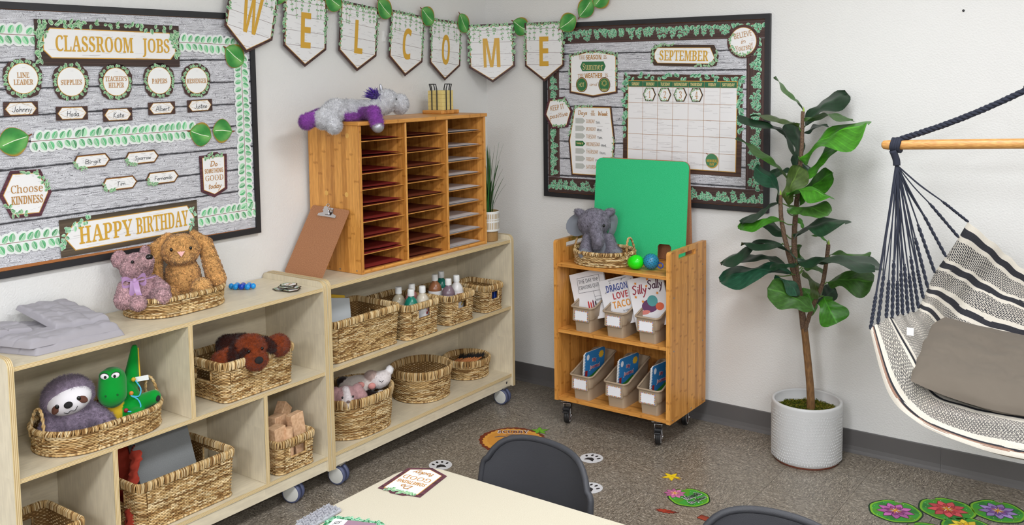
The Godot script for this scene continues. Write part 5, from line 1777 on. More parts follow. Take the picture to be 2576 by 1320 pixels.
	var wh := k(216, 206, 206)
	b = Blob.new()
	b.e(Vector3(-0.005, 0.055, 0.03), Vector3(0.052, 0.045, 0.045), pk).e(Vector3(-0.008, 0.045, 0.062), Vector3(0.026, 0.03, 0.026), wh).c(Vector3(-0.01, 0.095, 0.05), Vector3(-0.008, 0.06, 0.075), 0.012, 0.014, wh)
	b.c(Vector3(-0.05, 0.08, 0.02), Vector3(-0.065, 0.03, 0.03), 0.02, 0.022, pk).c(Vector3(0.045, 0.082, 0.02), Vector3(0.06, 0.05, 0.035), 0.02, 0.024, pk).e(Vector3(0.02, 0.0, 0.0), Vector3(0.08, 0.04, 0.05), wh)
	body_of(t, b, 0.0065, 0.008, 0.007, 5, 2.0, 0.6, Vector3(0, -0.3, 0), 0.12)
	dot(t, "nose", Vector3(-0.009, 0.052, 0.09), Vector3(0.008, 0.006, 0.005), mat("nose_taupe", k(112, 92, 86), 0.8))
	dot(t, "eye", Vector3(0.014, 0.068, 0.078), Vector3(0.004, 0.005, 0.004), eye)
	dot(t, "eye", Vector3(-0.03, 0.068, 0.075), Vector3(0.004, 0.005, 0.004), eye)
	t = toy("plush_calf", "small cream plush calf with dark patches lying in the round basket", Vector3(0.2, 0.275, 1.205), 1.0)
	b = Blob.new()
	b.e(Vector3(-0.02, 0.03, 0.0), Vector3(0.085, 0.045, 0.055), k(222, 212, 204)).e(Vector3(0.075, 0.055, 0.03), Vector3(0.048, 0.036, 0.04), k(230, 222, 220), Basis(Vector3(0, 0, 1), 0.4)).e(Vector3(0.035, 0.075, 0.02), Vector3(0.03, 0.022, 0.03), k(196, 172, 164)).e(Vector3(0.118, 0.088, 0.02), Vector3(0.018, 0.022, 0.014), k(238, 236, 236))
	b.c(Vector3(0.01, 0.0, 0.05), Vector3(0.06, -0.012, 0.075), 0.02, 0.022, k(44, 34, 32)).c(Vector3(-0.06, -0.01, 0.06), Vector3(-0.03, -0.015, 0.085), 0.02, 0.022, k(44, 34, 32)).c(Vector3(0.07, -0.005, 0.05), Vector3(0.09, -0.01, 0.06), 0.018, 0.02, k(226, 216, 208)).e(Vector3(-0.08, 0.05, -0.02), Vector3(0.03, 0.022, 0.03), k(48, 38, 36))
	body_of(t, b, 0.0068, 0.008, 0.0075, 5, 2.0, 0.6, Vector3(0, -0.3, 0), 0.1)
	dot(t, "nose", Vector3(0.028, 0.04, 0.062), Vector3(0.017, 0.015, 0.012), mat("felt_pink", k(220, 150, 142), 0.9))
	dot(t, "muzzle", Vector3(-0.02, 0.048, 0.052), Vector3(0.018, 0.015, 0.012), M.felt_pink)
	part(t, "closed_eye", MB.new().tube(spline([Vector3(0.06, 0.062, 0.068), Vector3(0.07, 0.056, 0.071), Vector3(0.08, 0.062, 0.068)], 4), 0.0012, 5), M.felt_black)
	# unicorn on top of the paper organizer, world axes
	t = toy("plush_unicorn", "white plush unicorn with purple mane lying on the bamboo organizer", Vector3(0.2, 1.4905, 1.25), 0.0)
	var uw := k(222, 222, 226)
	var vi := k(150, 80, 172)
	b = Blob.new()
	b.c(Vector3(0.0, 0.03, -0.1), Vector3(0.01, 0.034, 0.08), 0.04, 0.046, uw).c(Vector3(0.01, 0.034, 0.08), Vector3(0.03, 0.005, 0.165), 0.046, 0.042, uw).c(Vector3(0.04, 0.005, 0.14), Vector3(0.07, -0.025, 0.15), 0.036, 0.03, uw)
	b.c(Vector3(0.01, 0.03, -0.1), Vector3(0.03, 0.045, -0.19), 0.034, 0.036, uw).e(Vector3(0.03, 0.068, -0.21), Vector3(0.046, 0.048, 0.05), uw).e(Vector3(0.055, 0.05, -0.268), Vector3(0.04, 0.042, 0.036), uw)
	b.c(Vector3(0.0, 0.02, 0.16), Vector3(-0.01, -0.005, 0.225), 0.024, 0.03, vi).c(Vector3(-0.07, 0.03, 0.02), Vector3(-0.09, 0.035, 0.0), 0.02, 0.022, vi)
	b.c(Vector3(0.05, 0.02, -0.03), Vector3(0.138, 0.024, -0.012), 0.02, 0.025, vi).c(Vector3(0.05, 0.005, -0.07), Vector3(0.06, 0.005, 0.06), 0.014, 0.014, vi).c(Vector3(0.138, 0.024, -0.012), Vector3(0.17, -0.022, 0.0), 0.026, 0.024, vi)
	body_of(t, b, 0.0072, 0.01, 0.0155, 9, 1.6, 0.8, Vector3(0, -0.3, 0), 0.1)
	part(t, "hoof_tip", MB.new().ball(Vector3(0.175, -0.034, 0.002), Vector3(0.026, 0.026, 0.027)), mat("silver_lame", k(170, 170, 176), 0.35, {"metallic": 0.6}))
	part(t, "horn", MB.new().lathe([Vector2(0.011, 0), Vector2(0.009, 0.012), Vector2(0.006, 0.03), Vector2(0.0, 0.036)], 12, Transform3D(Basis(Vector3(1, 0, 0), 0.2), Vector3(0.01, 0.108, -0.2))), M.silver_lame)
	var mn := MB.new()
	mn.col = k(84, 44, 158)
	for i in 170:
		var u := rng.randf()
		var p := Vector3(rng.randf_range(-0.005, 0.03), 0.075 + 0.035 * sin(u * PI), -0.17 + 0.012 * rng.randf() + 0.0 * u - 0.03 * (1 - u)) + Vector3(0, -0.05 * (1 - u), 0.012)
		var d := Vector3(rng.randf_range(-0.3, 0.5), rng.randf_range(0.0, 0.9), rng.randf_range(0.3, 1.0)).normalized() * rng.randf_range(0.035, 0.062)
		mn.col = vary(k(84, 44, 158), 0.2)
		mn.tube([p, p + d * 0.5 + Vector3(0, 0.002, 0), p + d], [0.0026, 0.002, 0.0006], 4)
	part(t, "mane", mn, M.vc_plush)
	dot(t, "eye", Vector3(0.078, 0.075, -0.222), Vector3(0.003, 0.005, 0.005), M.felt_black)
	dot(t, "nostril", Vector3(0.092, 0.058, -0.272), Vector3(0.002, 0.004, 0.004), mat("felt_grey", k(120, 118, 124), 0.9))
	# elephant
	t = toy("plush_elephant", "grey plush elephant sitting in the basket on the cart", Vector3(0.885, 0.787, 0.312), 0.5)
	var eg := k(128, 124, 136)
	b = Blob.new()
	b.e(Vector3(0, 0.07, -0.01), Vector3(0.066, 0.075, 0.06), eg).e(Vector3(-0.02, 0.18, 0.0), Vector3(0.076, 0.066, 0.062), eg, Basis(Vector3(0, 0, 1), 0.1)).c(Vector3(-0.012, 0.165, 0.055), Vector3(0.002, 0.105, 0.085), 0.032, 0.026, eg).c(Vector3(0.002, 0.105, 0.085), Vector3(-0.004, 0.085, 0.08), 0.026, 0.022, eg)
	b.c(Vector3(-0.045, 0.04, 0.03), Vector3(-0.058, 0.045, 0.06), 0.032, 0.034, eg).c(Vector3(0.045, 0.04, 0.03), Vector3(0.078, 0.045, 0.055), 0.032, 0.034, eg).c(Vector3(-0.045, 0.11, 0.03), Vector3(-0.056, 0.075, 0.05), 0.026, 0.026, eg).c(Vector3(0.05, 0.105, 0.02), Vector3(0.062, 0.075, 0.04), 0.026, 0.026, eg)
	b.e(Vector3(-0.085, 0.225, -0.005), Vector3(0.03, 0.018, 0.014), eg, Basis(Vector3(0, 0, 1), -0.3)).e(Vector3(0.052, 0.228, -0.005), Vector3(0.028, 0.018, 0.014), eg, Basis(Vector3(0, 0, 1), 0.3))
	body_of(t, b, 0.0064, 0.008, 0.0125, 6, 2.2, 0.85, Vector3(0, -0.4, 0), 0.3)
	var vel := mat("velour_grey", k(118, 122, 130), 0.95, {"rim_enabled": true, "rim": 0.7})
	for s in [-1.0, 1.0]:
		var er := MB.new()
		var em := func(u, v):
			var an: float = lerpf(-1.9, 1.75, u)
			var r: float = v * (0.062 + 0.012 * cos(an * 2.0 + 1.0))
			return Vector3(r * cos(an), r * sin(an) * 1.05 - 0.012 * v, 0.014 * sin(v * 3.0) + 0.006 * sin(an * 3.0) * v)
		er.sheet(14, 8, em)
		er.sheet(14, 8, func(u, v): return em.call(u, v) - Vector3(0, 0, 0.007 * sin(PI * v)), true)
		var xf := Transform3D(Basis(Vector3(0, 1, 0), 0.95), Vector3(0.05, 0.19, -0.012)) if s > 0 else Transform3D(Basis(Vector3(0, 1, 0), PI - 0.2), Vector3(-0.085, 0.185, -0.01))
		part(t, "ear", er, vel, xf)
		dot(t, "foot_pad", Vector3(-0.062 if s < 0 else 0.084, 0.046, 0.083 if s < 0 else 0.077), Vector3(0.027, 0.026, 0.014), vel)
	dot(t, "belly_pad", Vector3(0.008, 0.065, 0.036), Vector3(0.042, 0.042, 0.026), vel)
	dot(t, "eye", Vector3(-0.045, 0.172, 0.055), Vector3(0.006, 0.007, 0.005), eye)
	dot(t, "eye", Vector3(0.028, 0.176, 0.058), Vector3(0.006, 0.007, 0.005), eye)

# ---------------------------------------------------------------- things on top of the shelves
func top_things() -> void:
	# quilted weighted blanket, folded
	var t := thing("quilted_blanket", "folded grey quilted blanket on the cubby shelf", "blanket", Vector3(0, 0.8335, 0))
	var cl := mat("quilt_grey", k(158, 154, 160), 0.75, {"rim_enabled": true, "rim": 0.3})
	var wr := nz(9.0, 41, 3)
	var layer := func(nm: String, q: Array, base: Array, th: float, nu: float, nv: float, seed_o: float):
		# q: four corners as (x, z); base: height under each corner
		var f := func(u: float, v: float, side: float) -> Vector3:
			var a: Vector2 = q[0].lerp(q[1], u).lerp(q[3].lerp(q[2], u), v)
			var y: float = lerpf(lerpf(base[0], base[1], u), lerpf(base[3], base[2], u), v)
			var ed := minf(minf(u, 1 - u) * 14.0, minf(v, 1 - v) * 14.0)
			var rd := sqrt(clampf(1.0 - pow(1.0 - minf(ed, 1.0), 2.0), 0.0, 1.0))
			var pf := pow(absf(sin(PI * u * nu) * sin(PI * v * nv)), 0.22)
			var wn := wr.get_noise_2d(a.x + seed_o, a.y) + 0.9 * (0.4 - absf(wr.get_noise_2d(a.x * 1.7 + seed_o, a.y * 0.8 + a.x)))
			var h := th * rd * (0.62 + 0.38 * pf) + 0.007 * wn * rd
			return Vector3(a.x, y + (maxf(h, 0.0) if side > 0 else 0.001), a.y)
		var b := MB.new()
		b.sheet(56, 44, func(u, v): return f.call(u, v, 1.0), true)
		b.sheet(12, 12, func(u, v): return f.call(u, v, -1.0), false)
		part(t, nm, b, cl)
	layer.call("bottom_layer", [Vector2(0.045, 2.795), Vector2(0.315, 2.705), Vector2(0.325, 2.415), Vector2(0.06, 2.43)], [0, 0, 0, 0], 0.026, 4.0, 5.0, 0.0)
	layer.call("middle_fold", [Vector2(0.03, 2.80), Vector2(0.305, 2.715), Vector2(0.315, 2.425), Vector2(0.05, 2.44)], [0.022, 0.022, 0.02, 0.022], 0.026, 4.0, 5.0, 3.0)
	layer.call("top_fold", [Vector2(0.035, 2.62), Vector2(0.24, 2.6), Vector2(0.27, 2.43), Vector2(0.04, 2.45)], [0.088, 0.042, 0.038, 0.075], 0.024, 3.0, 3.0, 7.0)
	layer.call("side_fold", [Vector2(0.03, 2.80), Vector2(0.16, 2.78), Vector2(0.18, 2.64), Vector2(0.04, 2.64)], [0.042, 0.042, 0.042, 0.042], 0.022, 2.0, 2.0, 11.0)
	# blue fidget toy: three clear beads on a bar
	t = thing("fidget_toy", "small clear blue fidget toy on the cubby shelf", "fidget toy", Vector3(0.108, 0.8335, 1.765), 0.6)
	var blu := mat("clear_blue", Color(0.05, 0.32, 0.85, 0.35), 0.08, {"refraction_enabled": true, "refraction_scale": 0.05})
	var sol := mat("solid_blue", k(24, 72, 190), 0.15)
	var cy := mat("cyan_clear", k(30, 150, 226), 0.12)
	for x in [-0.024, 0.0, 0.024]:
		part(t, "barrel", MB.new().lathe([Vector2(0.0, -0.02), Vector2(0.009, -0.019), Vector2(0.012, -0.014), Vector2(0.0095, -0.004), Vector2(0.0095, 0.004), Vector2(0.012, 0.014), Vector2(0.009, 0.019), Vector2(0.0, 0.02)], 18, Transform3D(Basis(Vector3(1, 0, 0), PI / 2), Vector3(x, 0.0125, 0))), sol if x == 0.0 else cy)
	part(t, "bar", MB.new().tube([Vector3(-0.042, 0.0125, 0), Vector3(0.042, 0.0125, 0)], 0.0075, 10), sol)
	for x in [-0.044, 0.044]: part(t, "end_bead", MB.new().ball(Vector3(x, 0.0125, 0), Vector3(0.0105, 0.0115, 0.0115)), cy)
	# loose number cards
	var spots := [[0.255, 1.655, 0.4, "topmost loose leafy card of the pile on the cubby shelf"], [0.262, 1.672, 1.1, "second loose leafy card from the top of the pile"], [0.277, 1.66, 2.0, "third loose leafy card from the top of the pile"], [0.292, 1.675, 0.1, "lowest loose leafy card of the pile, brown corner showing"], [0.245, 1.68, 1.7, "loose leafy card sticking out behind the pile"]]
	for i in 5:
		var c := thing("date_card", spots[i][3], "date card", Vector3(spots[i][0], 0.834 + (4 - i) * 0.0036, spots[i][1]), 0.0, "loose date cards")
		c.rotation = Vector3(-PI / 2 + 0.02 * i - 0.03, spots[i][2], 0)
		var b := framed(c, hex_out(0.074, 0.066, 0.042), 0.0048, k(60, 50, 44), 0.0012)
		wreath(b, [Vector2(0.015, 0.027), Vector2(-0.014, 0.027), Vector2(-0.027, 0.006), Vector2(-0.016, -0.026), Vector2(0.014, -0.026)], 26, 0.0075, 0.0023, 0)
		part(c, "print", b, M.vc)
		if i == 0: letters(c, "5", "serif", Vector2(0.002, 0), 0.014, 0.034, 0.0026, M.gold_brown)
	# clipboard leaning on the organizer
	t = thing("clipboard", "brown hardboard clipboard leaning against the bamboo organizer", "clipboard", Vector3(0.15, 0.8395, 1.487))
	t.rotation = Vector3(-0.545, 0, -0.03)
	var hb := mat("hardboard", k(152, 96, 60), 0.75, {"uv1_triplanar": true, "uv1_scale": Vector3(4, 4, 4), "albedo_texture": speck_tex(k(182, 128, 90), k(150, 100, 66), 0.25)})
	hb.albedo_color = Color.WHITE
	var bp := PackedVector2Array()
	for p in rrect(0.23, 0.315, 0.012): bp.append(p + Vector2(0, 0.1575))
	part(t, "board", MB.new().prism(bp, 0.0, 0.003), hb)
	var clip := Node3D.new()
	clip.name = "clip"
	t.add_child(clip)
	clip.position = Vector3(0, 0.292, 0.003)
	part(clip, "clip_plate", MB.new().prism(pv([-0.055, -0.022, 0.055, -0.022, 0.055, -0.012, 0.03, -0.004, 0.022, 0.02, -0.022, 0.02, -0.03, -0.004, -0.055, -0.012]), 0.002, 0.005), M.chrome)
	part(clip, "clip_lever", MB.new().prism(pv([-0.018, 0.0, 0.018, 0.0, 0.014, 0.03, 0.0, 0.036, -0.014, 0.03]), 0.008, 0.0105, Transform3D(Basis(Vector3(1, 0, 0), 0.5), Vector3(0, -0.008, 0.002))), M.chrome)
	part(clip, "clip_spring", MB.new().tube([Vector3(-0.026, 0.004, 0.009), Vector3(0.026, 0.004, 0.009)], 0.0055, 10), M.chrome)
	var rp := []
	for i in 17: rp.append(Vector3(cos(TAU * i / 16) * 0.009, 0.022 + sin(TAU * i / 16) * 0.009, 0.02))
	part(clip, "hang_ring", MB.new().tube(rp, 0.0016, 6), M.chrome)
	# note holder: wooden tray, yellow notes, wire loops
	t = thing("note_holder", "wooden note tray with black wire loops on the organizer", "note holder", Vector3(0.14, 1.4805, 0.56))
	part(t, "tray", bx(Vector3(0, 0.009, 0), Vector3(0.125, 0.018, 0.135), 0.003, 0, 3.0), M.bamboo)
	for s in [[0.0, -0.047, 0], [0.05, 0.0, 1], [0.0, 0.047, 0], [-0.05, 0.0, 1]]:
		var w := MB.new()
		var hw := 0.016
		var pts := []
		if s[2] == 0: pts = [Vector3(s[0] - hw, 0.016, s[1]), Vector3(s[0] - hw, 0.12, s[1]), Vector3(s[0] - hw, 0.143, s[1] * 1.15), Vector3(s[0] + hw, 0.143, s[1] * 1.15), Vector3(s[0] + hw, 0.12, s[1]), Vector3(s[0] + hw, 0.016, s[1])]
		else: pts = [Vector3(s[0], 0.016, s[1] - hw), Vector3(s[0], 0.12, s[1] - hw), Vector3(s[0] * 1.15, 0.143, s[1] - hw), Vector3(s[0] * 1.15, 0.143, s[1] + hw), Vector3(s[0], 0.12, s[1] + hw), Vector3(s[0], 0.016, s[1] + hw)]
		w.tube(pts, 0.0028, 8)
		part(t, "wire_loop", w, M.black_metal)
	t = thing("note_block", "thick block of pale yellow note paper in the wire holder", "note block", Vector3(0.14, 1.499, 0.56))
	var nb := mat("note_yellow", k(226, 206, 132), 0.9)
	for i in 5: part(t, "note_pad", bx(Vector3(rng.randf_range(-0.001, 0.001), 0.0094 + i * 0.0188, rng.randf_range(-0.001, 0.001)), Vector3(0.09, 0.0185, 0.084), 0.0006), nb, Transform3D(Basis(Vector3.UP, rng.randf_range(-0.012, 0.012)), Vector3.ZERO))

func speck_tex(a: Color, b: Color, f: float, size := 256) -> ImageTexture:
	var d := PackedByteArray()
	d.resize(size * size * 3)
	var n := nz(f, 15, 2)
	for i in size * size:
		var c := a.lerp(b, clampf(0.5 + n.get_noise_2d(i % size, i / size) * 1.1, 0, 1))
		d[i * 3] = c.r8; d[i * 3 + 1] = c.g8; d[i * 3 + 2] = c.b8
	return img_tex(size, size, d)

func slab(called: String, label: String, cat: String, size: Vector3, at: Vector3, rot: Vector3, mt: Material, group := "") -> Node3D:
	var t := thing(called, label, cat, at, 0.0, group)
	t.rotation = rot
	part(t, "cover", bx(Vector3.ZERO, size, minf(0.002, size.x * 0.3)), mt)
	return t

# book: covers and pages, front facing local +z, thickness along z
func book(t: Node3D, w: float, h: float, th: float, cover: Material) -> void:
	part(t, "front_cover", bx(Vector3(0, 0, th / 2 - 0.001), Vector3(w, h, 0.002), 0.0006), cover)
	part(t, "back_cover", bx(Vector3(0, 0, -th / 2 + 0.001), Vector3(w, h, 0.002), 0.0006), cover)
	part(t, "spine", bx(Vector3(-w / 2 + 0.001, 0, 0), Vector3(0.002, h, th), 0.0006), cover)
	part(t, "pages", bx(Vector3(0.002, 0, 0), Vector3(w - 0.007, h - 0.006, th - 0.0045)), M.paper_white)

func bottle(label: String, x: float, z: float, y: float, paint: Color, turn := 0.0) -> void:
	var t := thing("paint_bottle", label, "paint bottle", Vector3(x, y, z), turn, "paint bottles in the baskets")
	var R := 0.0325
	part(t, "bottle_body", MB.new().lathe([Vector2(0, 0), Vector2(R - 0.004, 0), Vector2(R, 0.005), Vector2(R, 0.133), Vector2(R - 0.002, 0.145), Vector2(R - 0.009, 0.16), Vector2(0.0145, 0.17), Vector2(0.0125, 0.174), Vector2(0.0125, 0.18), Vector2(0, 0.18)], 24), mat("paint", paint, 0.22))
	part(t, "cap", MB.new().lathe([Vector2(0.0155, 0.177), Vector2(0.0155, 0.197), Vector2(0.0148, 0.205), Vector2(0.013, 0.207), Vector2(0, 0.208)], 20), M.white_plastic)
	var lb := MB.new()
	lb.col = k(238, 236, 236)
	lb.lathe([Vector2(R + 0.0004, 0.022), Vector2(R + 0.0004, 0.13)], 28)
	part(t, "label_wrap", lb, M.vc)

func shelf_things() -> void:
	var y0 := 0.1435
	# books in the large basket
	var gry := mat("binder_grey", k(108, 110, 110), 0.7, {"uv1_triplanar": true, "uv1_scale": Vector3(6, 6, 6), "albedo_texture": speck_tex(k(120, 122, 122), k(112, 114, 114), 0.3, 128)})
	gry.albedo_color = Color.WHITE
	var t := thing("grey_book", "large plain grey book leaning in the big basket", "book", Vector3(0.268, y0 + 0.155, 2.243))
	t.rotation = Vector3(-0.35, PI / 2, 0)
	book(t, 0.226, 0.29, 0.018, gry)
	t = thing("red_book", "dark red book behind the grey book in the big basket", "book", Vector3(0.238, y0 + 0.164, 2.235))
	t.rotation = Vector3(-0.35, PI / 2, 0)
	book(t, 0.222, 0.305, 0.015, mat("dark_red", k(110, 30, 34), 0.5))
	t = thing("red_cloth", "crumpled orange red felt cloth at the end of the big basket", "cloth", Vector3(0.2, y0 + 0.01, 2.374))
	var wr := nz(14.0, 5, 3)
	var rc := MB.new()
	rc.sheet(20, 26, func(u, v): return Vector3((u - 0.5) * 0.2 + 0.012 * wr.get_noise_2d(u, v * 2.0), v * 0.265, 0.015 * wr.get_noise_2d(u * 2.0 + 5, v * 2.0) - 0.04 * (v - 0.5) + 0.02 * sin(u * 9.0)), false)
	rc.sheet(20, 26, func(u, v): return Vector3((u - 0.5) * 0.2 + 0.012 * wr.get_noise_2d(u, v * 2.0), v * 0.265, 0.015 * wr.get_noise_2d(u * 2.0 + 5, v * 2.0) - 0.04 * (v - 0.5) + 0.02 * sin(u * 9.0) - 0.003), true)
	part(t, "folds", rc, mat("felt_red", k(170, 58, 40), 0.95))
	# wooden blocks
	var wd := mat("beech", k(206, 158, 118), 0.6, {"uv1_triplanar": true, "uv1_scale": Vector3(5, 5, 5), "albedo_texture": speck_tex(k(226, 188, 150), k(206, 162, 124), 0.08, 128)})
	wd.albedo_color = Color.WHITE
	var bl := [["tall square wooden block at the near corner of the block basket", Vector3(0.315, 0.245, 1.79), Vector3(0.05, 0.16, 0.06), Vector3(0.05, 0.1, 0.02)], ["broad wooden block in the middle of the block basket", Vector3(0.255, 0.25, 1.74), Vector3(0.045, 0.18, 0.07), Vector3(-0.05, 0.2, 0.03)], ["slanted wooden block showing through the basket handle", Vector3(0.318, 0.255, 1.688), Vector3(0.035, 0.19, 0.062), Vector3(0.1, 0.0, 0.06)], ["tilted wooden block sticking out at the back of the basket", Vector3(0.225, 0.298, 1.70), Vector3(0.04, 0.15, 0.06), Vector3(-0.75, 0.3, 0.05)]]
	for q in bl:
		t = thing("wooden_block", q[0], "wooden block", q[1], 0.0, "beech wooden blocks")
		t.rotation = q[3]
		part(t, "block", bx(Vector3.ZERO, q[2], 0.002), wd)
	t = thing("wooden_block", "round wooden cylinder block at the front of the basket", "wooden block", Vector3(0.338, 0.17, 1.752), 0.0, "beech wooden blocks")
	part(t, "block", MB.new().lathe([Vector2(0, 0), Vector2(0.0165, 0), Vector2(0.018, 0.0015), Vector2(0.018, 0.141), Vector2(0.0165, 0.1425), Vector2(0, 0.1425)], 22), wd)
	# folders in the long basket
	t = slab("paper_folder", "pale grey folder leaning in the long basket", "folder", Vector3(0.18, 0.2, 0.004), Vector3(0.235, 0.638, 1.39), Vector3(-0.3, PI / 2, -0.2), mat("folder_grey", k(196, 200, 202), 0.6))
	t = slab("paper_folder", "yellow folder behind the pale grey folder", "folder", Vector3(0.18, 0.2, 0.004), Vector3(0.205, 0.652, 1.395), Vector3(-0.3, PI / 2, -0.26), mat("folder_yellow", k(222, 178, 40), 0.6))
	# paint
	bottle("teal paint bottle at the front of its basket", 0.305, 0.99, 0.501, k(24, 124, 104), 0.4)
	bottle("cream paint bottle between the teal and the pink one", 0.31, 0.918, 0.503, k(206, 196, 178))
	bottle("pink paint bottle at the end of its basket", 0.235, 0.905, 0.501, k(196, 128, 126))
	bottle("taupe paint bottle behind the teal one", 0.225, 0.985, 0.501, k(168, 158, 136))
	bottle("grey purple paint bottle at the front of its basket", 0.305, 0.725, 0.501, k(124, 104, 114), 0.3)
	bottle("brown paint bottle at the back of its basket", 0.225, 0.728, 0.513, k(150, 98, 66))
	bottle("dark teal paint bottle at the back of its basket", 0.2, 0.652, 0.511, k(22, 112, 96))
	bottle("white paint bottle with a zigzag label", 0.29, 0.645, 0.501, k(226, 222, 220), 0.2)
	# printed strip seen through the handles
	for q in [[0.339, 0.95, 0], [0.339, 0.895, 1]]:
		var pb := MB.new()
		for i in 5: pb.flat(PackedVector2Array(Array(oval(0.011, 0.014, 10)).map(func(p): return p + Vector2([-0.008, 0.008, -0.008, 0.009, 0][i], [-0.012, -0.008, 0.01, 0.014, 0.0][i]))), 0.0004, [k(150, 40, 44), k(170, 60, 50), k(226, 178, 166), k(120, 30, 40), k(200, 120, 110)][i])
		var own: Node = get_node("paint_bottle" if q[2] == 0 else "paint_bottle_001")
		var o := part(own, "label_print", pb, M.vc)
		o.global_transform = Transform3D(Basis(Vector3.UP, PI / 2), Vector3(own.position.x + 0.0335, 0.604, own.position.z))
	var zz := MB.new()
	zz.col = k(226, 186, 40)
	ribbon(zz, [Vector2(-0.008, 0.024), Vector2(0.006, 0.014), Vector2(-0.008, 0.004), Vector2(0.006, -0.006), Vector2(-0.006, -0.02)], 0.007, 0.0003)
	zz.col = k(30, 120, 170)
	ribbon(zz, [Vector2(-0.013, 0.02), Vector2(0.001, 0.01), Vector2(-0.013, 0.0), Vector2(0.001, -0.01)], 0.002, 0.0006)
	zz.col = k(26, 26, 30)
	ribbon(zz, [Vector2(-0.003, 0.024), Vector2(0.011, 0.014), Vector2(-0.003, 0.004), Vector2(0.011, -0.006)], 0.002, 0.0006)
	var wb: Node3D = get_node("paint_bottle_007")
	part(wb, "label_print", zz, M.vc).global_transform = Transform3D(Basis(Vector3.UP, PI / 2), wb.position + Vector3(0.0335, 0.088, 0.0))
	for q in [["paint_bottle_004", "COLORATIONS"], ["paint_bottle_007", "COLORATIONS"]]:
		var own: Node3D = get_node(q[0])
		var lt := letters(own, q[1], "sansb", Vector2(0, 0), 0.042, 0.011, 0.0, mat("label_red", k(206, 66, 44), 0.5))
		lt.transform = Transform3D(Basis(Vector3.UP, PI / 2 - own.rotation.y - 0.35), Vector3(0, 0, 0)) * Transform3D(Basis.IDENTITY, Vector3(0, 0.12, 0.0338)) * lt.transform
	# boxes
	for i in 3: slab("blue_box", ["navy box nearest the basket handle", "dark blue box in the middle of the small basket", "bright blue box against the basket side"][i], "box", Vector3(0.07, 0.095, 0.024), Vector3(0.3, 0.551, 0.445 - i * 0.028), Vector3(0, 0, 0), mat("box_blue", [k(22, 26, 52), k(30, 46, 96), k(36, 70, 160)][i], 0.4), "blue boxes in the small basket")
	# brushes in the small round basket
	for i in 12:
		t = thing("paint_brush", "%s dark bristled brush in the small round basket" % ["first", "second", "third", "fourth", "fifth", "sixth", "seventh", "eighth", "ninth", "tenth", "eleventh", "twelfth"][i], "brush", Vector3(0.094 + 0.0135 * i, 0.168 + 0.003 * i, 0.468), 0.0, "brushes in the small round basket")
		t.rotation = Vector3(rng.randf_range(-0.28, -0.18), PI + rng.randf_range(-0.12, -0.06), 0)
		part(t, "brush_handle", MB.new().lathe([Vector2(0, 0), Vector2(0.003, 0.002), Vector2(0.0045, 0.03), Vector2(0.0035, 0.1), Vector2(0, 0.1)], 8, Transform3D(Basis(Vector3(1, 0, 0), PI / 2), Vector3(0, 0.02, -0.03))), mat("brush_wood", k(196, 124, 72), 0.5))
		var br := MB.new()
		for j in 26:
			var a := rng.randf() * TAU
			var p := Vector3(cos(a) * 0.003, 0.02 + sin(a) * 0.003, 0.07)
			br.tube([p, p + Vector3(rng.randf_range(-0.006, 0.006), rng.randf_range(-0.004, 0.02), 0.026)], [0.0012, 0.0005], 3)
		part(t, "bristles", br, mat("bristle_black", k(22, 20, 20), 0.8))

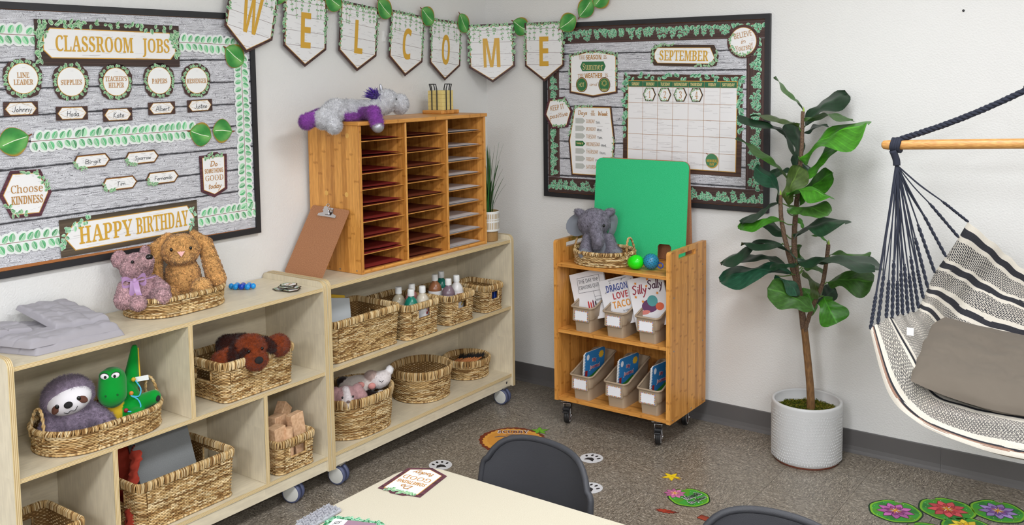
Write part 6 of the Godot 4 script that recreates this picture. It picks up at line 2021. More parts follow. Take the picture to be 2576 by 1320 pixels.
# ---------------------------------------------------------------- things on the cart
func bin_mesh(tan_: Material, t: Node3D) -> void:
	var w0 := 0.088
	var w1 := 0.112
	var d0 := 0.22
	var d1 := 0.25
	var hf := 0.118
	var hb := 0.185
	var lp := rrect(1.0, 1.0, 0.12, 4)
	var pt := func(i: int, v: float, ins: float) -> Vector3:
		var p: Vector2 = lp[i % lp.size()]
		var zz := (p.y + 0.5)                     # 0 back, 1 front
		var h := lerpf(hb, hf, smoothstep(0.15, 0.95, zz))
		var stp := 0.0 if v < 0.52 else 0.35
		var w := lerpf(w0, w1, maxf(v * 0.65, 0.0) + stp) - ins * 2
		var d := lerpf(d0, d1, maxf(v * 0.65, 0.0) + stp) - ins * 2
		return Vector3(p.x * w, maxf(v * h, ins), p.y * d - 0.02 * 0)
	var b := MB.new()
	var n := lp.size()
	var vs := [0.0, 0.06, 0.3, 0.515, 0.53, 0.75, 0.96, 1.0]
	for s in 2:
		var base := b.v.size()
		for v in vs:
			for i in n + 1: b.vert(pt.call(i, v, 0.0 if s == 0 else 0.0025))
		for j in vs.size() - 1:
			for i in n:
				var A := base + j * (n + 1) + i
				var D := A + n + 1
				if s == 0:
					b.tri(A, D + 1, A + 1); b.tri(A, D, D + 1)
				else:
					b.tri(A, A + 1, D + 1); b.tri(A, D + 1, D)
	var bt := PackedVector2Array()
	for i in n:
		var q: Vector3 = pt.call(i, 0.0, 0.0)
		bt.append(Vector2(q.x, -q.z))
	b.prism(bt, 0.0, 0.003, Transform3D(Basis(Vector3(1, 0, 0), Vector3(0, 0, -1), Vector3(0, 1, 0)), Vector3.ZERO))
	part(t, "bin_body", b, tan_)
	var lip := []
	for i in n: lip.append(pt.call(i, 1.0, -0.003))
	part(t, "rolled_rim", MB.new().tube(lip, 0.0048, 6, true), tan_)
	# label holder and label on the front
	var f := Transform3D(Basis(Vector3(1, 0, 0), -0.04), Vector3(0.0, 0.078, d1 / 2 * 0.985 + 0.001))
	var hold := MB.new()
	hold.box(Vector3(0, 0, -0.001), Vector3(0.082, 0.056, 0.004), 0.001, 1, f)
	for s in [-1, 1]: hold.box(Vector3(s * 0.042, 0, 0.0015), Vector3(0.005, 0.05, 0.005), 0.001, 1, f)
	part(t, "label_holder", hold, tan_)
	var lb := MB.new()
	lb.flat(pv([-0.036, -0.024, 0.036, -0.024, 0.036, 0.024, -0.036, 0.024]), 0.0016, k(232, 232, 236), f)
	var pc := [k(226, 168, 70), k(206, 130, 130), k(120, 140, 196), k(240, 214, 150), k(90, 100, 140)]
	for i in 18:
		var x := -0.034 + i * 0.004
		for y in [-0.0225, 0.0225]: lb.flat(pv([x - 0.002, y - 0.0018, x + 0.002, y - 0.0018, x + 0.002, y + 0.0018, x - 0.002, y + 0.0018]), 0.0019, pc[i % 5], f)
	for i in 11:
		var y := -0.02 + i * 0.004
		for x in [-0.0345, 0.0345]: lb.flat(pv([x - 0.0018, y - 0.002, x + 0.0018, y - 0.002, x + 0.0018, y + 0.002, x - 0.0018, y + 0.002]), 0.002, pc[(i + 2) % 5], f)
	part(t, "blank_label", lb, M.vc)

func cart_things() -> void:
	var tan_ := mat("bin_tan", k(168, 148, 124), 0.45)
	var proto: Node3D = null
	var xs := [[0.858, 0.4625], [1.03, 0.4625], [1.196, 0.4625], [0.85, 0.1345], [1.034, 0.1345], [1.206, 0.1345]]
	var nm := ["tan book bin with the white crayon book", "tan book bin with the dragon book", "tan book bin with the silly book", "tan book bin with a journal, bottom shelf, far from the cart handle", "tan book bin with a journal, bottom shelf, in the middle", "tan book bin with a journal, bottom shelf, beside the side panel"]
	for i in 6:
		var at := Vector3(xs[i][0], xs[i][1], 0.302)
		if proto == null:
			proto = thing("book_bin", nm[i], "book bin", at, 0.0, "tan plastic book bins")
			bin_mesh(tan_, proto)
		else:
			var c: Node3D = proto.duplicate()
			c.name = numbered("book_bin")
			add_child(c)
			c.position = at
			c.set_meta("label", nm[i])
	# picture books
	var t := thing("picture_book", "white picture book with black lettering about crayons", "picture book", Vector3(0.856, 0.62, 0.335), 0.0, "picture books in the bins")
	t.rotation = Vector3(-0.2, 0.14, 0.3)
	var cov := mat("book_white", k(226, 224, 226), 0.35)
	book(t, 0.175, 0.23, 0.012, cov)
	var b := MB.new()
	b.col = k(30, 30, 34)
	ribbon(b, [Vector2(-0.055, 0.02), Vector2(-0.05, 0.09), Vector2(0.062, 0.088), Vector2(0.06, 0.015), Vector2(-0.055, 0.02)], 0.0016, 0.0064)
	ribbon(b, [Vector2(0.02, 0.016), Vector2(0.022, -0.01), Vector2(0.066, -0.012), Vector2(0.064, -0.045), Vector2(0.022, -0.042), Vector2(0.022, -0.01)], 0.0014, 0.0064)
	for i in 4: b.flat(pv([-0.02 + i * 0.012, -0.06, -0.013 + i * 0.012, -0.06, -0.013 + i * 0.012, -0.03 - 0.006 * (i % 2), -0.0165 + i * 0.012, -0.022 - 0.006 * (i % 2), -0.02 + i * 0.012, -0.03 - 0.006 * (i % 2)]), 0.0064, [k(190, 40, 40), k(200, 60, 44), k(120, 30, 60), k(40, 40, 44)][i])
	part(t, "cover_print", b, M.vc)
	letters(t, "THE DAY the", "sans", Vector2(0.004, 0.071), 0.1, 0.02, 0.0064, M.ink)
	letters(t, "CRAYONS QUIT", "sans", Vector2(0.004, 0.04), 0.106, 0.022, 0.0064, M.ink)
	letters(t, "DREW DAYWALT", "sans", Vector2(0.043, -0.027), 0.036, 0.009, 0.0064, M.ink)
	t = thing("picture_book", "white picture book with blue, red and orange title about dragons", "picture book", Vector3(1.017, 0.615, 0.335), 0.0, "picture books in the bins")
	t.rotation = Vector3(-0.2, 0.14, 0.32)
	book(t, 0.172, 0.22, 0.012, cov)
	b = MB.new()
	b.col = k(60, 50, 60)
	for p in [Vector2(-0.06, 0.05), Vector2(-0.05, 0.0), Vector2(-0.055, -0.04), Vector2(0.07, 0.05), Vector2(0.03, 0.095)]:
		ribbon(b, [p - Vector2(0.006, 0.004), p + Vector2(0.006, 0.004)], 0.0016, 0.0064)
		ribbon(b, [p - Vector2(0.0, 0.006), p + Vector2(0.0, 0.006)], 0.0012, 0.0064)
	for p in [Vector2(0.075, 0.085), Vector2(-0.03, 0.09)]: b.flat(PackedVector2Array(Array(oval(0.005, 0.005, 8)).map(func(q): return q + p)), 0.0064, k(60, 60, 70))
	part(t, "cover_print", b, M.vc)
	letters(t, "DRAGONS", "sansb", Vector2(0.006, 0.065), 0.122, 0.032, 0.0064, mat("title_blue", k(46, 66, 140), 0.5))
	letters(t, "LOVE", "sansb", Vector2(0.008, 0.026), 0.075, 0.03, 0.0064, mat("title_red", k(176, 46, 50), 0.5))
	letters(t, "TACOS", "sansb", Vector2(0.014, -0.014), 0.108, 0.032, 0.0064, mat("title_orange", k(214, 140, 46), 0.5))
	letters(t, "by Adam Rubin", "serif", Vector2(0.035, -0.048), 0.06, 0.01, 0.0064, M.ink)
	letters(t, "New York Times bestseller", "sans", Vector2(0.01, 0.1), 0.09, 0.005, 0.0064, M.ink)
	t = thing("picture_book", "white picture book with red script title and autumn leaves", "picture book", Vector3(1.168, 0.632, 0.335), 0.0, "picture books in the bins")
	t.rotation = Vector3(-0.2, 0.14, 0.28)
	book(t, 0.172, 0.23, 0.012, cov)
	b = MB.new()
	b.col = k(150, 26, 52)
	script_text(b, "Silly", Vector2(-0.038, 0.058), 0.07, 0.019, 0.0052, 0.0064, 0.1)
	b.col = k(70, 26, 52)
	script_text(b, "Sally", Vector2(0.04, 0.07), 0.07, 0.019, 0.0052, 0.0064, 0.1)
	for p in [Vector2(-0.05, 0.09), Vector2(-0.06, 0.03), Vector2(0.01, 0.1), Vector2(0.0, 0.07), Vector2(0.045, 0.03), Vector2(-0.03, 0.005)]:
		var st := PackedVector2Array()
		for i in 10: st.append(p + Vector2.from_angle(TAU * i / 10 + p.x * 40) * (0.008 if i % 2 == 0 else 0.004))
		b.flat(st, 0.0066, k(218, 132, 36))
	# plain coloured patches in the lower half
	for q in [[0.0, -0.02, 0.08, 0.06, k(96, 52, 92)], [0.015, 0.0, 0.05, 0.05, k(80, 150, 150)], [0.045, -0.03, 0.04, 0.035, k(214, 96, 60)], [-0.03, -0.045, 0.05, 0.02, k(206, 120, 110)]]:
		b.flat(PackedVector2Array(Array(oval(q[2], q[3], 20)).map(func(p): return p + Vector2(q[0], q[1]))), 0.0064 + 0.0002 * absf(q[0] * 40), q[4])
	part(t, "cover_print", b, M.vc)
	# spiral journals, standing on edge in the lower bins, cover to the cart's handle side
	for i in 3:
		t = thing("spiral_journal", ["spiral bound journal with sunny cover, in the bin farthest from the handle", "spiral bound journal with sunny cover, in the middle bottom bin", "spiral bound journal with sunny cover, in the bin beside the side panel"][i], "journal", Vector3([0.852, 1.036, 1.206][i], [0.252, 0.252, 0.248][i], 0.305), 0.0, "spiral journals")
		t.rotation = Vector3(0.1, PI / 2 - 0.18, 0.04)
		part(t, "pages", MB.new().prism(rrect(0.14, 0.2, 0.012), -0.004, 0.003), M.paper_white)
		var cv := MB.new()
		cv.col = k(46, 120, 180)
		cv.prism(rrect(0.143, 0.203, 0.012), 0.0032, 0.0042)
		cv.flat(pv([-0.0705, -0.095, 0.0705, -0.095, 0.0705, -0.01, 0.03, 0.0, -0.02, -0.02, -0.0705, -0.03]), 0.0046, k(64, 140, 52))
		cv.flat(pv([-0.0705, -0.095, 0.03, -0.098, 0.0, -0.06, -0.0705, -0.05]), 0.0049, k(36, 96, 44))
		cv.flat(PackedVector2Array(Array(oval(0.055, 0.04, 18)).map(func(p): return p + Vector2(0.02, -0.062))), 0.0051, k(48, 78, 110))
		cv.flat(pv([-0.066, -0.06, -0.05, -0.06, -0.05, 0.01, -0.066, 0.01]), 0.0051, k(150, 40, 44))
		var sun := PackedVector2Array()
		for a in 24: sun.append(Vector2(0.045, 0.07) + Vector2.from_angle(TAU * a / 24) * (0.021 if a % 2 == 0 else 0.015))
		cv.flat(sun, 0.0049, k(226, 178, 50))
		cv.flat(PackedVector2Array(Array(oval(0.02, 0.03, 12)).map(func(p): return p + Vector2(-0.05, 0.075))), 0.0049, k(226, 230, 236))
		part(t, "cover", cv, M.vc)
		var red: Material = M.title_red
		letters(t, "My", "sansb", Vector2(-0.005, 0.052), 0.03, 0.024, 0.0052, M.paper_white)
		letters(t, "My", "sansb", Vector2(-0.005, 0.052), 0.027, 0.021, 0.0056, red)
		letters(t, "Journal", "sansb", Vector2(0.0, 0.018), 0.072, 0.027, 0.0052, M.paper_white)
		letters(t, "Journal", "sansb", Vector2(0.0, 0.018), 0.067, 0.023, 0.0056, red)
		var sp := MB.new()
		var hp := []
		for a in 24 * 8 + 1: hp.append(Vector3(-0.0705 + 0.0055 * cos(TAU * a / 8.0), -0.092 + 0.184 * a / (24.0 * 8.0), 0.0055 * sin(TAU * a / 8.0)))
		part(t, "spiral_binding", sp.tube(hp, 0.0013, 4), M.white_plastic)
	# table-top easel: green felt front, hardboard back
	t = thing("felt_easel", "table-top easel with bright green felt face on the cart", "easel", Vector3(1.013, 0.780, 0.162))
	var felt := mat("felt_green", Color.WHITE, 0.95, {"uv1_triplanar": true, "uv1_scale": Vector3(2.4, 2.4, 2.4), "albedo_texture": speck_tex(k(10, 172, 98), k(84, 206, 150), 0.42, 512), "uv1_triplanar_sharpness": 6.0})
	var fr := PackedVector2Array()
	for p in rrect(0.495, 0.476, 0.03, 6): fr.append(p + Vector2(0, 0.238))
	var cut := Geometry2D.clip_polygons(fr, pv([0.105, -0.1, 0.175, -0.1, 0.175, 0.075, 0.165, 0.086, 0.115, 0.086, 0.105, 0.075]))
	part(t, "front_board", MB.new().prism(cut[0], 0.0, 0.0045, Transform3D(Basis(Vector3(1, 0, 0), -0.09), Vector3.ZERO)), felt)
	var hb: Material = M.hardboard
	part(t, "back_board", MB.new().prism(fr, 0.0, 0.004, Transform3D(Basis(Vector3(1, 0, 0), 0.07), Vector3(0, 0, -0.082))), hb)
	part(t, "front_backing", MB.new().prism(cut[0], -0.004, -0.0002, Transform3D(Basis(Vector3(1, 0, 0), -0.09), Vector3.ZERO)), hb)
	part(t, "top_binding", MB.new().tube([Vector3(-0.215, 0.4745, -0.0435), Vector3(0.215, 0.4745, -0.0435)], 0.003, 6), hb)
	# shaker egg and spotted ball
	t = thing("shaker_egg", "bright green egg shaker on the cart top", "egg shaker", Vector3(1.112, 0.7785, 0.365))
	part(t, "shell", MB.new().lathe([Vector2(0, -0.04), Vector2(0.012, -0.038), Vector2(0.023, -0.03), Vector2(0.031, -0.014), Vector2(0.0335, 0.004), Vector2(0.03, 0.02), Vector2(0.021, 0.031), Vector2(0.01, 0.036), Vector2(0, 0.0368)], 28, Transform3D(Basis(Vector3(0, 0, 1), -1.35) * Basis(Vector3(1, 0, 0), 0.2), Vector3(0, 0.0335, 0))), mat("egg_green", k(30, 226, 20), 0.25))
	t = thing("spotted_ball", "teal rubber ball with black dots beside the egg", "ball", Vector3(1.176, 0.781, 0.338))
	part(t, "ball_shell", MB.new().ball(Vector3(0, 0.036, 0), Vector3(0.036, 0.036, 0.036), Basis.IDENTITY, 28, 18), mat("ball_teal", k(34, 130, 168), 0.35))
	var dm := MB.new()
	for i in 130:
		var y := 1.0 - 2.0 * (i + 0.5) / 130
		var a := i * 2.39996
		var d := Vector3(cos(a) * sqrt(1 - y * y), y, sin(a) * sqrt(1 - y * y))
		dm.ball(Vector3(0, 0.036, 0) + d * 0.0352, Vector3.ONE * 0.0021, Basis.IDENTITY, 6, 4)
	part(t, "dots", dm, M.black_metal)
	var lo := []
	for i in 15: lo.append(Vector3(0.045 + cos(TAU * i / 14) * 0.013, 0.022 + sin(TAU * i / 14) * 0.012, -0.004))
	part(t, "loop", MB.new().tube(lo, 0.0025, 6), M.solid_blue)
	t = thing("blue_bead", "small teal bead toy beside the cart side panel", "bead", Vector3(1.262, 0.7785, 0.33))
	part(t, "bead", MB.new().lathe([Vector2(0, 0), Vector2(0.008, 0.001), Vector2(0.011, 0.008), Vector2(0.011, 0.018), Vector2(0.008, 0.025), Vector2(0, 0.026)], 16), M.ball_teal)

# ---------------------------------------------------------------- plants
const FIG := [[1.813, 1.5, 0.2, 1.715, 1.626, 0.24, 0.032, 1], [1.809, 1.436, 0.16, 1.933, 1.557, 0.06, 0.089, 0], [1.82, 1.47, 0.2, 2.009, 1.476, 0.24, 0.025, 1], [1.806, 1.434, 0.22, 1.615, 1.472, 0.2, 0.051, 3], [1.805, 1.312, 0.22, 1.58, 1.461, 0.26, 0.057, 0], [1.802, 1.404, 0.16, 1.873, 1.44, 0.1, 0.032, 0], [1.817, 1.303, 0.24, 2.071, 1.445, 0.3, 0.102, 2], [1.761, 1.21, 0.24, 1.583, 1.363, 0.3, 0.032, 1], [1.776, 1.257, 0.16, 1.749, 1.427, 0.12, 0.076, 0], [1.821, 1.202, 0.24, 1.969, 1.358, 0.26, 0.054, 2], [1.751, 1.233, 0.15, 1.631, 1.205, 0.1, 0.065, 0], [1.742, 1.119, 0.26, 1.672, 1.252, 0.34, 0.062, 4], [1.782, 1.108, 0.28, 1.824, 1.257, 0.26, 0.081, 3], [1.783, 1.164, 0.3, 1.963, 1.167, 0.36, 0.054, 2], [1.803, 1.1, 0.2, 1.923, 1.229, 0.18, 0.081, 2], [1.79, 1.085, 0.3, 1.956, 1.095, 0.36, 0.076, 1], [1.753, 1.114, 0.26, 1.606, 1.032, 0.3, 0.04, 0], [1.764, 1.036, 0.27, 1.609, 1.007, 0.33, 0.059, 2], [1.75, 0.971, 0.2, 1.579, 0.992, 0.14, 0.065, 0], [1.799, 0.984, 0.26, 2.011, 1.058, 0.34, 0.057, 0], [1.821, 1.004, 0.2, 1.794, 1.04, 0.18, 0.027, 2], [1.781, 1.217, 0.14, 1.811, 1.248, 0.1, 0.059, 0], [1.749, 0.942, 0.25, 1.542, 0.849, 0.33, 0.057, 0], [1.823, 0.892, 0.28, 1.639, 0.932, 0.36, 0.038, 0], [1.802, 0.825, 0.28, 1.553, 0.778, 0.36, 0.097, 4], [1.752, 0.811, 0.2, 1.546, 0.84, 0.14, 0.065, 0], [1.739, 0.811, 0.3, 1.838, 0.758, 0.34, 0.043, 4], [1.904, 0.682, 0.3, 1.758, 0.764, 0.38, 0.108, 1], [1.836, 0.865, 0.3, 1.753, 0.855, 0.36, 0.031, 0], [1.835, 0.873, 0.3, 2.136, 0.91, 0.4, 0.047, 0], [1.816, 0.842, 0.18, 1.751, 0.897, 0.12, 0.065, 1], [1.816, 0.831, 0.18, 1.882, 0.826, 0.14, 0.03, 1], [1.83, 0.829, 0.22, 1.903, 0.74, 0.26, 0.046, 3], [1.875, 0.651, 0.2, 1.81, 0.724, 0.14, 0.07, 2], [1.93, 0.741, 0.26, 2.001, 0.66, 0.32, 0.108, 2], [1.938, 0.796, 0.24, 2.109, 0.821, 0.26, 0.102, 1], [1.949, 0.909, 0.24, 2.097, 0.917, 0.26, 0.046, 1], [1.923, 0.961, 0.2, 1.863, 0.974, 0.18, 0.015, 2], [1.866, 0.68, 0.16, 1.922, 0.73, 0.1, 0.065, 0]]

func tex_veins() -> ImageTexture:
	var w := 256
	var d := PackedByteArray()
	d.resize(w * w * 3)
	var f := nz(0.03, 8, 3)
	for y in w:
		for x in w:
			var u := (x + 0.5) / w - 0.5
			var v := (y + 0.5) / w
			var val := 196.0 + 26.0 * f.get_noise_2d(x, y)
			var m := absf(u)
			var s := fposmod(v * 7.0 - m * 5.0 + 0.15 * signf(u), 1.0)
			var dv := absf(s - 0.5)
			if dv < 0.06: val += (0.06 - dv) / 0.06 * 48.0
			elif dv > 0.4: val -= (dv - 0.4) * 220.0
			if m < 0.022: val = 252.0
			put(d, (y * w + x) * 3, Vector3(val, val, val * 0.96))
	return img_tex(w, w, d)

func fig_leaf(t: Node3D, o: Vector3, a: Vector3, e: Vector3, app: float, ci: int) -> void:
	var d := e - a
	var ln := d.length()
	var x := d / ln
	ln *= 1.13
	var wr := maxf(ln * 0.7, app * 1.18)
	var roll := acos(clampf(app * 1.15 / wr, 0.25, 1.0)) * (1.0 if ci % 2 == 0 else -1.0)
	var face := Vector3(0.35, 0.3, 0.88)
	var n := (face - x * face.dot(x)).normalized().rotated(x, roll)
	if n.y < -0.05: n = (face - x * face.dot(x)).normalized().rotated(x, -roll)
	var s := x.cross(n)
	var tone: Color = [k(44, 78, 54), k(76, 122, 52), k(82, 160, 44), k(92, 116, 58), k(50, 96, 74)][ci]
	var b := MB.new()
	b.col = vary(tone, 0.1)
	var bend := rng.randf_range(0.05, 0.14) * ln
	var ph := rng.randf() * 6.0
	var cup := rng.randf_range(0.1, 0.4)
	b.sheet(12, 20, func(u, v):
		var w: float = (0.42 + 0.58 * smoothstep(0.3, 0.72, v) + 0.1 * exp(-pow((v - 0.2) / 0.12, 2.0))) * pow(minf(v / 0.16, 1.0), 0.6) * wr
		if v > 0.72: w *= pow(maxf(0.0, 1.0 - pow((v - 0.72) / 0.28, 2.4)), 0.5)
		var q: float = (u - 0.5)
		var p: Vector3 = a - o + x * (v * ln) + s * (q * w)
		p += n * (bend * sin(PI * v) * 1.1 - cup * absf(q) * w * 0.6 + wr * (0.09 * sin(v * 8.0 + ph) * absf(q) * 2.0 + 0.022 * sin(v * 17.0 + ph * 2.0 + q * 4.0)))
		return p)
	part(t, "leaf", b, M.fig_leaf)

func plants() -> void:
	mat("fig_leaf", Color.WHITE, 0.42, {"vertex_color_use_as_albedo": true, "vertex_color_is_srgb": true, "albedo_texture": tex_veins(), "backlight_enabled": true, "backlight": k(60, 90, 30)})
	# stoneware planter with combed dents
	var pc := Vector3(1.842, 0.0, 0.178)
	var t := thing("planter", "white stoneware planter with rows of small dents", "planter", pc)
	var glaze := mat("glaze_white", k(206, 206, 206), 0.32)
	part(t, "pot", MB.new().lathe([Vector2(0, 0.006), Vector2(0.132, 0.006), Vector2(0.141, 0.012), Vector2(0.1445, 0.03), Vector2(0.146, 0.12), Vector2(0.147, 0.25), Vector2(0.1465, 0.258), Vector2(0.143, 0.262), Vector2(0.137, 0.262), Vector2(0.133, 0.257), Vector2(0.131, 0.2), Vector2(0.0, 0.2)], 64), glaze)
	part(t, "foot_ring", MB.new().lathe([Vector2(0.126, 0.0), Vector2(0.134, 0.0), Vector2(0.136, 0.01), Vector2(0.126, 0.01)], 48), mat("terracotta", k(120, 66, 48), 0.8))
	var dn := MB.new()
	for j in 17:
		for i in 78:
			var a := TAU * (i + 0.5 * (j % 2)) / 78
			var y := 0.022 + j * 0.0128 + 0.0022 * sin(a * 9.0)
			var R := 0.1445 + 0.0016 * clampf((y - 0.03) / 0.2, 0, 1) + 0.0008
			var tl := 0.35 * sin(a * 7.0 + j * 0.4)
			var up := Vector3(-sin(a) * tl, 1, cos(a) * tl).normalized() * 0.0058
			var o := Vector3(cos(a), 0, sin(a))
			var sd := Vector3(-sin(a), 0, cos(a)) * 0.003
			var c := o * R + Vector3(0, y, 0)
			var ia := dn.vert(c + up - o * 0.001); dn.vert(c - sd - o * 0.001); dn.vert(c - up - o * 0.001); dn.vert(c + sd - o * 0.001); dn.vert(c + o * 0.003)
			for q in 4: dn.tri(ia + 4, ia + q, ia + (q + 1) % 4)
	tag(part(t, "relief_dents", dn, glaze), "", "", "", "stuff")
	var so := MB.new()
	so.col = k(52, 54, 24)
	so.lathe([Vector2(0.131, 0.212), Vector2(0.09, 0.222), Vector2(0.03, 0.226), Vector2(0, 0.226)], 32)
	part(t, "soil", so, M.vc_matte)
	# moss, its own soft layer on the soil
	var ms := thing("moss_layer", "yellow green moss covering the planter soil", "moss", pc)
	var sk := MB.new()
	for i in 900:
		var a := rng.randf() * TAU
		var r := sqrt(rng.randf()) * 0.126
		sk.col = [k(96, 102, 30), k(122, 116, 40), k(80, 92, 28), k(140, 124, 58), k(66, 78, 26)][rng.randi() % 5]
		sk.vert(Vector3(cos(a) * r, 0.222 + 0.008 * rng.randf() - r * 0.08, sin(a) * r))
	for i in range(0, 897, 3): sk.tri(i, i + 1, i + 2)
	for i in sk.v.size(): pass
	moss(ms, sk)
	# fiddle leaf fig
	var base := pc + Vector3(0.022, 0.215, 0.012)
	t = thing("fiddle_leaf_fig", "tall fiddle leaf fig with broad green leaves", "plant", base)
	var bark := mat("bark", Color.WHITE, 0.85, {"uv1_triplanar": true, "uv1_scale": Vector3(9, 3, 9), "albedo_texture": speck_tex(k(128, 100, 76), k(74, 56, 44), 0.12, 256)})
	var stem := mat("stem_smooth", Color.WHITE, 0.7, {"uv1_triplanar": true, "uv1_scale": Vector3(9, 2, 9), "albedo_texture": speck_tex(k(138, 100, 58), k(104, 72, 40), 0.1, 128)})
	var wob := func(pts: Array, amp: float) -> Array:
		var q := spline(pts, 9)
		for i in q.size(): q[i] += Vector3(rng.randf_range(-amp, amp), 0, rng.randf_range(-amp, amp))
		return q
	var P := func(x: float, y: float, z: float) -> Vector3: return Vector3(x, y, z) - base
	part(t, "lower_trunk", MB.new().tube(spline([P.call(1.864, 0.21, 0.19), P.call(1.86, 0.33, 0.195), P.call(1.838, 0.54, 0.2), P.call(1.832, 0.58, 0.2)], 5), [0.0185, 0.018, 0.0175, 0.017, 0.0165, 0.016, 0.0158, 0.0155, 0.0152, 0.015, 0.0148, 0.0146, 0.0145, 0.0144, 0.0142, 0.014], 12), stem)
	var tk: Array = wob.call([P.call(1.832, 0.57, 0.2), P.call(1.815, 0.72, 0.21), P.call(1.795, 0.88, 0.22), P.call(1.79, 1.02, 0.21), P.call(1.8, 1.2, 0.2), P.call(1.812, 1.36, 0.2), P.call(1.814, 1.5, 0.2)], 0.0008)
	var tr := []
	for i in tk.size(): tr.append(lerpf(0.0145, 0.0075, float(i) / tk.size()))
	part(t, "main_stem", MB.new().tube(tk, tr, 9), bark)
	var bk_: Array = wob.call([P.call(1.812, 0.74, 0.215), P.call(1.778, 0.9, 0.25), P.call(1.752, 1.04, 0.265), P.call(1.745, 1.15, 0.265)], 0.0008)
	tr = []
	for i in bk_.size(): tr.append(lerpf(0.011, 0.0085, float(i) / bk_.size()))
	part(t, "side_stem", MB.new().tube(bk_, tr, 9), bark)
	bk_ = wob.call([P.call(1.838, 0.565, 0.205), P.call(1.858, 0.63, 0.22), P.call(1.89, 0.71, 0.235), P.call(1.922, 0.8, 0.235), P.call(1.936, 0.95, 0.22)], 0.0008)
	tr = []
	for i in bk_.size(): tr.append(lerpf(0.0095, 0.0085, float(i) / bk_.size()))
	part(t, "side_stem", MB.new().tube(bk_, tr, 9), bark)
	var shoot := mat("shoot_green", k(150, 180, 60), 0.5)
	for q in [[1.817, 1.497, 0.2], [1.746, 1.148, 0.265], [1.937, 0.948, 0.22]]:
		part(t, "bud", MB.new().lathe([Vector2(0.004, 0), Vector2(0.0048, 0.006), Vector2(0.002, 0.018), Vector2(0, 0.024)], 8, Transform3D(Basis.IDENTITY, P.call(q[0], q[1], q[2]))), shoot)
	for l in FIG:
		var a := Vector3(l[0], l[1], l[2])
		fig_leaf(t, base, a, Vector3(l[3], l[4], l[5]), l[6], l[7])
	# petioles
	var pt := MB.new()
	for l in FIG:
		var a := Vector3(l[0], l[1], l[2]) - base
		var best := Vector3.ZERO
		var bd := 9.0
		for set_ in [tk, bk_]:
			for p in set_:
				var dd: float = p.distance_to(a + Vector3(0, -0.015, 0))
				if dd < bd:
					bd = dd; best = p
		if bd > 0.006 and bd < 0.12: pt.tube(spline([best, best.lerp(a, 0.6) + Vector3(0, -0.006, 0), a], 3), 0.0026, 5)
	part(t, "leaf_stalks", pt, mat("petiole", k(96, 128, 58), 0.5))
	# grass in a patterned pot
	var gp := Vector3(0.285, 0.8355, 0.374)
	t = thing("grass_pot", "white patterned ceramic pot with a tan base", "plant pot", gp)
	var spk := mat("stone_tan", Color.WHITE, 0.8, {"uv1_triplanar": true, "uv1_scale": Vector3(9, 9, 9), "albedo_texture": speck_tex(k(176, 138, 84), k(132, 96, 54), 0.3, 128)})
	part(t, "tan_base", MB.new().lathe([Vector2(0, 0), Vector2(0.044, 0), Vector2(0.045, 0.003), Vector2(0.0455, 0.05), Vector2(0.0, 0.05)], 36), spk)
	var ptm := MB.new()
	ptm.col = k(176, 146, 96)
	ptm.lathe([Vector2(0.045, 0.0485), Vector2(0.0505, 0.052), Vector2(0.0525, 0.06), Vector2(0.0525, 0.148), Vector2(0.0505, 0.151), Vector2(0.048, 0.15), Vector2(0.047, 0.11), Vector2(0, 0.11)], 40)
	part(t, "pot_wall", ptm, M.vc)
	var pat := MB.new()
	pat.col = k(226, 224, 220)
	for q in [[0.0505, 0.062], [0.0955, 0.104], [0.108, 0.114], [0.139, 0.1515]]:
		pat.lathe([Vector2(0.0526 if q[0] > 0.055 else 0.0495, q[0]), Vector2(0.0536 if q[0] > 0.055 else 0.053, q[0] + 0.001), Vector2(0.0536, q[1] - 0.001), Vector2(0.0524, q[1])], 40)
	for i in 38:
		var a := TAU * i / 38
		var o := Vector3(cos(a), 0, sin(a))
		var sd := Vector3(-sin(a), 0, cos(a)) * 0.0023
		for q in [[0.061, 0.0965], [0.103, 0.109], [0.113, 0.14]]:
			pat.oquad(o * 0.0533 - sd + Vector3(0, q[0], 0), o * 0.0533 + sd + Vector3(0, q[0], 0), o * 0.0533 + sd + Vector3(0, q[1], 0), o * 0.0533 - sd + Vector3(0, q[1], 0), o)
	part(t, "white_pattern", pat, M.vc)
	part(t, "potting_pebbles", MB.new().lathe([Vector2(0.047, 0.135), Vector2(0.02, 0.139), Vector2(0, 0.139)], 20), mat("pebble_black", k(30, 29, 28), 0.8))
	t = thing("ornamental_grass", "tall thin dark green grass in the patterned pot", "plant", gp + Vector3(0, 0.136, 0))
	for i in 58:
		var a := rng.randf() * TAU
		var r := rng.randf() * 0.024
		var h := rng.randf_range(0.14, 0.36)
		var lean := Vector3(cos(a), 0, sin(a)) * rng.randf_range(0.01, 0.075) + Vector3(0.02, 0, -0.02) * rng.randf()
		if lean.z > 0.0: lean.z *= 0.4
		var p0 := Vector3(cos(a) * r, 0, sin(a) * r)
		var g := MB.new()
		var thin := i % 3 == 0
		var pts := spline([p0, p0 + Vector3(0, h * 0.35, 0) + lean * 0.15, p0 + Vector3(0, h * 0.75, 0) + lean * 0.6, p0 + Vector3(0, h, 0) + lean], 3)
		var wv := lean.cross(Vector3.UP).normalized() * (0.0016 if thin else 0.0034)
		g.col = vary(k(44, 96, 40) if not thin else k(92, 104, 70), 0.25)
		var m := pts.size()
		for j in m:
			var tw: float = 1.0 - pow(float(j) / (m - 1), 3.0) * 0.9
			g.vert(pts[j] - wv * tw); g.vert(pts[j] + wv * tw + lean.normalized() * 0.0006)
		for j in m - 1:
			g.tri(2 * j, 2 * j + 1, 2 * j + 3); g.tri(2 * j, 2 * j + 3, 2 * j + 2)
		part(t, "blade", g, M.vc)

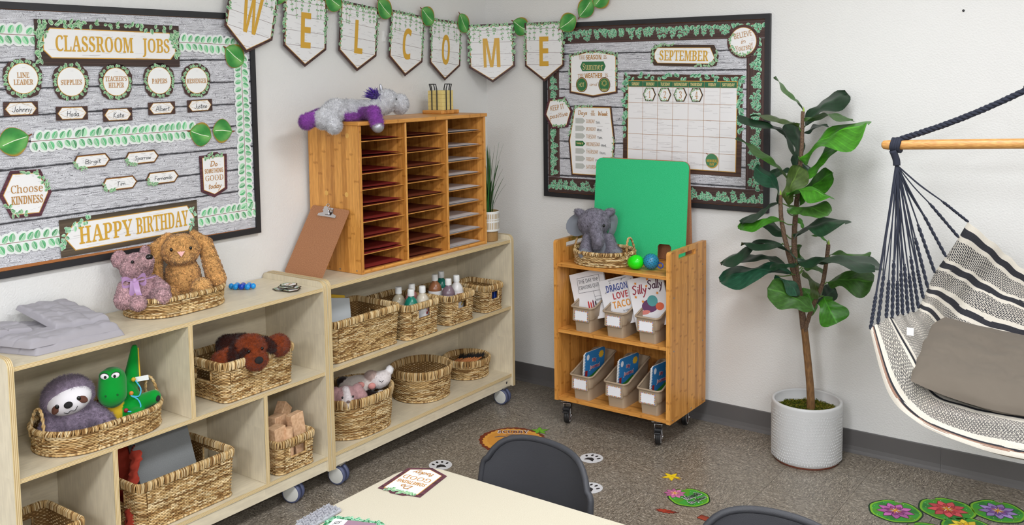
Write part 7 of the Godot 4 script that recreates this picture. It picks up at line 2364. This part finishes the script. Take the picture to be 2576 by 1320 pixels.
func moss(t: Node3D, sk: MB) -> void:
	var mm := MultiMesh.new()
	mm.transform_format = MultiMesh.TRANSFORM_3D
	mm.use_colors = true
	mm.mesh = strand_mesh(3.4)
	mm.instance_count = 5400
	for i in 5400:
		var j := i % sk.v.size()
		var up := Vector3(rng.randf_range(-1, 1), rng.randf_range(0.1, 1), rng.randf_range(-1, 1)).normalized()
		var sd := up.cross(Vector3(rng.randf(), 0.2, rng.randf())).normalized()
		var l := rng.randf_range(0.008, 0.02)
		mm.set_instance_transform(i, Transform3D(Basis(sd * l, up * l, sd.cross(up) * l), sk.v[j] + Vector3(rng.randf_range(-0.006, 0.006), 0, rng.randf_range(-0.006, 0.006))))
		mm.set_instance_color(i, vary(sk.c[j], 0.2))
	var o := MultiMeshInstance3D.new()
	o.name = "moss_strands"
	o.multimesh = mm
	o.material_override = M.vc_matte
	o.set_meta("kind", "stuff")
	t.add_child(o, true)

# ---------------------------------------------------------------- hanging chair
func tex_weave() -> ImageTexture:
	var w := 512
	var h := 1024
	var d := PackedByteArray()
	d.resize(w * h * 3)
	var cream := Vector3(212, 205, 192)
	var blk := Vector3(42, 42, 48)
	var brn := Vector3(150, 116, 98)
	# bands along the cloth: from, to, kind (0 cream, 1 black, 2 brown)
	var bands := [[0.0, 0.03, 0], [0.03, 0.041, 2], [0.041, 0.053, 1], [0.053, 0.085, 0], [0.19, 0.212, 0], [0.212, 0.236, 1], [0.236, 0.262, 0], [0.60, 0.612, 0], [0.612, 0.632, 1], [0.632, 0.655, 0], [0.70, 0.715, 0], [0.715, 0.738, 1], [0.738, 0.755, 0], [0.82, 0.832, 0], [0.832, 0.856, 1], [0.856, 0.868, 0], [0.93, 0.945, 0], [0.945, 0.972, 1], [0.972, 1.0, 0]]
	var f := nz(0.05, 61, 2)
	for y in h:
		var v := float(y) / h
		var kind := -1
		for q in bands: if v >= q[0] and v < q[1]: kind = q[2]
		for x in w:
			var c := cream
			if kind == 1: c = blk
			elif kind == 2: c = brn
			elif kind < 0:
				# short slanted dashes of black thread over cream
				var s := fposmod((y + x * 0.22) / 6.0, 1.0)
				var r := int(floor((y + x * 0.22) / 6.0))
				var g := fposmod(x / 26.0 + r * 0.37, 1.0)
				if s < 0.6 and g < 0.84: c = blk
			var j := 10.0 * f.get_noise_2d(x * 3, y * 3) + (6.0 if (x / 2 + y / 2) % 2 == 0 else -6.0)
			put(d, (y * w + x) * 3, c + Vector3(j, j, j))
	return img_tex(w, h, d)

func hammock() -> void:
	var t := thing("hanging_chair", "striped cotton hanging chair with wooden spreader bar and dark cords", "hanging chair", Vector3(2.74, 0, 0.6))
	var o := t.position
	var cotton := mat("cord_navy", k(40, 44, 58), 0.9)
	var MX := 2.74
	var rows := [
		[Vector3(2.298, 0.805, 0.92), Vector3(2.375, 0.622, 0.98), Vector3(2.478, 0.553, 1.02), Vector3(2.612, 0.53, 1.05)],
		[Vector3(2.34, 0.836, 0.86), Vector3(2.429, 0.722, 0.92), Vector3(2.505, 0.628, 0.96), Vector3(2.619, 0.617, 0.98)],
		[Vector3(2.368, 0.834, 0.78), Vector3(2.433, 0.758, 0.8), Vector3(2.501, 0.64, 0.8), Vector3(2.604, 0.6, 0.8)],
		[Vector3(2.399, 0.845, 0.7), Vector3(2.437, 0.806, 0.66), Vector3(2.484, 0.72, 0.6), Vector3(2.583, 0.68, 0.58)],
		[Vector3(2.427, 0.949, 0.6), Vector3(2.477, 0.911, 0.52), Vector3(2.533, 0.863, 0.46), Vector3(2.622, 0.813, 0.44)],
		[Vector3(2.514, 1.127, 0.5), Vector3(2.579, 1.07, 0.46), Vector3(2.632, 1.005, 0.42), Vector3(2.714, 0.944, 0.4)]]
	for r in rows:
		var full: Array = r.duplicate()
		full[3] = Vector3(MX, r[3].y - 0.012, r[3].z)
		full.insert(3, (r[2] + full[3]) * 0.5 + Vector3(0, -0.012, 0))
		for i in [3, 2, 1, 0]: full.append(Vector3(2 * MX - full[i].x, full[i].y, full[i].z))
		r.clear()
		r.append_array(full)
	var wr := nz(2.2, 71, 3)
	var surf := func(u: float, v: float, off: float) -> Vector3:
		# u across, v from the front edge to the top of the back
		var line := []
		for r in rows:
			var x: float = u * (r.size() - 1)
			var i := mini(int(x), r.size() - 2)
			var a: Vector3 = r[maxi(i - 1, 0)]
			var e: Vector3 = r[mini(i + 2, r.size() - 1)]
			line.append(r[i].cubic_interpolate(r[i + 1], a, e, x - i))
		var y: float = v * (line.size() - 1)
		var j := mini(int(y), line.size() - 2)
		var p: Vector3 = line[j].cubic_interpolate(line[j + 1], line[maxi(j - 1, 0)], line[mini(j + 2, line.size() - 1)], y - j)
		var wn := wr.get_noise_2d(u * 1.0, v * 3.0) * 0.012 + 0.006 * sin(v * 40.0 + u * 6.0) * exp(-8.0 * minf(u, 1.0 - u)) + 0.004 * sin(u * 60.0 + v * 4.0) * v
		return p + Vector3(0.2, 0.75, 0.6) * wn + Vector3(-0.3, -0.7, 0.4) * off - o
	var fab := MB.new()
	var warp := func(v: float) -> float: return v
	fab.sheet(120, 90, func(u, v): return surf.call(u, v, 0.0), false, Vector2(3.0, 1.0))
	var cloth := mat("woven_cotton", Color.WHITE, 0.9, {"albedo_texture": tex_weave(), "backlight_enabled": true, "backlight": k(70, 66, 60)})
	part(t, "seat_cloth", fab, cloth)
	var under := MB.new()
	under.sheet(120, 90, func(u, v): return surf.call(u, v, 0.004), true, Vector2(3.0, 1.0))
	part(t, "underside_cloth", under, cloth)
	# front flap folded under the seat
	var flap := MB.new()
	flap.sheet(80, 10, func(u, v): return surf.call(u, 0.0, 0.003) + Vector3(0, -0.05 * v * sin(u * PI) - 0.012 * v, -0.11 * v * (0.4 + sin(u * PI))), false, Vector2(3.0, 0.14))
	part(t, "front_hem", flap, cloth)
	# spreader bar
	var L := Vector3(2.262, 1.402, 0.6) - o
	var R := Vector3(2 * MX - 2.262, 1.445, 0.6) - o
	part(t, "spreader_bar", MB.new().tube([L + Vector3(-0.022, 0, 0), L + Vector3(-0.016, 0, 0), L, R, R + Vector3(0.016, 0, 0), R + Vector3(0.022, 0, 0)], [0.009, 0.0155, 0.0175, 0.0175, 0.0155, 0.009], 18), mat("bar_wood", Color.WHITE, 0.4, {"uv1_triplanar": true, "uv1_scale": Vector3(1.2, 14, 14), "albedo_texture": speck_tex(k(224, 172, 100), k(186, 128, 66), 0.09, 256)}))
	# wraps where cords and rope meet the bar
	var twist := func(a: Vector3, b: Vector3, sag: float, r: float, turns: float) -> MB:
		var m := MB.new()
		for q in 3:
			var pts := []
			for i in 61:
				var s := i / 60.0
				var p := a.lerp(b, s) + Vector3(0, -sag * sin(PI * s), 0)
				var an := s * turns * TAU + q * TAU / 3
				pts.append(p + Vector3(0, cos(an), sin(an)) * r * 0.55)
			m.tube(pts, r * 0.62, 6)
		return m
	var apex := Vector3(2.72, 1.612, 0.6) - o
	var hook := Vector3(2.73, 2.735, 0.6) - o
	for s in [L, R]:
		var wrap := MB.new()
		for i in 4:
			var c: Vector3 = s + Vector3((0.016 + i * 0.008) * (1 if s == L else -1), 0, 0)
			var pts := []
			for a in 14: pts.append(c + Vector3(0.002 * sin(a), cos(TAU * a / 14) * 0.0225, sin(TAU * a / 14) * 0.0225))
			wrap.tube(pts, 0.0062, 6, true)
		var sx := 1.0 if s == L else -1.0
		wrap.tube(spline([s + Vector3(0.02 * sx, -0.018, 0.018), s + Vector3(0.03 * sx, -0.05, 0.008), s + Vector3(0.032 * sx, -0.072, 0.006)], 4), 0.013, 8)
		part(t, "knot", wrap, cotton)
		part(t, "rope", twist.call(s + Vector3(0.03 * sx, 0.018, 0), apex, 0.012, 0.0105, 9.0), cotton)
	var kn := MB.new()
	for i in 5: kn.ball(apex + Vector3(rng.randf_range(-0.012, 0.012), rng.randf_range(-0.008, 0.016), rng.randf_range(-0.01, 0.01)), Vector3(0.022, 0.014, 0.018), Basis(Vector3(0.3, 0.5, 0.8).normalized(), i * 1.1))
	part(t, "apex_knot", kn, cotton)
	part(t, "rope", twist.call(apex, hook, 0.0, 0.01, 22.0), cotton)
	part(t, "ceiling_hook", MB.new().lathe([Vector2(0.035, 0), Vector2(0.035, -0.004), Vector2(0.008, -0.012), Vector2(0.006, -0.03), Vector2(0, -0.03)], 20, Transform3D(Basis.IDENTITY, Vector3(hook.x, 2.75, hook.z))), M.steel)
	# cords from the knots to the cloth, each ending in a thick braided loop
	for side in 2:
		var from: Vector3 = (L + Vector3(0.032, -0.07, 0.006)) if side == 0 else (R + Vector3(-0.032, -0.07, 0.006))
		for i in 15:
			var v := pow(i / 14.0, 0.9)
			var to: Vector3 = surf.call(0.0 if side == 0 else 1.0, v, 0.0)
			var fr := 0.34 if i < 10 else 0.42
			var mid := from.lerp(to, 1.0 - fr * rng.randf_range(0.55, 1.15))
			var c := MB.new()
			for q in 2:
				var j := Vector3(rng.randf_range(-0.008, 0.008), 0, rng.randf_range(-0.008, 0.008))
				c.tube(spline([from + j * 0.5, from.lerp(mid, 0.5) + j + Vector3(0, -0.006, 0), mid + j * 0.3], 5), 0.0022 if i % 3 else 0.003, 5)
			for q in 2:
				var br := []
				var rr := []
				for s in 45:
					var an := s * 0.62 + q * PI
					br.append(mid.lerp(to, s / 44.0) + Vector3(cos(an), 0.3 * sin(an), sin(an)) * 0.003); rr.append(0.0037 * minf(1.0, 0.5 + s * 0.2))
				c.tube(br, rr, 6)
			part(t, "cord", c, cotton)
	part(t, "care_tag", MB.new().box(Vector3(2.412, 0.802, 0.865) - o, Vector3(0.022, 0.026, 0.002), 0.0, 1), M.white_plastic)
	# cushion
	t = thing("seat_cushion", "taupe cotton cushion lying in the hanging chair", "cushion", Vector3(2.735, 0.69, 0.765))
	t.rotation = Vector3(0.28, 0.03, 0.0)
	var cw := nz(1.3, 91, 4)
	var cf := func(u: float, v: float, s: float) -> Vector3:
		var x := (u - 0.5) * 2
		var z := (v - 0.5) * 2
		var e := pow(maxf(0.0, (1 - pow(absf(x), 3.0)) * (1 - pow(absf(z), 3.0))), 0.55)
		var px := x * 0.31 * (1 - 0.05 * z * z)
		var pz := z * 0.235 * (1 - 0.06 * x * x)
		var fo := cw.get_noise_2d(x * 0.6, z * 0.6) * 0.03 + 0.012 * absf(cw.get_noise_2d(x * 1.6 + 9, z * 1.0))
		return Vector3(px, s * e * (0.05 if s > 0 else 0.04) + fo * e + 0.05 * x * x, pz)
	var cb := MB.new()
	cb.sheet(70, 60, func(u, v): return cf.call(u, v, 1.0), true)
	cb.sheet(40, 40, func(u, v): return cf.call(u, v, -1.0), false)
	part(t, "cover", cb, mat("taupe_cotton", k(106, 97, 86), 0.9, {"rim_enabled": true, "rim": 0.3}))

# ---------------------------------------------------------------- table and chairs
func table_and_chairs() -> void:
	var TY := 0.6
	var t := thing("classroom_table", "cream laminate classroom table with rounded corner in front", "table", Vector3(1.435, 0, 2.235))
	var pl := PackedVector2Array()
	for p in rrect(1.83, 0.76, 0.1, 8): pl.append(p + Vector2(0.915, -0.38))
	var lam := mat("laminate", Color.WHITE, 0.42, {"uv1_triplanar": true, "uv1_scale": Vector3(3, 3, 3), "albedo_texture": speck_tex(k(206, 199, 181), k(186, 177, 156), 0.35, 512)})
	var flat_up := Transform3D(Basis(Vector3(1, 0, 0), Vector3(0, 0, -1), Vector3(0, 1, 0)), Vector3.ZERO)
	part(t, "table_top", MB.new().prism(pl, TY - 0.03, TY, flat_up), lam)
	part(t, "edge_band", MB.new().tube(Array(pl).map(func(p): return Vector3(p.x, TY - 0.016, -p.y)), 0.0145, 8, true, null, 0.35), mat("edge_tan", k(196, 182, 146), 0.5))
	for x in [0.045, 1.785]:
		for z in [0.065, 0.69]: part(t, "leg", MB.new().tube([Vector3(x, 0.0, z), Vector3(x, 0.57, z)], 0.019, 14), M.chrome)
	# card on the table, upside down to the camera
	t = thing("pennant_card", "do something good today card lying on the table", "card", Vector3(1.512, TY + 0.0006, 2.334), 0.0)
	t.rotation = Vector3(-PI / 2, PI + 0.16, 0)
	good_card(t)
	# textured grey fidget bar
	t = thing("fidget_bar", "light grey textured sensory bar on the table", "sensory toy", Vector3(1.463, TY, 2.63), 0.06)
	var gp := mat("bar_grey", k(158, 158, 164), 0.45)
	part(t, "base", bx(Vector3(0, 0.005, 0), Vector3(0.044, 0.01, 0.118), 0.003), gp)
	var tri := MB.new()
	for i in 10:
		for j in 4:
			var c := Vector3(-0.0165 + j * 0.011, 0.01, -0.052 + i * 0.0115 + (0.005 if j % 2 else 0.0))
			for q in 3:
				var a := TAU * q / 3 + (PI if (i + j) % 2 else 0.0)
				var dv := Vector3(cos(a), 0, sin(a)) * 0.0065
				tri.box(c + dv * 0.5 + Vector3(0, 0.002, 0), Vector3(0.0066, 0.005, 0.0022), 0.0004, 1, Transform3D(Basis.IDENTITY, c + Vector3(0, 0.002, 0)) * Transform3D(Basis(Vector3.UP, -a), Vector3.ZERO) * Transform3D(Basis.IDENTITY, -(c + dv * 0.5 + Vector3(0, 0.002, 0)) + Vector3(0.0033, 0, 0)))
	part(t, "raised_pattern", tri, gp)
	# second card at the frame edge
	t = thing("activity_card", "green edged activity card at the near side of the table", "card", Vector3(1.575, TY + 0.0006, 2.665), 0.0)
	t.rotation = Vector3(-PI / 2, PI + 0.35, 0)
	var body := MB.new()
	body.col = k(44, 116, 72)
	body.prism(rrect(0.14, 0.19, 0.012), 0, 0.0009)
	part(t, "card", body, M.vc)
	var b := MB.new()
	wreath(b, [Vector2(-0.063, -0.088), Vector2(0.063, -0.088), Vector2(0.063, 0.088), Vector2(-0.063, 0.088), Vector2(-0.063, -0.088)], 80, 0.016, 0.0012, 1)
	b.flat(rrect(0.112, 0.162, 0.004), 0.0022, k(232, 230, 228))
	b.flat(pv([-0.056, -0.081, 0.02, -0.081, 0.02, -0.02, -0.056, -0.02]), 0.0025, k(146, 116, 132))
	b.col = k(40, 40, 44)
	for q in [[0.032, -0.04], [0.04, -0.062]]:
		var rg := []
		for i in 13: rg.append(Vector2(q[0], q[1]) + Vector2.from_angle(TAU * i / 12) * 0.006)
		ribbon(b, rg, 0.0016, 0.0026)
		ribbon(b, [Vector2(q[0] - 0.008, q[1] - 0.01), Vector2(q[0] + 0.008, q[1] + 0.012)], 0.0014, 0.0028)
	part(t, "print", b, M.vc)
	chair(Vector3(1.69, 0, 2.0), -0.1, "charcoal plastic chair pushed up to the far side of the table")
	chair(Vector3(2.40, 0, 2.06), 0.05, "charcoal plastic chair of which only the top shows")

func chair(at: Vector3, turn: float, label: String) -> void:
	var t := thing("school_chair", label, "chair", at, turn, "charcoal school chairs")
	var pm: Material = mat("chair_plastic", k(50, 51, 56), 0.55, {"uv1_triplanar": true, "uv1_scale": Vector3(10, 10, 10), "heightmap_enabled": true, "heightmap_texture": noise_tex(0.2, 256, FastNoiseLite.TYPE_SIMPLEX, 1, 6), "heightmap_scale": 0.03}) if not M.has("chair_plastic") else M.chair_plastic
	# shell: backrest curving round its sides, then the seat
	var back := func(u: float, v: float, s: float) -> Vector3:
		var x := (u - 0.5) * 2
		var hw := lerpf(0.205, 0.196, v) * (1 - 0.07 * pow(maxf(0, (v - 0.7) / 0.3), 4.0))
		var crown := (0.026 * (1 - x * x) - 0.05 * pow(absf(x), 7.0)) * pow(v, 3.0)
		var wrapz := 0.055 * pow(absf(x), 2.6)
		return Vector3(x * hw, 0.345 + v * 0.257 + crown, -0.03 * v + wrapz + s)
	var b := MB.new()
	b.sheet(24, 18, func(u, v): return back.call(u, v, 0.006), false)
	b.sheet(24, 18, func(u, v): return back.call(u, v, -0.006), true)
	var rim := []
	for i in 19: rim.append(back.call(0.0, i / 18.0, 0.0))
	for i in range(1, 25): rim.append(back.call(i / 24.0, 1.0, 0.0))
	for i in range(17, -1, -1): rim.append(back.call(1.0, i / 18.0, 0.0))
	part(t, "backrest", b, pm)
	part(t, "rolled_edge", MB.new().tube(rim, 0.0095, 8), pm)
	part(t, "seat", MB.new().sheet(16, 14, func(u, v): return Vector3((u - 0.5) * 0.37, 0.35 - 0.02 * sin(v * PI) - 0.03 * pow(v, 6.0), v * 0.36), true).sheet(16, 14, func(u, v): return Vector3((u - 0.5) * 0.37, 0.34 - 0.02 * sin(v * PI) - 0.03 * pow(v, 6.0), v * 0.36), false), pm)
	for sx in [-1.0, 1.0]:
		part(t, "leg", MB.new().tube(spline([Vector3(sx * 0.13, 0.335, 0.06), Vector3(sx * 0.165, 0.3, 0.02), Vector3(sx * 0.19, 0.0, -0.05)], 4), 0.011, 8), M.chrome)
		part(t, "leg", MB.new().tube(spline([Vector3(sx * 0.13, 0.335, 0.26), Vector3(sx * 0.165, 0.3, 0.3), Vector3(sx * 0.18, 0.0, 0.36)], 4), 0.011, 8), M.chrome)

# ---------------------------------------------------------------- floor stickers
func sticker(called: String, label: String, cat: String, x: float, z: float, yaw: float, group := "") -> Node3D:
	var t := thing(called, label, cat, Vector3(x, 0.0003, z), 0.0, group)
	t.rotation = Vector3(-PI / 2, yaw, 0)
	return t

func jag(n: int, r: float, amp: float, f := 3.0) -> PackedVector2Array:
	var p := PackedVector2Array()
	for i in n:
		var a := TAU * i / n
		p.append(Vector2.from_angle(a) * (r + amp * (1 if i % 2 else -1) + amp * 0.8 * sin(a * f)))
	return p

func scaled(p: PackedVector2Array, s: float, off := Vector2.ZERO) -> PackedVector2Array:
	var q := PackedVector2Array()
	for v in p: q.append(v * s + off)
	return q

func maple(r: float, lobes: int) -> PackedVector2Array:
	var p := PackedVector2Array()
	for i in lobes * 4:
		var a := TAU * i / (lobes * 4) + PI / 2
		var q := i % 4
		p.append(Vector2.from_angle(a) * r * [1.0, 0.62, 0.4, 0.66][q])
	return p

func lily(label: String, x: float, z: float, r: float, yaw: float, ca: Color, cb: Color, small := false) -> Node3D:
	var t := sticker("lily_pad_sticker", label, "floor sticker", x, z, yaw, "water lily floor stickers")
	var pad := PackedVector2Array()
	for i in 40:
		var a := PI / 2 + 0.16 + (TAU - 0.32) * i / 39
		pad.append(Vector2.from_angle(a) * r * (1 + 0.02 * sin(a * 7)))
	pad.append(Vector2(0, r * 0.45))
	var body := MB.new()
	body.col = k(16, 52, 30)
	body.prism(pad, 0, 0.0006)
	part(t, "sticker_film", body, M.vc)
	var b := MB.new()
	b.flat(scaled(pad, 0.94), 0.0008, k(122, 184, 40))
	b.flat(scaled(pad, 0.86), 0.001, k(60, 154, 52))
	for i in 6:
		var a := i * 1.05 + 0.4
		b.flat(PackedVector2Array([Vector2.ZERO, Vector2.from_angle(a + PI / 2 + 0.3) * r * 0.84, Vector2.from_angle(a + PI / 2 + 0.75) * r * 0.84]), 0.0012, k(82, 150, 36) if i % 2 else k(46, 128, 48))
	for i in 14: b.flat(scaled(oval(1, 1, 7), r * 0.03, Vector2.from_angle(rng.randf() * TAU) * r * rng.randf_range(0.6, 0.88)), 0.0013, k(206, 226, 196))
	if not small:
		lily_flower(b, Vector2.ZERO, r * 0.72, ca, cb)
	part(t, "print", b, M.vc)
	return t

func lily_flower(b: MB, c: Vector2, r: float, ca: Color, cb: Color) -> void:
	for ringi in 2:
		var n: int = [9, 7][ringi]
		var rr: float = r * [1.0, 0.6][ringi]
		for i in n:
			var a := TAU * i / n + ringi * 0.3
			var q := PackedVector2Array()
			var q2 := PackedVector2Array()
			for s in 9:
				var u := s / 8.0
				q.append(Vector2(u * rr, sin(PI * pow(u, 1.1)) * rr * 0.24))
			for s in range(7, 0, -1):
				var u := s / 8.0
				q.append(Vector2(u * rr, -sin(PI * pow(u, 1.1)) * rr * 0.24))
			var o := PackedVector2Array()
			for p in q:
				o.append(c + p.rotated(a)); q2.append(c + ((p - Vector2(rr * 0.5, 0)) * Vector2(0.9, 0.8) + Vector2(rr * 0.5, 0)).rotated(a))
			var z := 0.0015 + 0.00005 * (i + ringi * 14)
			b.flat(o, z, cb.darkened(0.35))
			b.flat(q2, z + 0.00003, vary(ca if ringi == 0 else cb, 0.12))
	for i in 12:
		var a := TAU * i / 12
		b.flat(PackedVector2Array([c, c + Vector2.from_angle(a - 0.16) * r * 0.16, c + Vector2.from_angle(a) * r * (0.42 if i % 2 else 0.34), c + Vector2.from_angle(a + 0.16) * r * 0.16]), 0.0029 + 0.00003 * i, [k(240, 190, 30), k(244, 240, 226), k(232, 150, 20)][i % 3])
	b.flat(scaled(oval(1, 1, 10), r * 0.2, c), 0.0034, k(222, 150, 24))

func paw(label: String, x: float, z: float, yaw: float) -> void:
	var t := sticker("paw_print_sticker", label, "floor sticker", x, z, yaw, "paw print floor stickers")
	var body := MB.new()
	body.col = k(214, 214, 216)
	body.prism(oval(0.1, 0.105), 0, 0.0006)
	part(t, "sticker_film", body, M.vc)
	var b := MB.new()
	b.flat(pv([-0.022, -0.03, 0.0, -0.022, 0.022, -0.03, 0.016, -0.004, 0, 0.004, -0.016, -0.004]), 0.0009, k(40, 38, 40))
	for q in [[-0.03, 0.01, 0.5], [-0.011, 0.028, 0.1], [0.011, 0.028, -0.1], [0.03, 0.01, -0.5]]:
		var e := PackedVector2Array()
		for p in oval(0.011, 0.02, 12): e.append(p.rotated(q[2]) + Vector2(q[0], q[1]))
		b.flat(e, 0.0009, k(40, 38, 40))
	part(t, "print", b, M.vc)

func floor_stickers() -> void:
	var V := deg_to_rad(35.7)
	var t := sticker("log_slice_sticker", "round orange log slice floor sticker that reads scurry", "floor sticker", 0.668, 0.725, V - 0.05)
	var body := MB.new()
	body.col = k(118, 50, 24)
	body.prism(jag(46, 0.152, 0.003, 5.0), 0, 0.0006)
	part(t, "sticker_film", body, M.vc)
	var b := MB.new()
	b.flat(jag(60, 0.135, 0.0035, 4.0), 0.0009, k(226, 160, 66))
	b.flat(scaled(jag(40, 0.115, 0.002), 1.0), 0.0011, k(218, 148, 58))
	b.col = k(110, 100, 100)
	ribbon(b, [Vector2(-0.03, 0.055), Vector2(0.0, 0.06), Vector2(0.035, 0.056)], 0.009, 0.0014)
	ribbon(b, [Vector2(-0.08, 0.03), Vector2(-0.06, 0.04), Vector2(-0.035, 0.04)], 0.009, 0.0014)
	part(t, "print", b, M.vc)
	letters(t, "SCURRY", "serifb", Vector2(0.0, 0.095), 0.146, 0.036, 0.0014, M.paper_white)
	letters(t, "SCURRY", "serifb", Vector2(0.0, 0.095), 0.138, 0.029, 0.0019, mat("ink_maroon", k(92, 30, 34), 0.6))
	t = sticker("leaf_sticker", "green maple leaf floor sticker beside the log slice", "floor sticker", 0.71, 0.562, V, "leaf floor stickers")
	var lf := func(tn: Node3D, col: Color, dark: Color, shape: PackedVector2Array, stalk: Vector2):
		var q := MB.new()
		q.col = dark
		q.prism(scaled(shape, 1.06), 0, 0.0006)
		part(tn, "sticker_film", q, M.vc)
		var pr := MB.new()
		pr.flat(scaled(shape, 0.94), 0.0008, col)
		pr.col = dark
		ribbon(pr, [Vector2.ZERO, stalk * 0.6, stalk], 0.004, 0.0011)
		part(tn, "print", pr, M.vc)
	lf.call(t, k(110, 176, 40), k(60, 110, 30), maple(0.045, 5), Vector2(0.0, -0.045))
	t = sticker("leaf_sticker", "yellow maple leaf floor sticker", "floor sticker", 1.447, 0.68, V + 0.5, "leaf floor stickers")
	lf.call(t, k(240, 206, 30), k(206, 160, 20), maple(0.04, 5), Vector2(0.012, -0.042))
	t = sticker("leaf_sticker", "small red oak leaf floor sticker", "floor sticker", 1.569, 0.975, V - 0.4, "leaf floor stickers")
	var oak := PackedVector2Array()
	for i in 22:
		var a := TAU * i / 22
		oak.append(Vector2(cos(a) * 0.042, sin(a) * 0.017) * (1.0 if i % 2 == 0 else 0.68))
	lf.call(t, k(166, 56, 34), k(84, 24, 18), oak, Vector2(0.05, 0.004))
	paw("white paw print floor sticker behind the chair back", 1.075, 0.70, V - 0.6)
	paw("white paw print floor sticker half hidden by the chair side", 1.225, 0.96, V - 0.6)
	paw("white paw print floor sticker beyond the table corner", 0.575, 1.125, V + 0.2)
	t = lily("lily pad floor sticker with a pink flower that reads march in place", 1.592, 0.818, 0.083, V + 0.12, k(200, 110, 170), k(226, 150, 180), true)
	var fl := MB.new()
	lily_flower(fl, Vector2(-0.045, 0.042), 0.045, k(196, 110, 160), k(214, 120, 150))
	part(t, "flower_print", fl, M.vc)
	letters(t, "March", "serifb", Vector2(0.012, 0.004), 0.086, 0.034, 0.0037, M.paper_white, 0.5)
	letters(t, "March", "serifb", Vector2(0.012, 0.004), 0.081, 0.029, 0.0042, M.ink, 0.5)
	letters(t, "in place", "serifb", Vector2(0.026, -0.033), 0.094, 0.034, 0.0037, M.paper_white, 0.5)
	letters(t, "in place", "serifb", Vector2(0.026, -0.033), 0.089, 0.029, 0.0042, M.ink, 0.5)
	t = sticker("plank_sticker", "reddish brown plank floor sticker beside the hidden chair", "floor sticker", 1.79, 0.955, V - 0.75)
	body = MB.new()
	body.col = k(92, 34, 22)
	body.prism(rrect(0.2, 0.036, 0.004), 0, 0.0006)
	part(t, "sticker_film", body, M.vc)
	b = MB.new()
	strips(b, rrect(0.194, 0.03, 0.003), 0.0009, k(140, 58, 38), 0.006, 0.16)
	b.flat(scaled(maple(0.012, 5), 1.0, Vector2(-0.05, 0)), 0.0012, k(200, 50, 34))
	part(t, "print", b, M.vc)
	lily("lily pad floor sticker with a magenta flower, near the hanging chair", 2.288, 0.487, 0.098, V - 0.5, k(196, 104, 176), k(150, 60, 130))
	lily("lily pad floor sticker with a coral red flower", 2.446, 0.362, 0.104, V + 0.2, k(222, 84, 92), k(214, 66, 74))
	lily("lily pad floor sticker with a violet flower", 2.606, 0.272, 0.1, V - 0.5, k(168, 140, 206), k(120, 76, 150))
	lily("lily pad floor sticker with a yellow flower at the frame edge", 2.535, 0.475, 0.09, V, k(240, 210, 60), k(226, 180, 30))
	lily("lily pad floor sticker just peeking in below the magenta one", 2.43, 0.60, 0.085, V + 0.4, k(226, 120, 40), k(214, 90, 30))
	for q in [[0.247, 1.341, "tiny white scrap on the floor beside the shelf casters"], [1.0, 1.02, "tiny white scrap on the floor beyond the table"]]:
		t = thing("paper_scrap", q[2], "scrap", Vector3(q[0] + 0.25, 0.0, q[1]), 0.7)
		part(t, "scrap", MB.new().box(Vector3(0, 0.001, 0), Vector3(0.018, 0.0016, 0.003)), M.paper_white)
